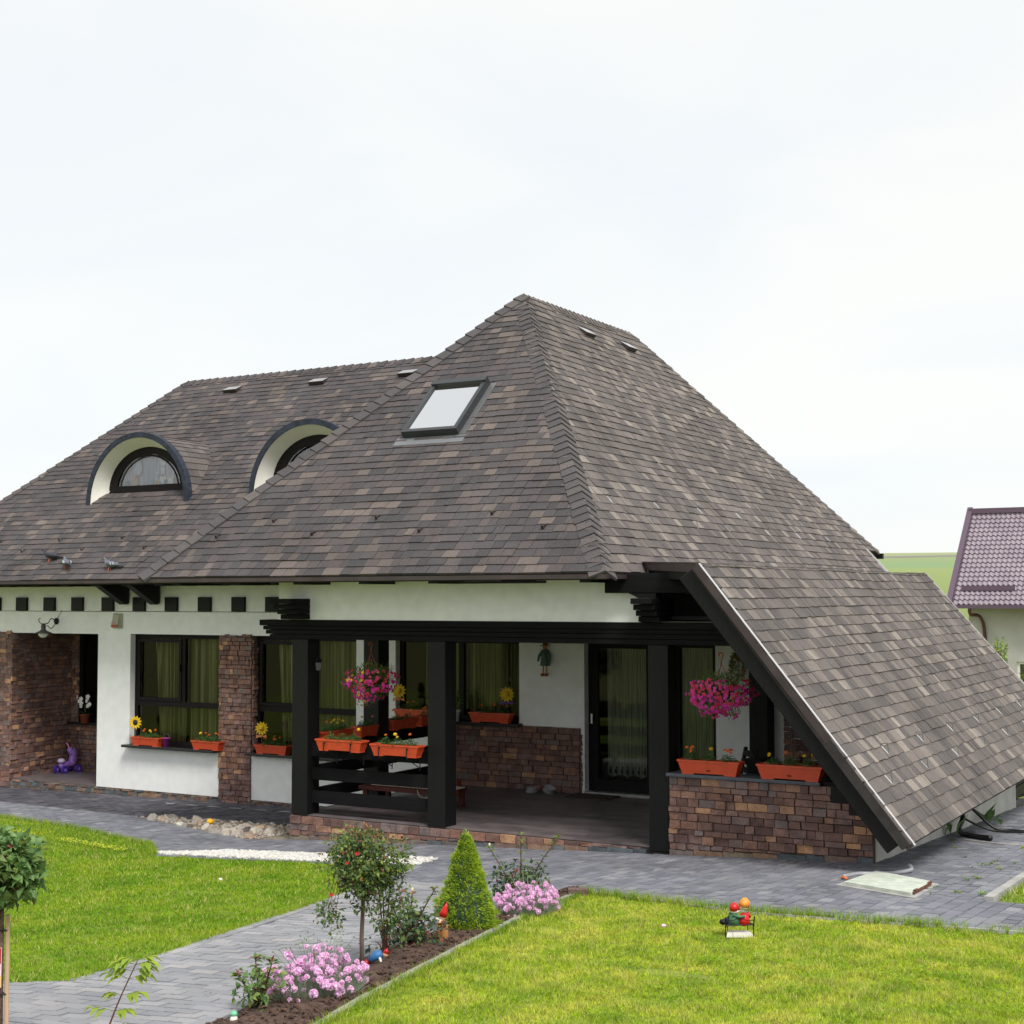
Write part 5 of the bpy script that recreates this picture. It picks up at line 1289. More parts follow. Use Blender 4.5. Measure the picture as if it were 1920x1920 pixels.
# staked broad-leaved little tree at the left edge
def left_tree():
    b = gp(-6.0, 5.2); t = thing('young_tree', 'broad-leaved young standard tree tied to a wooden stake at the left edge', 'tree', b); r = random.Random(6)
    dx = RT*(-.010)
    MB().tube([b+dx, b+dx+Vector((0, 0, .5)), b+dx+Vector((0, 0, .92))], [.014, .013, .011], 10).build('trunk', stem_b, t, smooth=True)
    q = b+RT*.022; MB().tube([q, q+Vector((0, 0, .76))], .012, 8, M('stake_pale', (206, 178, 150), .8, (176, 146, 118), 8, stretch=(1, 1, .2))).build('stake', None, t)
    for z in (.36, .68): MB().lathe([(.022, 0), (.024, .003), (.022, .006)], q+RT*(-.018)+Vector((0, 0, z)), 10).build('tie', iron, t)
    c = b+RT*(-.05)+Vector((0, 0, 1.0)); m = MB(); s_ = MB()
    for _ in range(150):
        d = Vector((r.gauss(0, 1), r.gauss(0, 1), r.gauss(0, .9))).normalized(); e_ = c+Vector((d.x*.22, d.y*.22, d.z*.19))*r.uniform(.4, 1); s_.tube([b+dx+Vector((0, 0, .88)), e_], [.004, .002], 4)
        bush_leaves(m, e_, (.07, .07, .06), 20, .060, [(leaf_std, 6), (leaf_rose, 3), (leaf_yg, .8), (leaf_red, .1)], r, 0, .85)
    s_.build('branch', stem_b, t, kind='stuff'); m.build('foliage', None, t, kind='stuff')
    m = MB(); p = b+RT*(-.028)+Vector((0, 0, .50))-Vector((FW.x, FW.y, 0))*.025
    def card(m, a, e_, c_, d_, mat): m.prism([p+RT*a+Vector((0, 0, c_)), p+RT*e_+Vector((0, 0, c_)), p+RT*e_+Vector((0, 0, d_)), p+RT*a+Vector((0, 0, d_))], [q_-Vector((FW.x, FW.y, 0))*.002 for q_ in (p+RT*a+Vector((0, 0, c_)), p+RT*e_+Vector((0, 0, c_)), p+RT*e_+Vector((0, 0, d_)), p+RT*a+Vector((0, 0, d_)))], mat)
    card(m, -.03, .03, -.1, .1, white_p); p = p-Vector((FW.x, FW.y, 0))*.003; card(m, -.028, .028, .02, .098, redp); card(m, -.028, .028, -.04, .018, pink); card(m, -.028, .028, -.098, -.042, yellow)
    m.build('plant_tag', None, t, label='colourful picture tag hanging on the trunk')
left_tree()
# sapling
def sapling(b, h, lean, seed, label, ls=.05, nm='sapling', lmat=leaf_lime, cat='sapling'):
    t = thing(nm, label, cat, b); r = random.Random(seed); s_ = MB(); top = b+RT*lean+Vector((0, 0, h)); cp_ = curve_pts([b, b+(top-b)*.5+RT*(-.01), top], 6); s_.tube(cp_, [.006-.004*i/len(cp_) for i in range(len(cp_))], 6); s_.build('stem', stem_r, t, smooth=True)
    f = MB()
    for i in [3, 5, 7, 9, 10, 11, 12]:
        i = min(i, len(cp_)-1)
        for sd_ in (-1, 1):
            a = r.uniform(-.5, .5); d = (RT*math.cos(a)+Vector((FW.x, FW.y, 0))*math.sin(a))*sd_; rl = ls*r.uniform(.6, 1.3); e_ = cp_[i]+d*rl+Vector((0, 0, rl*.3))
            f.tube([cp_[i], e_], .0015, 4, stem_g)
            for q in (.4, .7, 1.0):
                pp = cp_[i]+(e_-cp_[i])*q
                for dd in ((1, -1) if q < 1 else (0,)):
                    f.leaf(pp, (d+Vector((-d.y, d.x, 0))*dd*.9+Vector((0, 0, -.45))), Vector((0, 0, 1)), ls*r.uniform(.75, 1.1), ls*.48, lmat)
    f.build('foliage', None, t, kind='stuff')
sapling(gp(-5.83, 5.72), .46, .19, 2, 'thin sapling with yellow-green leaflets in front of the path at the bottom left', ls=.085)
# weeds
def weed(p, n, h, seed, label, cat='weed', mat=leaf_std, big=False, group=None):
    r = random.Random(seed); m = MB()
    for i in range(n):
        a = r.uniform(0, 6.28); d = Vector((math.cos(a), math.sin(a), r.uniform(.4, 2.2 if big else 1))); m.leaf(p+Vector((r.gauss(0, h*.25), r.gauss(0, h*.25), 0)), d, (0, 0, 1), h*r.uniform(.5, 1.1), h*(.22 if big else .25), mat)
    o = m.build('weed', mat); tag(o, label, cat, group)
weed(gp(-4.22, 19.9), 7, .42, 1, 'broad-leaved dock plant growing against the white side wall', big=True)
weed(gp(-4.24, 18.1), 4, .34, 2, 'dock leaf beside the black pipes', big=True)
r = random.Random(44)
for i in range(46):
    x, y = (r.uniform(-3.45, -2.85), 13.2+r.random()**1.2*5) if i < 34 else (r.uniform(-4.2, -3.0), r.uniform(14.5, 20))
    weed(gp(x, y, .0), r.randint(5, 14), r.uniform(.03, .07), 100+i, 'small green weed sprouting from the joints of the right-hand paving', group='weeds in the paving joints', mat=r.choice([leaf_std, leaf_yg, leaf_rose, grassm]))

# ------------------------------------------------------------------ THINGS ON SILLS, RAILS AND PORCH
def marigold(parent, p, r, cols, n_fl=3, h=.135, spread=.06):
    m = MB(); 
    for _ in range(150):
        a = r.uniform(0, 6.28); q = r.uniform(0, spread); c = p+Vector((math.cos(a)*q, math.sin(a)*q, r.uniform(0, h*.8)*(1-q/spread*.6)))
        m.leaf(c, (math.cos(a)+r.gauss(0, .4), math.sin(a)+r.gauss(0, .4), r.uniform(-.1, .8)), (0, 0, 1), .042, .017, leaf_m)
    o = m.build('marigold', leaf_m, parent)
    for k in range(n_fl):
        a = r.uniform(0, 6.28); q = r.uniform(.1, .75)*spread; c = p+Vector((math.cos(a)*q, math.sin(a)*q, h*r.uniform(.85, 1.25))); cm = r.choice(cols); b = MB(); rad = r.uniform(.020, .028)
        nrm = Vector((r.gauss(0, .3), -.6, 1))
        for ring in range(3): b.petals(c+nrm.normalized()*.004*ring, nrm, rad*(1-.25*ring), 8, cm, None, .1+.25*ring)
        if r.random() < .3 and cm is yellow: b.blob(c+nrm.normalized()*.01, rad*.35, ored, 6, 4)
        b.build('blossom', None, o)
def flower_box(name_, x, y, z, ln, label, plants, rz=0, seed=1, slot=False, dim=(.17, .15)):
    """plants: list of (fraction along, colours, n)"""
    wd, hh = dim; t = thing(name_, label, 'flower box', (x, y, z), 0, 'terracotta flower boxes with marigolds'); r = random.Random(seed); m = MB(); ca, sa = math.cos(rz), math.sin(rz)
    T = lambda a, b, c: Vector((x+a*ca-b*sa, y+a*sa+b*ca, z+c))
    def ring(l, w_, c): return [T(-l/2, -w_/2, c), T(l/2, -w_/2, c), T(l/2, w_/2, c), T(-l/2, w_/2, c)]
    l0, l1, w0, w1 = ln*.86, ln*.97, wd*.72, wd*.93
    # hollow trough: outer wall, rim, inner wall
    R0, R1, R2, R3, R4, R5 = ring(l0, w0, .014), ring(l1, w1, hh-.02), ring(ln, wd, hh-.02), ring(ln, wd, hh), ring(l1-.02, w1-.02, hh), ring(l1-.03, w1-.03, hh-.04)
    v = R0+R1+R2+R3+R4+R5; f = [(3, 2, 1, 0)]
    for k in range(5): f += [(4*k+i, 4*k+(i+1) % 4, 4*k+4+(i+1) % 4, 4*k+4+i) for i in range(4)]
    m.add(v, f, terra); m.build('trough', terra, t)
    m = MB()
    for s_ in (-1, 1):
        q = [(s_*l0*.5-.0, -w0*.5), (s_*l0*.28, -w0*.5), (s_*l0*.28, w0*.5), (s_*l0*.5, w0*.5)]
        if s_ > 0: q = q[::-1]
        m.prism([T(a, b, 0) for a, b in q], [T(a, b, .016) for a, b in q], terra)
    m.build('foot', terra, t)
    MB().add([p for p in ring(l1-.03, w1-.03, hh-.035)], [(0, 1, 2, 3)]).build('soil', soil, t)
    if slot: MB().prism([T(-.025, -w0*.5-.012, .045), T(.025, -w0*.5-.012, .045), T(.02, -w0*.5-.014, .055), T(-.02, -w0*.5-.014, .055)], [T(-.025, -w0*.5-.006, .045), T(.025, -w0*.5-.006, .045), T(.02, -w0*.5-.006, .055), T(-.02, -w0*.5-.006, .055)]).build('drain_slot', iron, t)
    for (fr, cols, n_) in plants: marigold(t, T((fr-.5)*ln*.85, 0, hh-.03), r, cols, n_, spread=min(.085, ln*.14))
    return t
OR, YE, RO = [orange], [yellow], [ored, orange]
flower_box('flower_box', -17.92, 18.56, .28, .66, 'flower box with a sunflower pick at the left end of the wide window sill', [(.35, OR, 2), (.6, YE, 2), (.82, RO, 2)], seed=1)
flower_box('flower_box', -16.56, 18.56, .28, .62, 'flower box beside the stone pillar on the wide window sill', [(.2, YE, 3), (.5, RO, 3), (.8, OR, 2)], seed=2)
flower_box('flower_box', -15.17, 18.56, .28, .68, 'flower box with a smiling sunflower pick on the sill left of the black corner post', [(.3, OR, 1), (.55, RO, 3), (.8, OR, 1)], seed=3)
flower_box('flower_box', -12.36, 18.56, .96, .8, 'flower box on the porch window sill left of the second black post', [(.2, YE, 1), (.5, OR, 1), (.8, YE, 3)], seed=4)
flower_box('flower_box', -11.04, 18.56, .96, .72, 'flower box with a bow-tied sunflower pick on the porch sill near the doll', [(.25, OR, 1), (.55, OR, 2), (.85, RO, 2)], seed=5)
B1 = flower_box('flower_box', -11.19, 15.06, .86, .74, 'left of two flower boxes hooked on the front porch railing', [(.22, YE, 0), (.5, OR, 0), (.8, [yellow], 1)], seed=6)
B2 = flower_box('flower_box', -10.33, 15.06, .84, .74, 'right of two flower boxes hooked on the front porch railing, orange blooms', [(.2, OR, 1), (.5, YE, 2), (.8, OR, 1)], seed=7)
flower_box('flower_box', -11.83, 15.75, .90, .68, 'flower box with yellow blooms on the side railing nearest the corner post', [(.2, OR, 1), (.5, YE, 3), (.8, YE, 2)], rz=R(90), seed=8)
flower_box('flower_box', -11.83, 16.47, .90, .42, 'short flower box on the side railing left of the middle porch post', [(.3, YE, 1), (.8, OR, 1)], rz=R(90), seed=9)
flower_box('flower_box', -11.83, 17.35, .93, .66, 'flower box on the side railing just behind the middle porch post', [(.3, OR, 1), (.8, YE, 1)], rz=R(90), seed=10)
flower_box('flower_box', -11.83, 18.08, .93, .66, 'flower box at the far end of the side railing with orange blooms', [(.3, OR, 3), (.8, YE, 2)], rz=R(90), seed=11)
flower_box('flower_box', -6.17, 15.13, .852, .74, 'left flower box on the stone parapet with a yellow marigold in the middle', [(.14, RO, 4), (.47, YE, 1), (.84, RO, 5)], seed=12, slot=True, dim=(.18, .16))
flower_box('flower_box', -5.24, 15.13, .852, .74, 'right flower box on the stone parapet next to the sloping black rafter', [(.18, YE, 2), (.5, RO, 2), (.82, YE, 2)], seed=13, slot=True, dim=(.18, .16))
# hooks holding the railing boxes
def brackets(t, x, z):
    for dx in (-.22, .2):
        m = MB(); m.tube([(x+dx, 14.972, z+.10), (x+dx, 14.965, z+.02), (x+dx, 14.975, z-.02)], .007, 6); m.blob((x+dx, 14.972, z+.105), .013, None, 8, 6)
        m.tube([(x+dx, 14.975, z-.01), (x+dx+.06, 15.17, z-.14)], .006, 6); m.tube([(x+dx+.06, 15.18, z+.02), (x+dx+.06, 15.18, z-.17)], .006, 6)
        for q in range(4): m.blob((x+dx+.06, 15.175, z-.02-.05*q), .009, None, 6, 4)
        m.build('hook', iron, t)
brackets(B1, -11.19, .86); brackets(B2, -10.33, .84)
# sunflower picks
def sunpick(x, y, z, s_, label, face=None, bow=None):
    t = thing('sunflower_pick', label, 'garden decoration', (x, y, z-.2)); c = Vector((x, y, z)); nr = Vector((.35, -.9, .1)).normalized()
    MB().tube([c-Vector((0, 0, .22)), c-nr*.01], .004, 6).build('stick', stem_g, t)
    m = MB(); m.petals(c, nr, s_, 12, yellow, None, .12, .95); m.petals(c+nr*.006, nr, s_*.85, 12, yellow, None, .2, .8); m.build('petals', yellow, t)
    if face:
        m = MB(); m.blob(c+nr*.014, (s_*.38, s_*.3, s_*.38), yellow, 10, 8); a = nr.cross(Vector((0, 0, 1))).normalized(); e_ = c+nr*(s_*.42)
        for q in (-1, 1): m.blob(e_+a*q*s_*.13+Vector((0, 0, s_*.1)), s_*.05, iron, 6, 4)
        m.tube([e_+a*(-s_*.18)-Vector((0, 0, s_*.08)), e_-Vector((0, 0, s_*.18)), e_+a*(s_*.18)-Vector((0, 0, s_*.08))], s_*.025, 5, iron); m.build('face', None, t, smooth=True)
    else:
        MB().blob(c+nr*.01, (s_*.4, s_*.25, s_*.4), M('seed_brown', (.03, .018, .012), .9), 10, 8).build('seed_head', None, t, smooth=True)
    if bow:
        m = MB(); b = c-Vector((0, 0, s_*1.05))+nr*.01
        a = nr.cross(Vector((0, 0, 1))).normalized()
        for q in (-1, 1): m.prism([b, b+a*q*s_*.7+Vector((0, 0, s_*.22)), b+a*q*s_*.75-Vector((0, 0, s_*.25))][::q], [p+nr*.012 for p in (b, b+a*q*s_*.7+Vector((0, 0, s_*.22)), b+a*q*s_*.75-Vector((0, 0, s_*.25)))][::q], bow)
        m.blob(b+nr*.01, s_*.18, bow, 8, 6); m.build('bow', None, t)
bow1 = M('orange_felt', (220, 140, 90), .8); bow2 = M('purple_felt', (110, 70, 150), .8)
sunpick(-18.17, 18.52, .67, .125, 'yellow sunflower pick with dark centre in the leftmost window box')
sunpick(-15.36, 18.50, .69, .12, 'smiling sunflower pick with orange bow left of the black corner post', True, bow1)
sunpick(-12.66, 18.50, 1.38, .12, 'smiling sunflower pick with brown bow beside the hanging basket', True, bow1)
sunpick(-10.74, 18.50, 1.39, .12, 'smiling sunflower pick with purple bow by the white wall', True, bow2)
# little bucket, white pot, orchids
t = thing('bucket', 'small purple bucket between the two flower boxes on the wide window sill', 'bucket', (-17.5, 18.57, .28))
MB().lathe([(.05, 0), (.07, .15), (.076, .15), (.064, .148), (.048, .02)], (-17.5, 18.57, .28), 14).build('pail', M('violet_enamel', (150, 60, 140), .4), t, smooth=True)
MB().tube(curve_pts([(-17.57, 18.57, .43), (-17.55, 18.56, .5), (-17.45, 18.56, .5), (-17.43, 18.57, .43)]), .003, 5).build('handle', greym, t)
def pot_plant(x, y, z, label, potm, kind, seed, h=.45, nm='potted_plant'):
    t = thing(nm, label, 'potted plant', (x, y, z)); r = random.Random(seed); b = Vector((x, y, z))
    MB().lathe([(.07, 0), (.095, .15), (.102, .15), (.102, .165), (.085, .165), (.08, .13)], b, 16).build('pot', potm, t, smooth=True)
    m = MB(); s_ = MB()
    if kind == 'leafy':
        for _ in range(26):
            a = r.uniform(0, 6.28); e_ = b+Vector((math.cos(a)*r.uniform(.03, .16), math.sin(a)*.06, r.uniform(.22, h))); s_.tube([b+Vector((0, 0, .12)), e_], .003, 4)
            for _ in range(5): m.leaf(e_+Vector((r.gauss(0, .02), r.gauss(0, .02), r.gauss(0, .02))), (r.gauss(0, 1), r.gauss(0, .5), r.gauss(.2, .5)), (0, 0, 1), .07, .035, leaf_std)
    elif kind == 'airy':
        for _ in range(22):
            a = r.uniform(0, 6.28); e_ = b+Vector((math.cos(a)*r.uniform(.03, .2), math.sin(a)*.06, r.uniform(.3, h))); s_.tube([b+Vector((0, 0, .12)), e_], .002, 4)
            for _ in range(4): m.blob(e_+Vector((r.gauss(0, .03), r.gauss(0, .02), r.gauss(0, .03))), .009, white_p, 5, 4)
            m.leaf(b+(e_-b)*r.uniform(.4, .9), (r.gauss(0, 1), r.gauss(0, .5), .5), (0, 0, 1), .06, .012, leaf_std)
    else:
        for _ in range(7): a = r.uniform(0, 6.28); m.leaf(b+Vector((0, 0, .14)), (math.cos(a), math.sin(a)*.6, .5), (0, 0, 1), .17, .06, leaf_dk)
        cm = {'white': white_p, 'purple': purple}[kind]
        for q in range(2):
            top = b+Vector((.10*(q*2-1), -.02, h)); cp_ = curve_pts([b+Vector((0, 0, .14)), b+Vector((.03*(q*2-1), 0, h*.7)), top]); s_.tube(cp_, .004, 5)
            for k in range(5): c = top+Vector((r.gauss(0, .03), -.02+r.gauss(0, .01), -.045*k+r.gauss(0, .01))); m.petals(c, (r.gauss(0, .3), -1, .1), .048, 5, cm, yellow, .15, 1, .12)
    s_.build('stem', stem_g, t, kind='stuff'); m.build('foliage', None, t, kind='stuff')
pot_plant(-11.66, 18.50, .96, 'leafy plant in a white pot on the porch sill right of the second post', white_p, 'leafy', 3)
pot_plant(-11.0, 18.98, 1.0, 'airy white-flowered plant behind the porch window pane', M('blue_pot', (70, 80, 100), .5), 'airy', 4, h=.62)
pot_plant(-20.88, 19.95, .44, 'white orchid on the dark sill inside the stone entry recess', M('brown_pot', (140, 70, 44), .6), 'white', 5, h=.5)
pot_plant(-15.15, 18.98, .30, 'purple orchid behind the glass left of the black corner post', M('brown_pot', (140, 70, 44), .6), 'purple', 6, h=.5)

# hanging baskets
def hanging(x, y, zt, zc, rx, rz_, cols, seed, label, nfl):
    t = thing('hanging_basket', label, 'hanging basket', (x, y, zc)); r = random.Random(seed); c = Vector((x, y, zc)); m = MB()
    m.lathe([(.06, -.12), (.12, -.04), (.15, .02), (.155, .02), (.14, .01)], c, 16); m.build('bowl', M('basket_brown', (96, 60, 44), .7), t, smooth=True)
    m = MB(); hk = Vector((x, y, zt)); m.tube(curve_pts([hk+Vector((-.02, 0, -.04)), hk+Vector((-.025, 0, -.01)), hk, hk+Vector((.025, 0, -.02)), hk+Vector((.01, 0, -.07)), hk+Vector((0, 0, -.13))], 4), .008, 6)
    for k in range(3): a = 2.1*k+.4; m.tube([hk+Vector((0, 0, -.13)), c+Vector((math.cos(a)*.15, math.sin(a)*.15, .02))], .0045, 5)
    m.build('hanger', M('terracotta_hook', (150, 70, 50), .6), t, smooth=True)
    f = MB(); fl = MB()
    for _ in range(3000):
        d = Vector((r.gauss(0, 1), r.gauss(0, 1), r.gauss(0, 1))).normalized(); q = r.uniform(.5, 1.08)*(1+.35*mnoise.noise(d*2.3+Vector((seed, 0, 0)))); low = d.z < 0
        p = c+Vector((d.x*rx*q, d.y*rx*q*.9, d.z*rz_*q*(1.15 if low else .8))); 
        if low and abs(d.x) > .55: p.z = max(p.z, zc-rz_*.55)
        f.leaf(p, d+Vector((r.gauss(0, .6), r.gauss(0, .6), r.gauss(0, .6))), (0, 0, 1), .034, .013, leaf_rose if r.random() < .7 else leaf_yg)
    f.build('foliage', None, t, kind='stuff')
    groups = {}
    for _ in range(nfl):
        while True:
            d = Vector((r.gauss(0, 1), r.gauss(0, 1)-.5, r.gauss(-.35, .8))).normalized()
            if d.z < .62: break
        low = d.z < 0; q = (1+.30*mnoise.noise(d*2.3+Vector((seed, 0, 0))))*r.uniform(.9, 1.06); p = c+Vector((d.x*rx*1.05*q, d.y*rx*.98*q, d.z*rz_*q*(1.2 if low else .8)))
        if low and abs(d.x) > .55: p.z = max(p.z, zc-rz_*.58)
        hi = d.z > -.1; cm = r.choices(cols, [1.0, 2.2 if hi or d.x > .5 else .8, .5 if hi else .05] if len(cols) == 3 else [1]*len(cols))[0] if r.random() < .6 or hi else cols[0]
        fl.petals(p, d+Vector((.1, -.5, .1)), r.uniform(.020, .026), 5, cm, None, -.05, 1.0); fl.blob(p+d*.004, .004, crimson if cm is magenta else redp, 5, 4)
    fl.build('blossoms', None, t, kind='stuff')
hanging(-11.02, 15.45, 2.24, 1.76, .33, .25, [magenta, crimson, yellow], 3, 'hanging basket with magenta, crimson and yellow petunias between the two left porch posts', 240)
hanging(-6.08, 15.25, 2.2, 1.78, .34, .25, [magenta, crimson, crimson], 4, 'hanging basket of bright magenta petunias right of the third porch post', 430)

# scarecrow doll, dried bundle, wall lamp, siren
dollg = M('green_cloth', (96, 120, 104), .9, (70, 90, 80), 20); strawm = M('straw', (170, 110, 66), .9, (140, 84, 50), 40); skinm = M('doll_face', (190, 140, 100), .8)
t = thing('doll', 'straw-hatted rag doll in a green dress hanging on the white porch wall', 'doll', (-10.15, 18.6, 1.66)); c = Vector((-10.15, 18.59, 1.66))
MB().lathe([(.015, .0), (.075, .0), (.055, .12), (.04, .22), (.03, .24)], c+Vector((0, 0, .16)), 14, dollg).tube([c+Vector((-.03, 0, .38)), c+Vector((-.085, -.02, .3)), c+Vector((-.10, -.03, .22))], [.024, .024, .014], 8, dollg).tube([c+Vector((.03, 0, .38)), c+Vector((.085, -.02, .3)), c+Vector((.10, -.03, .2))], [.024, .024, .014], 8, dollg).build('dress', None, t, smooth=True)
m = MB(); m.blob(c+Vector((0, 0, .43)), (.036, .034, .042), skinm, 10, 8); m.blob(c+Vector((0, -.035, .425)), .009, strawm, 6, 4)
for q in (-1, 1): m.blob(c+Vector((.013*q, -.032, .44)), .004, iron, 5, 4)
m.build('head', None, t, smooth=True)
MB().lathe([(.075, 0), (.08, .006), (.035, .012), (.028, .05), (.01, .07)], c+Vector((0, 0, .45)), 14).build('hat', strawm, t, smooth=True)
m = MB()
for q in (-1, 1): m.tube([c+Vector((.025*q, 0, .17)), c+Vector((.028*q, -.01, .06))], .012, 8, skinm); m.blob(c+Vector((.03*q, -.02, .03)), (.03, .045, .026), strawm, 8, 6)
m.build('legs', None, t, smooth=True)
t = thing('dried_bundle', 'dried brown-green corn bundle hanging on the wall behind the right basket', 'dried bundle', (-7.17, 18.58, 1.7)); r = random.Random(3); m = MB()
for _ in range(160):
    a = r.uniform(0, 6.28); z = r.random(); w_ = .085*math.sin(math.pi*min(1, z*.9+.15)); p = Vector((-7.17+math.cos(a)*w_, 18.56+math.sin(a)*.04, 1.72+z*.36)); m.leaf(p, (math.cos(a)*.4, math.sin(a)*.3-.2, r.uniform(-1, .6)), (0, -1, 0), .07, .022, r.choice([strawm, leaf_rose, leaf_rose]))
m.build('leaves', None, t, kind='stuff'); MB().tube([(-7.17, 18.6, 2.1), (-7.17, 18.58, 2.2)], .006, 5).build('string', strawm, t)
t = thing('wall_lamp', 'black wrought-iron wall lamp with white glass bowl above the entry recess', 'lamp', (-20.2, 18.6, 2.2))
P0 = Vector((-20.26, YB-.01, 2.40)); m = MB(); m.lathe([(.0, 0), (.06, 0), (.06, .012), (.03, .03), (0, .03)], (0, 0, 0), 14); k = len(m.v); m.v = [(P0.x+v[0], P0.y-v[2], P0.z+v[1]) for v in m.v]; m.build('wall_plate', iron, t)
E0 = Vector((-20.14, YB-.42, 2.30)); m = MB(); m.tube(curve_pts([P0+Vector((0, -.02, 0)), P0+Vector((.03, -.15, .05)), E0+Vector((0, .1, .07)), E0+Vector((0, 0, .06))]), .009, 6); m.tube(curve_pts([P0+Vector((0, -.02, -.04)), P0+Vector((0, -.12, -.13)), P0+Vector((.04, -.24, -.08)), E0+Vector((0, .08, .02))]), .007, 6)
m.tube(curve_pts([E0+Vector((0, 0, .05)), E0+Vector((0, -.08, .08)), E0+Vector((0, -.11, .14)), E0+Vector((0, -.07, .16))]), .007, 6); m.build('scroll_arm', iron, t, smooth=True)
MB().lathe([(.012, .07), (.03, .06), (.045, .02), (.04, -.03), (.055, -.06), (.15, -.10), (.155, -.108), (.05, -.09)][::-1], E0, 16).build('shade', M('lamp_shade_metal', (66, 62, 60), .5, metal=.4), t, smooth=True)
MB().lathe([(.0, -.19), (.05, -.18), (.085, -.14), (.088, -.10)], E0, 16).build('glass_bowl', M('opal_glass', (.72, .74, .70), .25), t, smooth=True)
MB().tube([P0+Vector((.02, 0, .05)), P0+Vector((.14, .0, .2))], .004, 5).build('cable', iron, t)
t = thing('alarm_siren', 'beige alarm siren box with red lettering on the white wall', 'alarm siren', (-18.73, 18.6, 2.28)); beige = M('beige_plastic', (168, 166, 144), .5)
m = MB(); x0, x1, zb, zt = -18.86, -18.62, 2.285, 2.545
m.prism([(x0, YB, zb), (x1, YB, zb), (x1, YB, zt), (x0, YB, zt)], [(x0+.03, YB-.08, zb+.02), (x1-.04, YB-.08, zb+.02), (x1-.06, YB-.055, zt-.02), (x0+.05, YB-.055, zt-.02)]); m.build('case', beige, t)
MB().box(x0+.035, x1-.045, YB-.088, YB-.078, zb+.02, zb+.065).build('strobe_lens', M('amber_lens', (160, 70, 20), .3), t)
MB().box(x0+.035, x1-.055, YB-.086, YB-.077, zb+.07, zb+.12).build('label_plate', M('label_grey', (190, 192, 190), .5), t)
fc = bpy.data.curves.new('lettering', 'FONT'); fc.body = 'DSC'; fc.size = .058; fc.extrude = .0015; fc.align_x = 'CENTER'
fo = bpy.data.objects.new('lettering', fc); col.objects.link(fo)
bpy.context.view_layer.update(); dg = bpy.context.evaluated_depsgraph_get(); me = bpy.data.meshes.new_from_object(fo.evaluated_get(dg)); bpy.data.objects.remove(fo)
lo = bpy.data.objects.new('lettering', me); col.objects.link(lo); me.materials.clear(); me.materials.append(M('red_print', (190, 30, 40), .5)); lo.parent = t
lo.rotation_euler = (R(90), 0, 0); lo.location = Vector(((x0+x1)/2-.008, YB-.0885, zb+.076))-Vector(t.location)

# dog bowls, mat, bench/sled, crate, basket corner, chair
for i, (x, y, d_, lab, tl) in enumerate(((-10.28, 18.42, .10, 'shiny steel dog bowl standing upright by the porch wall', 0), (-9.99, 18.40, .10, 'tilted shiny steel dog bowl nearer the glass door', .35))):
    o = MB().lathe([(.088, 0), (.092, .004), (.078, .062), (.09, .066), (.076, .064), (.066, .02)], (0, 0, 0), 20).build('dog_bowl', steel, None, local=True, smooth=True); o.location = (x, y, .006+(.03 if tl else 0)); o.rotation_euler = (tl*.5, tl, 0); tag(o, lab, 'dog bowl')
t = thing('door_mat', 'brown door mat lying in front of the glass door', 'door mat', (-9.2, 18.38, 0)); MB().box(-9.62, -8.95, 18.18, 18.60, .003, .018).build('mat', M('mat_brown', (72, 56, 44), 1, (54, 42, 34), 60, bump=.8, bs=200), t)
redw = M('red_brown_wood', (94, 42, 34), .6, (70, 32, 28), 6, stretch=(1, 8, 8))
t = thing('low_table', 'low reddish wooden table with white runner behind the porch railing', 'table', (-11.2, 16.5, 0))
MB().box(-11.72, -10.35, 16.15, 16.19, .22, .27).build('apron_board', redw, t); MB().box(-11.72, -10.35, 16.71, 16.75, .22, .27).build('apron_board', redw, t)
for k in range(4): MB().box(-11.72, -10.35, 16.2+.127*k, 16.32+.127*k, .245, .27).build('slat', redw, t)
for x in (-11.66, -10.45):
    for y in (16.17, 16.70): MB().box(x, x+.07, y, y+.05, .004, .22).build('leg', redw, t)
MB().box(-11.6, -10.3, 16.28, 16.62, .272, .284).build('runner', M('runner_cloth', (196, 186, 164), .9, (176, 160, 136), 20), t)
MB().tube(curve_pts([(-10.75, 16.14, .27), (-10.7, 16.12, .2), (-10.6, 16.12, .18), (-10.5, 16.13, .26)]), .006, 5).build('cord', M('cord_pale', (190, 180, 160), .8), t)
o = MB().box(-11.2, -11.05, 17.6, 17.72, .004, .22).build('wood_block', M('orange_wood', (130, 66, 40), .7), HOUSE); o.parent = None; o.location = (-11.12, 17.66, .113); o.name = 'wood_block'; tag(o, 'small orange-brown wooden block standing behind the second porch post', 'wood block')
# terrace corner: table with basket, bee pot, chair, logs
t = thing('terrace_table', 'dark wooden table behind the stone parapet', 'table', (-5.6, 16.7, 0))
MB().box(-6.2, -5.0, 16.0, 17.3, .70, .74).build('table_top', darksill, t)
for x in (-6.15, -5.1):
    for y in (16.05, 17.2): MB().box(x, x+.06, y, y+.06, .004, .70).build('leg', darksill, t)
def chair(x, y, rz, label, nm='garden_chair'):
    t = thing(nm, label, 'chair', (x, y, .003), rz); a = .22
    def B(n_, *q): MB().box(*q).build(n_, black, t, local=True)
    for sx in (-a, a-.04):
        B('leg', sx, sx+.04, -a, -a+.04, 0, .42); B('leg', sx, sx+.04, a-.04, a, 0, .5)
        MB().prism([(sx, a-.04, .5), (sx+.04, a-.04, .5), (sx+.04, a, .5), (sx, a, .5)], [(sx, a+.06, .96), (sx+.04, a+.06, .96), (sx+.04, a+.1, .96), (sx, a+.1, .96)]).build('back_post', black, t, local=True)
    for k in range(5): B('seat_slat', -a, a, -a+.09*k, -a+.09*k+.08, .42, .445)
    for k in range(4): z = .56+.1*k; dy = (z-.5)*.22; B('back_slat', -a+.04, a-.04, a-.04+dy, a-.02+dy, z, z+.075)
    return t
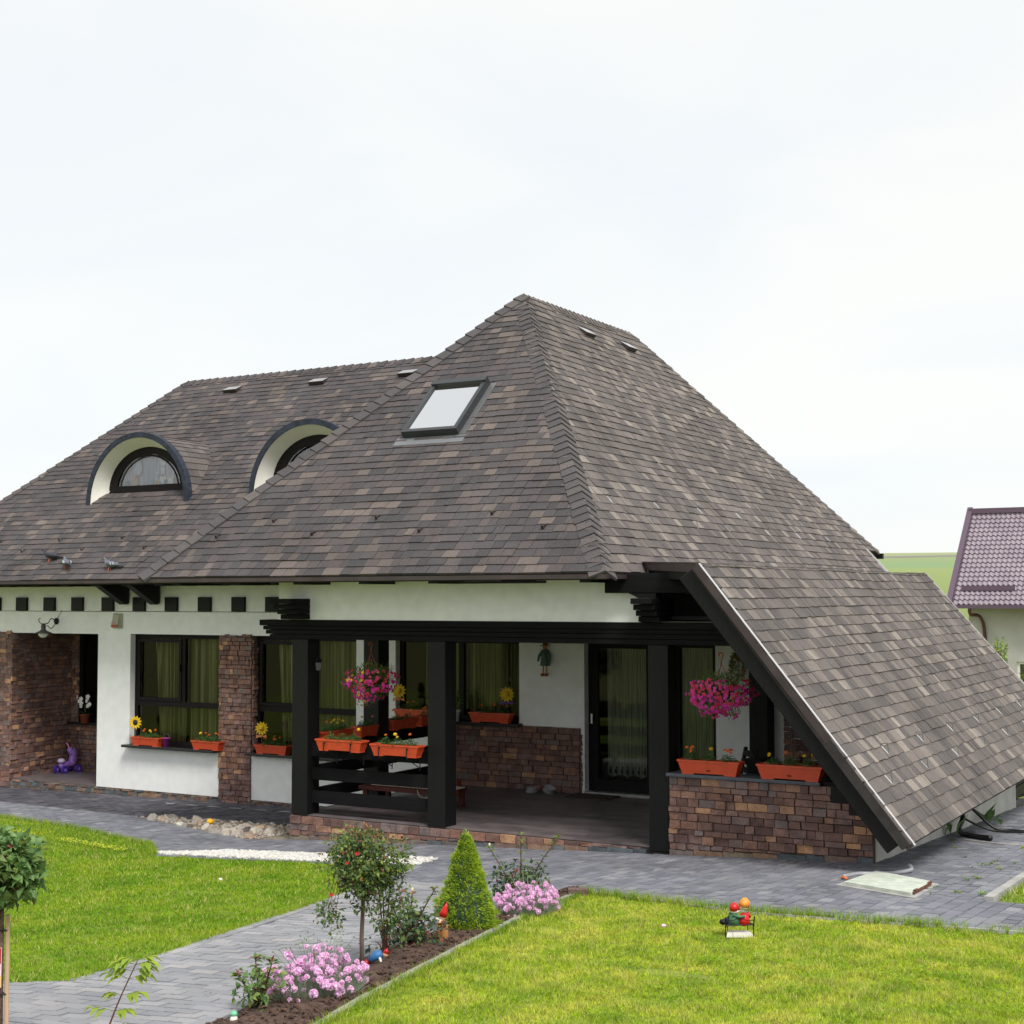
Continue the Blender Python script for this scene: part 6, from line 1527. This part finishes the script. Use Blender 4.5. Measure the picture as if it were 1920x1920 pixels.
chair(-6.60, 16.75, R(-50), 'black slatted garden chair whose back shows above the parapet')
t = thing('planter_pot', 'square black pot standing on the terrace table beside the chair', 'pot', (-6.13, 16.5, .74)); MB().prism([(-6.22, 16.42, .741), (-6.06, 16.42, .741), (-6.06, 16.58, .741), (-6.22, 16.58, .741)], [(-6.25, 16.39, .90), (-6.03, 16.39, .90), (-6.03, 16.61, .90), (-6.25, 16.61, .90)]).build('pot', iron, t)
wick = M('wicker', (110, 62, 44), .8, (76, 44, 34), 60, bump=.8, bs=90)
t = thing('wicker_basket', 'wicker basket with handle and fruit on the terrace table', 'basket', (-5.28, 16.3, .74)); c = Vector((-5.28, 16.3, .742))
MB().lathe([(.09, 0), (.15, .14), (.165, .15), (.14, .14), (.08, .02)], c, 16).build('bowl', wick, t); MB().tube(curve_pts([c+Vector((-.15, 0, .14)), c+Vector((-.12, 0, .3)), c+Vector((0, 0, .37)), c+Vector((.12, 0, .3)), c+Vector((.15, 0, .14))]), .009, 6).build('handle', wick, t, smooth=True)
r = random.Random(5)
for k in range(9): MB().blob(c+Vector((r.uniform(-.08, .08), r.uniform(-.08, .08), .14)), .035, None, 8, 6).build('fruit', r.choice([crimson, redp, leaf_rose, purple]), t, smooth=True)
t = thing('ceramic_pot', 'striped yellow and brown ceramic pot with figurine on the terrace table', 'pot', (-5.52, 16.25, .74)); c = Vector((-5.52, 16.25, .742)); brn = M('glaze_brown', (60, 44, 36), .3); ygl = M('glaze_yellow', (190, 140, 60), .3)
for k in range(4): MB().lathe([(.06+.012*math.sin(k), .04*k), (.075, .04*k+.02), (.06+.012*math.sin(k+1), .04*k+.04)], c, 16).build('band', ygl if k % 2 else brn, t, smooth=True)
MB().blob(c+Vector((0, 0, .2)), .04, brn, 10, 8).tube([c+Vector((.01, 0, .23)), c+Vector((.03, 0, .29))], .005, 5, ygl).tube([c+Vector((-.01, 0, .23)), c+Vector((-.03, 0, .29))], .005, 5, ygl).build('figurine', None, t, smooth=True)
logm = M('log_bark', (98, 70, 50), .9, (70, 50, 38), 12, bump=.6); endm = M('log_end', (150, 112, 76), .8, (128, 92, 60), 30)
for i, (x, z, rr, lab) in enumerate(((-4.98, .80, .08, 'upper split log leaning behind the right parapet flower box'), (-4.8, .66, .09, 'lower split log behind the right parapet flower box under the rafter'))):
    t = thing('log', lab, 'log', (x, 16.0, z-.1)); a = Vector((x, 16.0, z)); b = Vector((x+.1, 16.6, z+.12)); MB().tube([a, b], rr, 12).build('bark', logm, t); MB().tube([a-(b-a)*.005, a+(b-a)*.002], rr*.93, 12).build('cut_end', endm, t)
t = thing('wood_shelf', 'dark shelf against the stone wall at the right end of the porch', 'shelf', (-5.2, 17.6, 0)); MB().box(-6.0, -4.7, 17.5, 17.9, .003, .62).build('cabinet', black, t); MB().box(-6.05, -4.65, 17.45, 17.92, .622, .66).build('shelf_top', darksill, t)
# wall lantern on the corner post's inner side
t = thing('wall_lantern', 'small black lantern fixed to the corner porch post', 'lantern', (-11.74, 15.3, 1.86)); c = Vector((-11.73, 15.27, 1.86)); MB().box(-11.79, -11.74, 15.25, 15.29, 2.0, 2.05).build('arm', iron, t); MB().lathe([(.03, 0), (.045, .12), (.055, .13), (.01, .19)], c, 6).build('lantern_body', iron, t); MB().lathe([(.032, .01), (.047, .11)], c, 6).build('glass', greym, t)

# toy tricycle in the entry recess
lil = M('lilac_plastic', (150, 110, 190), .4); vio = M('violet_plastic', (70, 50, 150), .4); pnk = M('pink_plastic', (220, 120, 170), .4)
t = thing('toy_tricycle', 'lilac toy ride-on with violet wheels in the stone entry recess', 'toy', (-21.13, 19.75, -.497)); c = Vector((-21.13, 19.75, -.497))
def wheel(p, r_, w_):
    o = MB(); o.tube([p+Vector((-w_/2, 0, 0)), p+Vector((w_/2, 0, 0))], r_, 16, vio); o.tube([p+Vector((-w_/2-.006, 0, 0)), p+Vector((w_/2+.006, 0, 0))], r_*.4, 10, lil); o.build('wheel', None, t)
wheel(c+Vector((-.11, -.14, .075)), .075, .05); wheel(c+Vector((.09, -.14, .075)), .075, .05); wheel(c+Vector((.14, .15, .075)), .075, .05); wheel(c+Vector((-.1, .15, .075)), .075, .05)
MB().tube(curve_pts([c+Vector((0, -.17, .14)), c+Vector((0, -.05, .16)), c+Vector((0, .1, .17)), c+Vector((0, .18, .28))]), [.05]*8+[.06]*8+[.075]*8+[.06], 10).build('body', lil, t, smooth=True)
MB().blob(c+Vector((.0, -.14, .24)), (.08, .07, .05), None, 10, 8).build('front_guard', M('pale_lilac', (196, 180, 214), .4), t, smooth=True)
MB().tube(curve_pts([c+Vector((0, .12, .2)), c+Vector((.02, .14, .34)), c+Vector((.01, .1, .42))]), [.07]*8+[.08]*8+[.05], 10).blob(c+Vector((.0, .08, .42)), .06, None, 10, 8).build('seat_back', lil, t, smooth=True)
MB().tube(curve_pts([c+Vector((0, .06, .44)), c+Vector((-.03, .05, .52)), c+Vector((-.07, .04, .56))]), .014, 8).build('handle', pnk, t, smooth=True)

# pigeons on the left eave
pg1 = M('pigeon_grey', (110, 114, 124), .7, (84, 88, 98), 30); pg2 = M('pigeon_dark', (62, 64, 74), .7, (44, 46, 56), 30); pgw = M('pigeon_white_bar', (196, 198, 204), .7); pgf = M('pigeon_feet', (206, 120, 100), .6)
def pigeon(x, y, rz, label, body, speck=True, up=.35):
    z = pdn(x, y)[2]+.02; t = thing('pigeon', label, 'pigeon', (x, y, z), rz); m = MB()
    pts = [(-.17, 0, .10), (-.13, 0, .108), (-.07, 0, .115), (0, 0, .12), (.05, 0, .14), (.085, 0, .17), (.10, 0, .205), (.115, 0, .215), (.135, 0, .212)]
    m.tube(curve_pts(pts, 3), [.008+.0*i for i in range(1)]+[.012, .02]+[.03, .038, .045]+[.053, .058, .06]+[.06, .058, .055]+[.05, .044, .037]+[.032, .028, .025]+[.023, .023, .024]+[.024, .022, .018][:3]+[.008], 10)
    m.build('body', body, t, local=True, smooth=True)
    MB().prism([(-.15, -.02, .104), (-.27, -.035, .085), (-.27, .035, .085), (-.15, .02, .104)][::-1], [(-.15, -.02, .115), (-.27, -.035, .092), (-.27, .035, .092), (-.15, .02, .115)][::-1]).build('tail', pg2, t, local=True)
    for q in (-1, 1):
        w_ = MB(); w_.tube(curve_pts([(.05, .045*q, .14), (-.03, .058*q, .13), (-.12, .045*q, .118), (-.2, .02*q, .105)], 4), [.012, .02, .026, .028, .03, .03, .028, .026, .022, .018, .012, .008, .004], 8, None, True, (.35, 1)); w_.build('wing', body, t, local=True, smooth=True)
        if speck:
            for a in (-.05, -.10): MB().tube([(a, .066*q*(1 if a > -.06 else .92), .15), (a-.02, .066*q*(1 if a > -.06 else .9), .108)], .007, 6).build('wing_bar', pgw if body is pg1 else pg2, t, local=True)
        lg = MB(); lg.tube([(.0, .025*q, .09), (.01, .025*q, .0)], .006, 6); 
        for d in (-.5, 0, .5): lg.tube([(.01, .025*q, .004), (.01+.035*math.cos(d), .025*q+.035*math.sin(d), -.002)], .004, 5)
        lg.build('leg', pgf, t, local=True)
    MB().tube([(.135, 0, .211), (.162, 0, .204)], [.008, .002], 6).build('beak', iron, t, local=True)
pigeon(-19.86, 18.10, R(200), 'dark pigeon perched highest and furthest left on the roof above the eave', pg2, False)
pigeon(-19.30, 17.95, R(150), 'grey pigeon on the roof between the dark one and the speckled one', pg1)
pigeon(-18.20, 17.90, R(187), 'speckled grey pigeon nearest the roof hip above the black brackets', pg1)

# curtain and toys in the first dormer
MB_c = lambda cx: None
drap = M('sheer_drape', (.85, .85, .98), .9, (.5, .5, .72), 3, stretch=(9, 9, .4), trans=.3)
for cx, lab in ((-19.03, 'pale lilac sheer curtain inside the left dormer window'), (-15.10, 'grey sheer curtain inside the right dormer window')):
    m = MB(); n = 60; v = []
    for j in range(5):
        for i in range(n+1):
            u = i/n; x = cx-.86+1.72*u; v.append((x, 19.74+.02*math.sin(u*40+j*.4)+.012*math.sin(u*93), 4.84+.80*math.sqrt(max(0, 1-(1.72*(u-.5)/.93)**2))*(j/4)))
    m.add(v, [(j*(n+1)+i, j*(n+1)+i+1, (j+1)*(n+1)+i+1, (j+1)*(n+1)+i) for j in range(4) for i in range(n)]); o = m.build('curtain', drap if cx < -17 else M('grey_drape', (.1, .1, .11), .9), None, smooth=True); tag(o, lab, 'curtain')
cutm = M('white_paper', (.85, .85, .83), .8)
def cutout(cx, cz, s_, label):
    m = MB(); y = 19.70
    for (a, b, r_) in ((0, .52, .2), (-.22, .76, .13), (.24, .74, .13), (0, .2, .17), (0, -.12, .14), (0, -.42, .26)):
        n = 14; ring = [(cx+(a+r_*math.cos(6.283*i/n))*s_, y, cz+(b+r_*1.1*math.sin(6.283*i/n))*s_) for i in range(n)]
        m.prism([(p[0], p[1]+.006, p[2]) for p in ring][::1], ring)
    m.tube(curve_pts([(cx-.2*s_, y, cz-.55*s_), (cx-.5*s_, y, cz-.4*s_), (cx-.42*s_, y, cz-.1*s_), (cx-.55*s_, y, cz+.02*s_)]), .012, 5)
    o = m.build('window_figure', cutm); tag(o, label, 'paper figure'); return o
cutout(-18.72, 5.12, .30, 'white paper animal figure standing in the left dormer window')
o = MB().blob((-19.33, 19.7, 5.22), (.09, .008, .13), None, 12, 8).build('window_figure', M('pale_blue_paper', (.55, .62, .78), .8)); tag(o, 'pale blue paper figure in the left dormer window', 'paper figure')
r = random.Random(4)
for i, (dx, c_, rr, lab) in enumerate(((-.62, (80, 130, 140), .05, 'teal toy at the left end of the dormer window sill'), (-.40, (210, 190, 80), .07, 'yellow soft toy on the dormer window sill'), (-.38, (230, 120, 60), .045, 'orange toy on top of the yellow soft toy'), (.02, (130, 190, 220), .05, 'light blue toy in the middle of the dormer window sill'), (.14, (230, 200, 90), .035, 'small yellow toy beside the light blue toy'), (.52, (240, 238, 224), .085, 'cream soft toy right of the paper animal'), (.40, (50, 110, 150), .05, 'blue toy at the foot of the paper animal'), (.72, (230, 170, 180), .045, 'pink toy at the right end of the dormer window sill'))):
    z0 = 4.93 + (.1 if i == 2 else 0)
    m = MB(); c = Vector((-19.03+dx*.95, 19.71, z0)); mt = M('toy_%d' % i, c_, .7); m.blob(c, (rr, .03, rr), None, 8, 6); m.blob(c+Vector((rr*.5, 0, rr*.9)), (rr*.5, .025, rr*.5), None, 8, 6); m.blob(c+Vector((-rr*.6, 0, rr*.7)), (rr*.4, .02, rr*.4), None, 8, 6)
    o = m.build('toy', mt, None, smooth=True); tag(o, lab, 'toy')

# ------------------------------------------------------------------ GARDEN FIGURES
skin = M('painted_skin', (224, 176, 140), .5); rhat = M('red_paint', (200, 24, 28), .35); whit = M('white_paint', (226, 222, 214), .5); grn = M('green_paint', (70, 110, 80), .5); nav = M('navy_paint', (30, 50, 84), .5); blu = M('blue_paint', (60, 120, 180), .5); barkm = M('stump_wood', (196, 138, 78), .7, (150, 100, 56), 20, stretch=(1, 1, .2), bump=.6); orn = M('orange_paint', (236, 160, 70), .45, (226, 130, 40), 30, stretch=(1, 1, .1))
# gnome on a stump (leaning forward over the log)
b = gp(-5.94, 9.26, .02); t = thing('garden_gnome', 'garden gnome with tall red hat bending over a tree stump beside the conifer', 'gnome', b)
MB().lathe([(.043, 0), (.045, .02), (.044, .09), (.048, .095), (.046, .10)], b, 16).build('stump', barkm, t, smooth=False)
MB().tube([b+RT*(-.09)+Vector((0, 0, .012)), b+RT*.05+Vector((0, 0, -.002))-Vector((FW.x, FW.y, 0))*.05], .012, 8).build('log', barkm, t)
c = b+Vector((0, 0, .10)); MB().tube([c+RT*(-.03)+Vector((0, 0, .005)), c+RT*(-.005)+Vector((0, 0, .02)), c+RT*.012+Vector((0, 0, .045))], [.018, .026, .024], 10, M('brown_coat', (120, 76, 60), .6)).build('body', None, t, smooth=True)
MB().blob(c+RT*(-.002)+Vector((0, 0, .055)), .026, skin, 12, 8).blob(c+RT*(-.022)+Vector((0, 0, .05)), .008, skin, 6, 5).build('head', None, t, smooth=True)
MB().blob(c+RT*(-.008)+Vector((0, 0, .038)), (.026, .024, .018), whit, 10, 7, .08).blob(c+RT*(-.04)+Vector((0, 0, .045)), .012, whit, 8, 6).build('beard', None, t, smooth=True)
MB().tube([c+RT*.0+Vector((0, 0, .065)), c+RT*.012+Vector((0, 0, .1)), c+RT*.024+Vector((0, 0, .135)), c+RT*.034+Vector((0, 0, .165))], [.032, .024, .014, .002], 12).build('hat', rhat, t, smooth=True)
for q in (-1, 1): MB().tube([c+RT*(-.01)+Vector((FW.x, FW.y, 0))*.022*q+Vector((0, 0, .03)), c+RT*(-.035)+Vector((FW.x, FW.y, 0))*.015*q+Vector((0, 0, .015))], [.010, .008], 8).build('arm', skin, t, smooth=True)
# lying gnome, red and blue
b = gp(-5.79, 8.20, .03); t = thing('garden_gnome', 'small red and blue garden gnome lying on the soil right of the rose tree trunk', 'gnome', b)
MB().tube([b+RT*(-.05)+Vector((0, 0, .015)), b+Vector((0, 0, .05)), b+RT*.035+Vector((0, 0, .06))], [.022, .032, .026], 12).build('jacket', blu, t, smooth=True)
MB().blob(b+RT*.058+Vector((0, 0, .058)), .022, None, 10, 8).build('head', skin, t, smooth=True); MB().tube([b+RT*.06+Vector((0, 0, .066)), b+RT*.07+Vector((0, 0, .095))], [.024, .004], 10).build('cap', rhat, t, smooth=True)
for q in (-.02, .02): MB().tube([b+RT*(-.05)+Vector((0, q, .015)), b+RT*(-.08)+Vector((0, q, -.01))], [.018, .014], 8).build('leg', rhat, t, smooth=True)
MB().tube([b+RT*.03+Vector((0, -.02, .04)), b+RT*.055+Vector((0, -.04, .0))], [.01, .008], 8).build('arm', whit, t, smooth=True)
# figurine at the bottom
b = gp(-5.56, 6.47, .0); t = thing('figurine', 'small green and white figurine at the foot of the small rose bush', 'figurine', b); MB().lathe([(.02, 0), (.024, .02), (.016, .04)], b, 12).build('body', whit, t, smooth=True); MB().blob(b+Vector((0, 0, .05)), (.021, .021, .018), None, 12, 8).build('head', M('mint_paint', (110, 190, 150), .4), t, smooth=True)
# gnome couple on a wire bench, seen from behind
b = gp(-4.02, 10.38, .0); t = thing('bench_gnomes', 'pair of hatted garden figures embracing on a small black wire bench, seen from behind', 'garden figures', b)
U = Vector((0, 0, 1)); D = Vector((FW.x, FW.y, 0)).normalized(); A = RT.copy(); A.z = 0; A.normalize()
q_ = lambda a, d, z: b+A*a+D*d+U*z
w_ = .105
for (a, d) in ((-w_, -.04), (-w_+.03, .05), (w_, -.03), (w_-.03, .05)): MB().tube([q_(a, d, -.02), q_(a, d, .085)], .004, 6).build('bench_leg', iron, t)
MB().tube([q_(-w_, -.04, .085), q_(w_, -.03, .09)], .005, 6).tube([q_(-w_+.03, .05, .085), q_(w_-.03, .05, .09)], .005, 6).tube([q_(-w_, -.04, .085), q_(-w_+.03, .05, .085)], .005, 6).tube([q_(w_, -.03, .09), q_(w_-.03, .05, .09)], .005, 6).build('bench_seat', iron, t)
MB().tube([q_(w_, -.035, .08), q_(w_+.005, -.05, .155)], .005, 6).tube(curve_pts([q_(w_+.004, -.05, .13), q_(.06, -.06, .125), q_(0, -.06, .145), q_(-.06, -.06, .125), q_(-w_, -.05, .13)]), .003, 5).tube([q_(-w_, -.045, .08), q_(-w_, -.05, .15)], .005, 6).build('bench_back', iron, t)
def figure(a, h, top, legs, hatm, skirt):
    MB().tube([q_(a, 0, .09), q_(a, 0, .115), q_(a, 0, .15), q_(a, .0, .17)], [.042, .044, .036, .02], 12, legs if skirt else top).build('body', None, t, smooth=True)
    MB().tube([q_(a, 0, .10), q_(a+(-.05 if not skirt else .01), .06, .10), q_(a+(-.09 if not skirt else .02), .06, .085)], [.03, .024, .022], 10, legs).build('legs', None, t, smooth=True)
    MB().blob(q_(a, .012, .20+h), (.032, .032, .034), skin, 12, 9).build('head', None, t, smooth=True)
    MB().blob(q_(a, .0, .188+h), (.040, .036, .022), whit, 12, 8, .06).build('fur_trim', None, t, smooth=True)
# left: red cap, green jacket, navy trousers, dark boot
figure(-.032, 0, grn, nav, rhat, False); MB().tube([q_(-.032, 0, .195), q_(-.034, -.006, .225), q_(-.03, 0, .25)], [.038, .034, .008], 14).build('hat', rhat, t, smooth=True)
MB().blob(q_(-.115, .03, .098), (.03, .024, .02), iron, 10, 8).build('boot', None, t, smooth=True)
figure(.040, .028, rhat, rhat, orn, True); MB().tube([q_(.040, 0, .222), q_(.046, -.004, .255), q_(.038, 0, .275), q_(.036, 0, .282)], [.042, .040, .024, .006], 14).tube([q_(.06, -.01, .235), q_(.078, -.01, .205)], [.016, .006], 8).build('hat', orn, t, smooth=True)
MB().tube([q_(-.05, -.03, .165), q_(.0, -.042, .15), q_(.04, -.04, .155)], [.013, .012, .008], 8).build('arm', grn, t, smooth=True); MB().tube([q_(-.055, .01, .165), q_(-.075, .02, .135), q_(-.05, .03, .12)], [.013, .011, .008], 8).build('arm', grn, t, smooth=True)
MB().tube([q_(.07, .0, .17), q_(.085, .01, .14), q_(.06, .03, .12)], [.013, .011, .008], 8).build('arm', rhat, t, smooth=True)
o = MB().prism([q_(-.10, -.05, -.0), q_(.10, -.05, -.0), q_(.085, .06, -.0), q_(-.08, .06, -.0)], [q_(-.095, -.045, .028), q_(.095, -.045, .028), q_(.078, .055, .03), q_(-.073, .055, .03)]).build('base_stone', M('white_stone', (.72, .70, .64), .8, (.6, .58, .52), 20)); tag(o, 'flat white stone lying under the little wire bench', 'stone')
# small litter in the lawn: pink petal scrap, white stones
for i, (x, y, c_, lab) in enumerate(((-4.62, 10.35, pink, 'small pink blossom lying in the right lawn left of the bench figures'), (-9.9, 11.3, white_p, 'small white scrap lying in the left lawn'))):
    o = MB().blob(gp(x, y, .035), (.02, .016, .012), None, 7, 5, .2).build('scrap', c_); tag(o, lab, 'scrap')

# ------------------------------------------------------------------ NEIGHBOUR
NY = 60.0; NX0, NX1 = -13.9, 3.0; ez_, rz__ = 2.38, 6.40; RY = 64.2
nb = thing('neighbour_house', 'neighbouring grey rendered house with a purple metal tile roof', 'house', (-6, NY, gz(-6, NY)))
nwall = M('grey_render', (196, 196, 192), .9, (178, 176, 170), .9, bump=.2, bs=40); purp = M('purple_metal_tile', (138, 126, 136), .5, (150, 138, 147), 1.5, spec=.5); purpd = M('purple_trim', (92, 74, 90), .5)
m = MB(); wall_grid(m, NX0+.5, NX1, gz(-6, NY)-.5, 2.3, NY+.8, NY+1.1, [(-11.55, -9.3, -1.2, .12)], nwall); m.box(NX0+.5, NX0+.8, NY+1.101, NY+7.4, -3, 2.3); m.build('wall', nwall, nb)
m = MB(); x0, x1, z0, z1 = -11.55, -9.3, -1.2, .12
for q in ((x0, x1, z1-.1, z1), (x0, x1, z0, z0+.1), (x0, x0+.1, z0+.1, z1-.1), (x1-.1, x1, z0+.1, z1-.1), ((x0+x1)/2-.07, (x0+x1)/2+.07, z0+.1, z1-.1)): m.box(q[0], q[1], NY+.9, NY+.98, q[2], q[3])
f = m.build('window', white_p, nb); MB().add([(x0+.1, NY+.95, z0+.1), (x1-.1, NY+.95, z0+.1), (x1-.1, NY+.95, z1-.1), (x0+.1, NY+.95, z1-.1)], [(0, 1, 2, 3)]).build('pane', M_glass('far_glass', (.1, .12, .12), 1.2), f)
m = MB(); slope = Vector((0, RY-NY, rz__-ez_)); n_ = Vector((0, -(rz__-ez_), RY-NY)).normalized(); rows = 21; cols_ = int((NX1-NX0)/.2); rake = 1.0
def xl(t_): return NX0+.0+rake*.0*t_
wv = [0, .012, .03, .045, .03, .012]
for j in range(rows):
    a = j/rows; b_ = (j+1)/rows; vs = []; nx_ = cols_*6
    for k in range(nx_+1):
        x = NX0+(NX1-NX0)*k/nx_; hh = wv[k % 6]*1.3; sw_ = .02*math.cos(k*math.pi/3)
        pA = Vector((x, NY, ez_))+slope*(a-sw_/6)+n_*(hh+.055); pB = Vector((x, NY, ez_))+slope*b_+n_*(hh+.0); pC = Vector((x, NY, ez_))+slope*(a-sw_/6)+n_*(hh-.01)
        vs += [pC, pA, pB]
    m.add(vs, [f_ for k in range(nx_) for f_ in ((3*k, 3*k+3, 3*k+4, 3*k+1), (3*k+1, 3*k+4, 3*k+5, 3*k+2))])
rf = m.build('roof', purp, nb)
MB().beam((NX0-.08, NY-.1, ez_+.05), (NX0-.08, RY, rz__+.12), .22, .22, purpd).build('verge_trim', purp, rf); MB().beam((NX0-.1, RY-.1, rz__+.02), (NX1, RY-.1, rz__+.02), .34, .22, purpd).build('ridge_cap', purpd, rf)
MB().beam((NX0, NY-.12, ez_-.05), (NX1, NY-.12, ez_-.05), .15, .14, purpd).build('gutter', purpd, nb)
m = MB(); m.prism([(NX0, NY, ez_-.12), (NX1, NY, ez_-.12), (NX1, NY+8.4, ez_-.12), (NX0, NY+8.4, ez_-.12)], [(NX0, NY, ez_-.02), (NX1, NY, ez_-.02), (NX1, NY+8.4, ez_-.02), (NX0, NY+8.4, ez_-.02)]); m.add([(NX0, RY, rz__), (NX1, RY, rz__), (NX1, NY+8.4, ez_), (NX0, NY+8.4, ez_)], [(0, 1, 2, 3)]); m.build('eave_board', soffit, nb)
MB().add([(NX0+.05, NY, ez_), (NX0+.05, NY+8.4, ez_), (NX0+.05, RY, rz__)], [(0, 2, 1)]).build('gable', nwall, nb)
for (xa, xb, t_) in ((NX0+.3, NX0+2.4, .14), (NX0+2.75, NX0+5, .22)):
    p = Vector((0, NY, ez_))+slope*t_+n_*.1; MB().beam((xa, p.y, p.z+.06), (xb, p.y, p.z+.06), .05, .2, purpd).build('snow_rail', purpd, rf)
MB().tube(curve_pts([(NX0+.75, NY-.1, ez_-.1), (NX0+.75, NY, ez_-.35), (NX0+1.12, NY+.7, ez_-.9), (NX0+1.14, NY+.72, -2.5)]), .07, 8).build('downpipe', M('brown_metal', (84, 50, 48), .4), nb, smooth=True)
def far_tree(x, y, h, zt, seed, label):
    z0 = gz(x, y); t = thing('fruit_tree', label, 'tree', (x, y, z0)); r = random.Random(seed); m = MB(); s_ = MB(); top = zt
    for k in range(7):
        a = r.uniform(0, 6.28); e_ = Vector((x+math.cos(a)*r.uniform(.1, .55), y+math.sin(a)*.5, top-r.uniform(0, .9))); b0 = Vector((x, y, z0+.4)); cp_ = curve_pts([b0, b0+(e_-b0)*.5+Vector((0, 0, -.1)), e_]); s_.tube(cp_, [.05-.045*i/len(cp_) for i in range(len(cp_))], 6)
        for i in range(5, len(cp_)):
            bush_leaves(m, cp_[i], (.16, .16, .16), 26, .1, [(leaf_yg, 3), (leaf_std, 2), (leaf_lime, 2)], r, 0)
    s_.build('trunk', stem_b, t, smooth=True); m.build('crown', None, t, kind='stuff')
far_tree(-8.15, 40, 4, 1.72, 3, 'young fruit tree with upright leafy shoots behind the low roof edge')
far_tree(-7.3, 40, 4, 1.25, 5, 'leafy fruit tree at the right edge in front of the neighbour window')

for o in HOUSE.children:
    if o.name.split('.')[0] in ('porch_post', 'porch_beam', 'railing_board', 'corbel_beam', 'purlin_end', 'rake_rafter', 'parapet_coping', 'window_sill', 'tie_beam', 'knee_brace'):
        b = o.modifiers.new('bevel', 'BEVEL'); b.width = .008; b.segments = 2; b.limit_method = 'ANGLE'
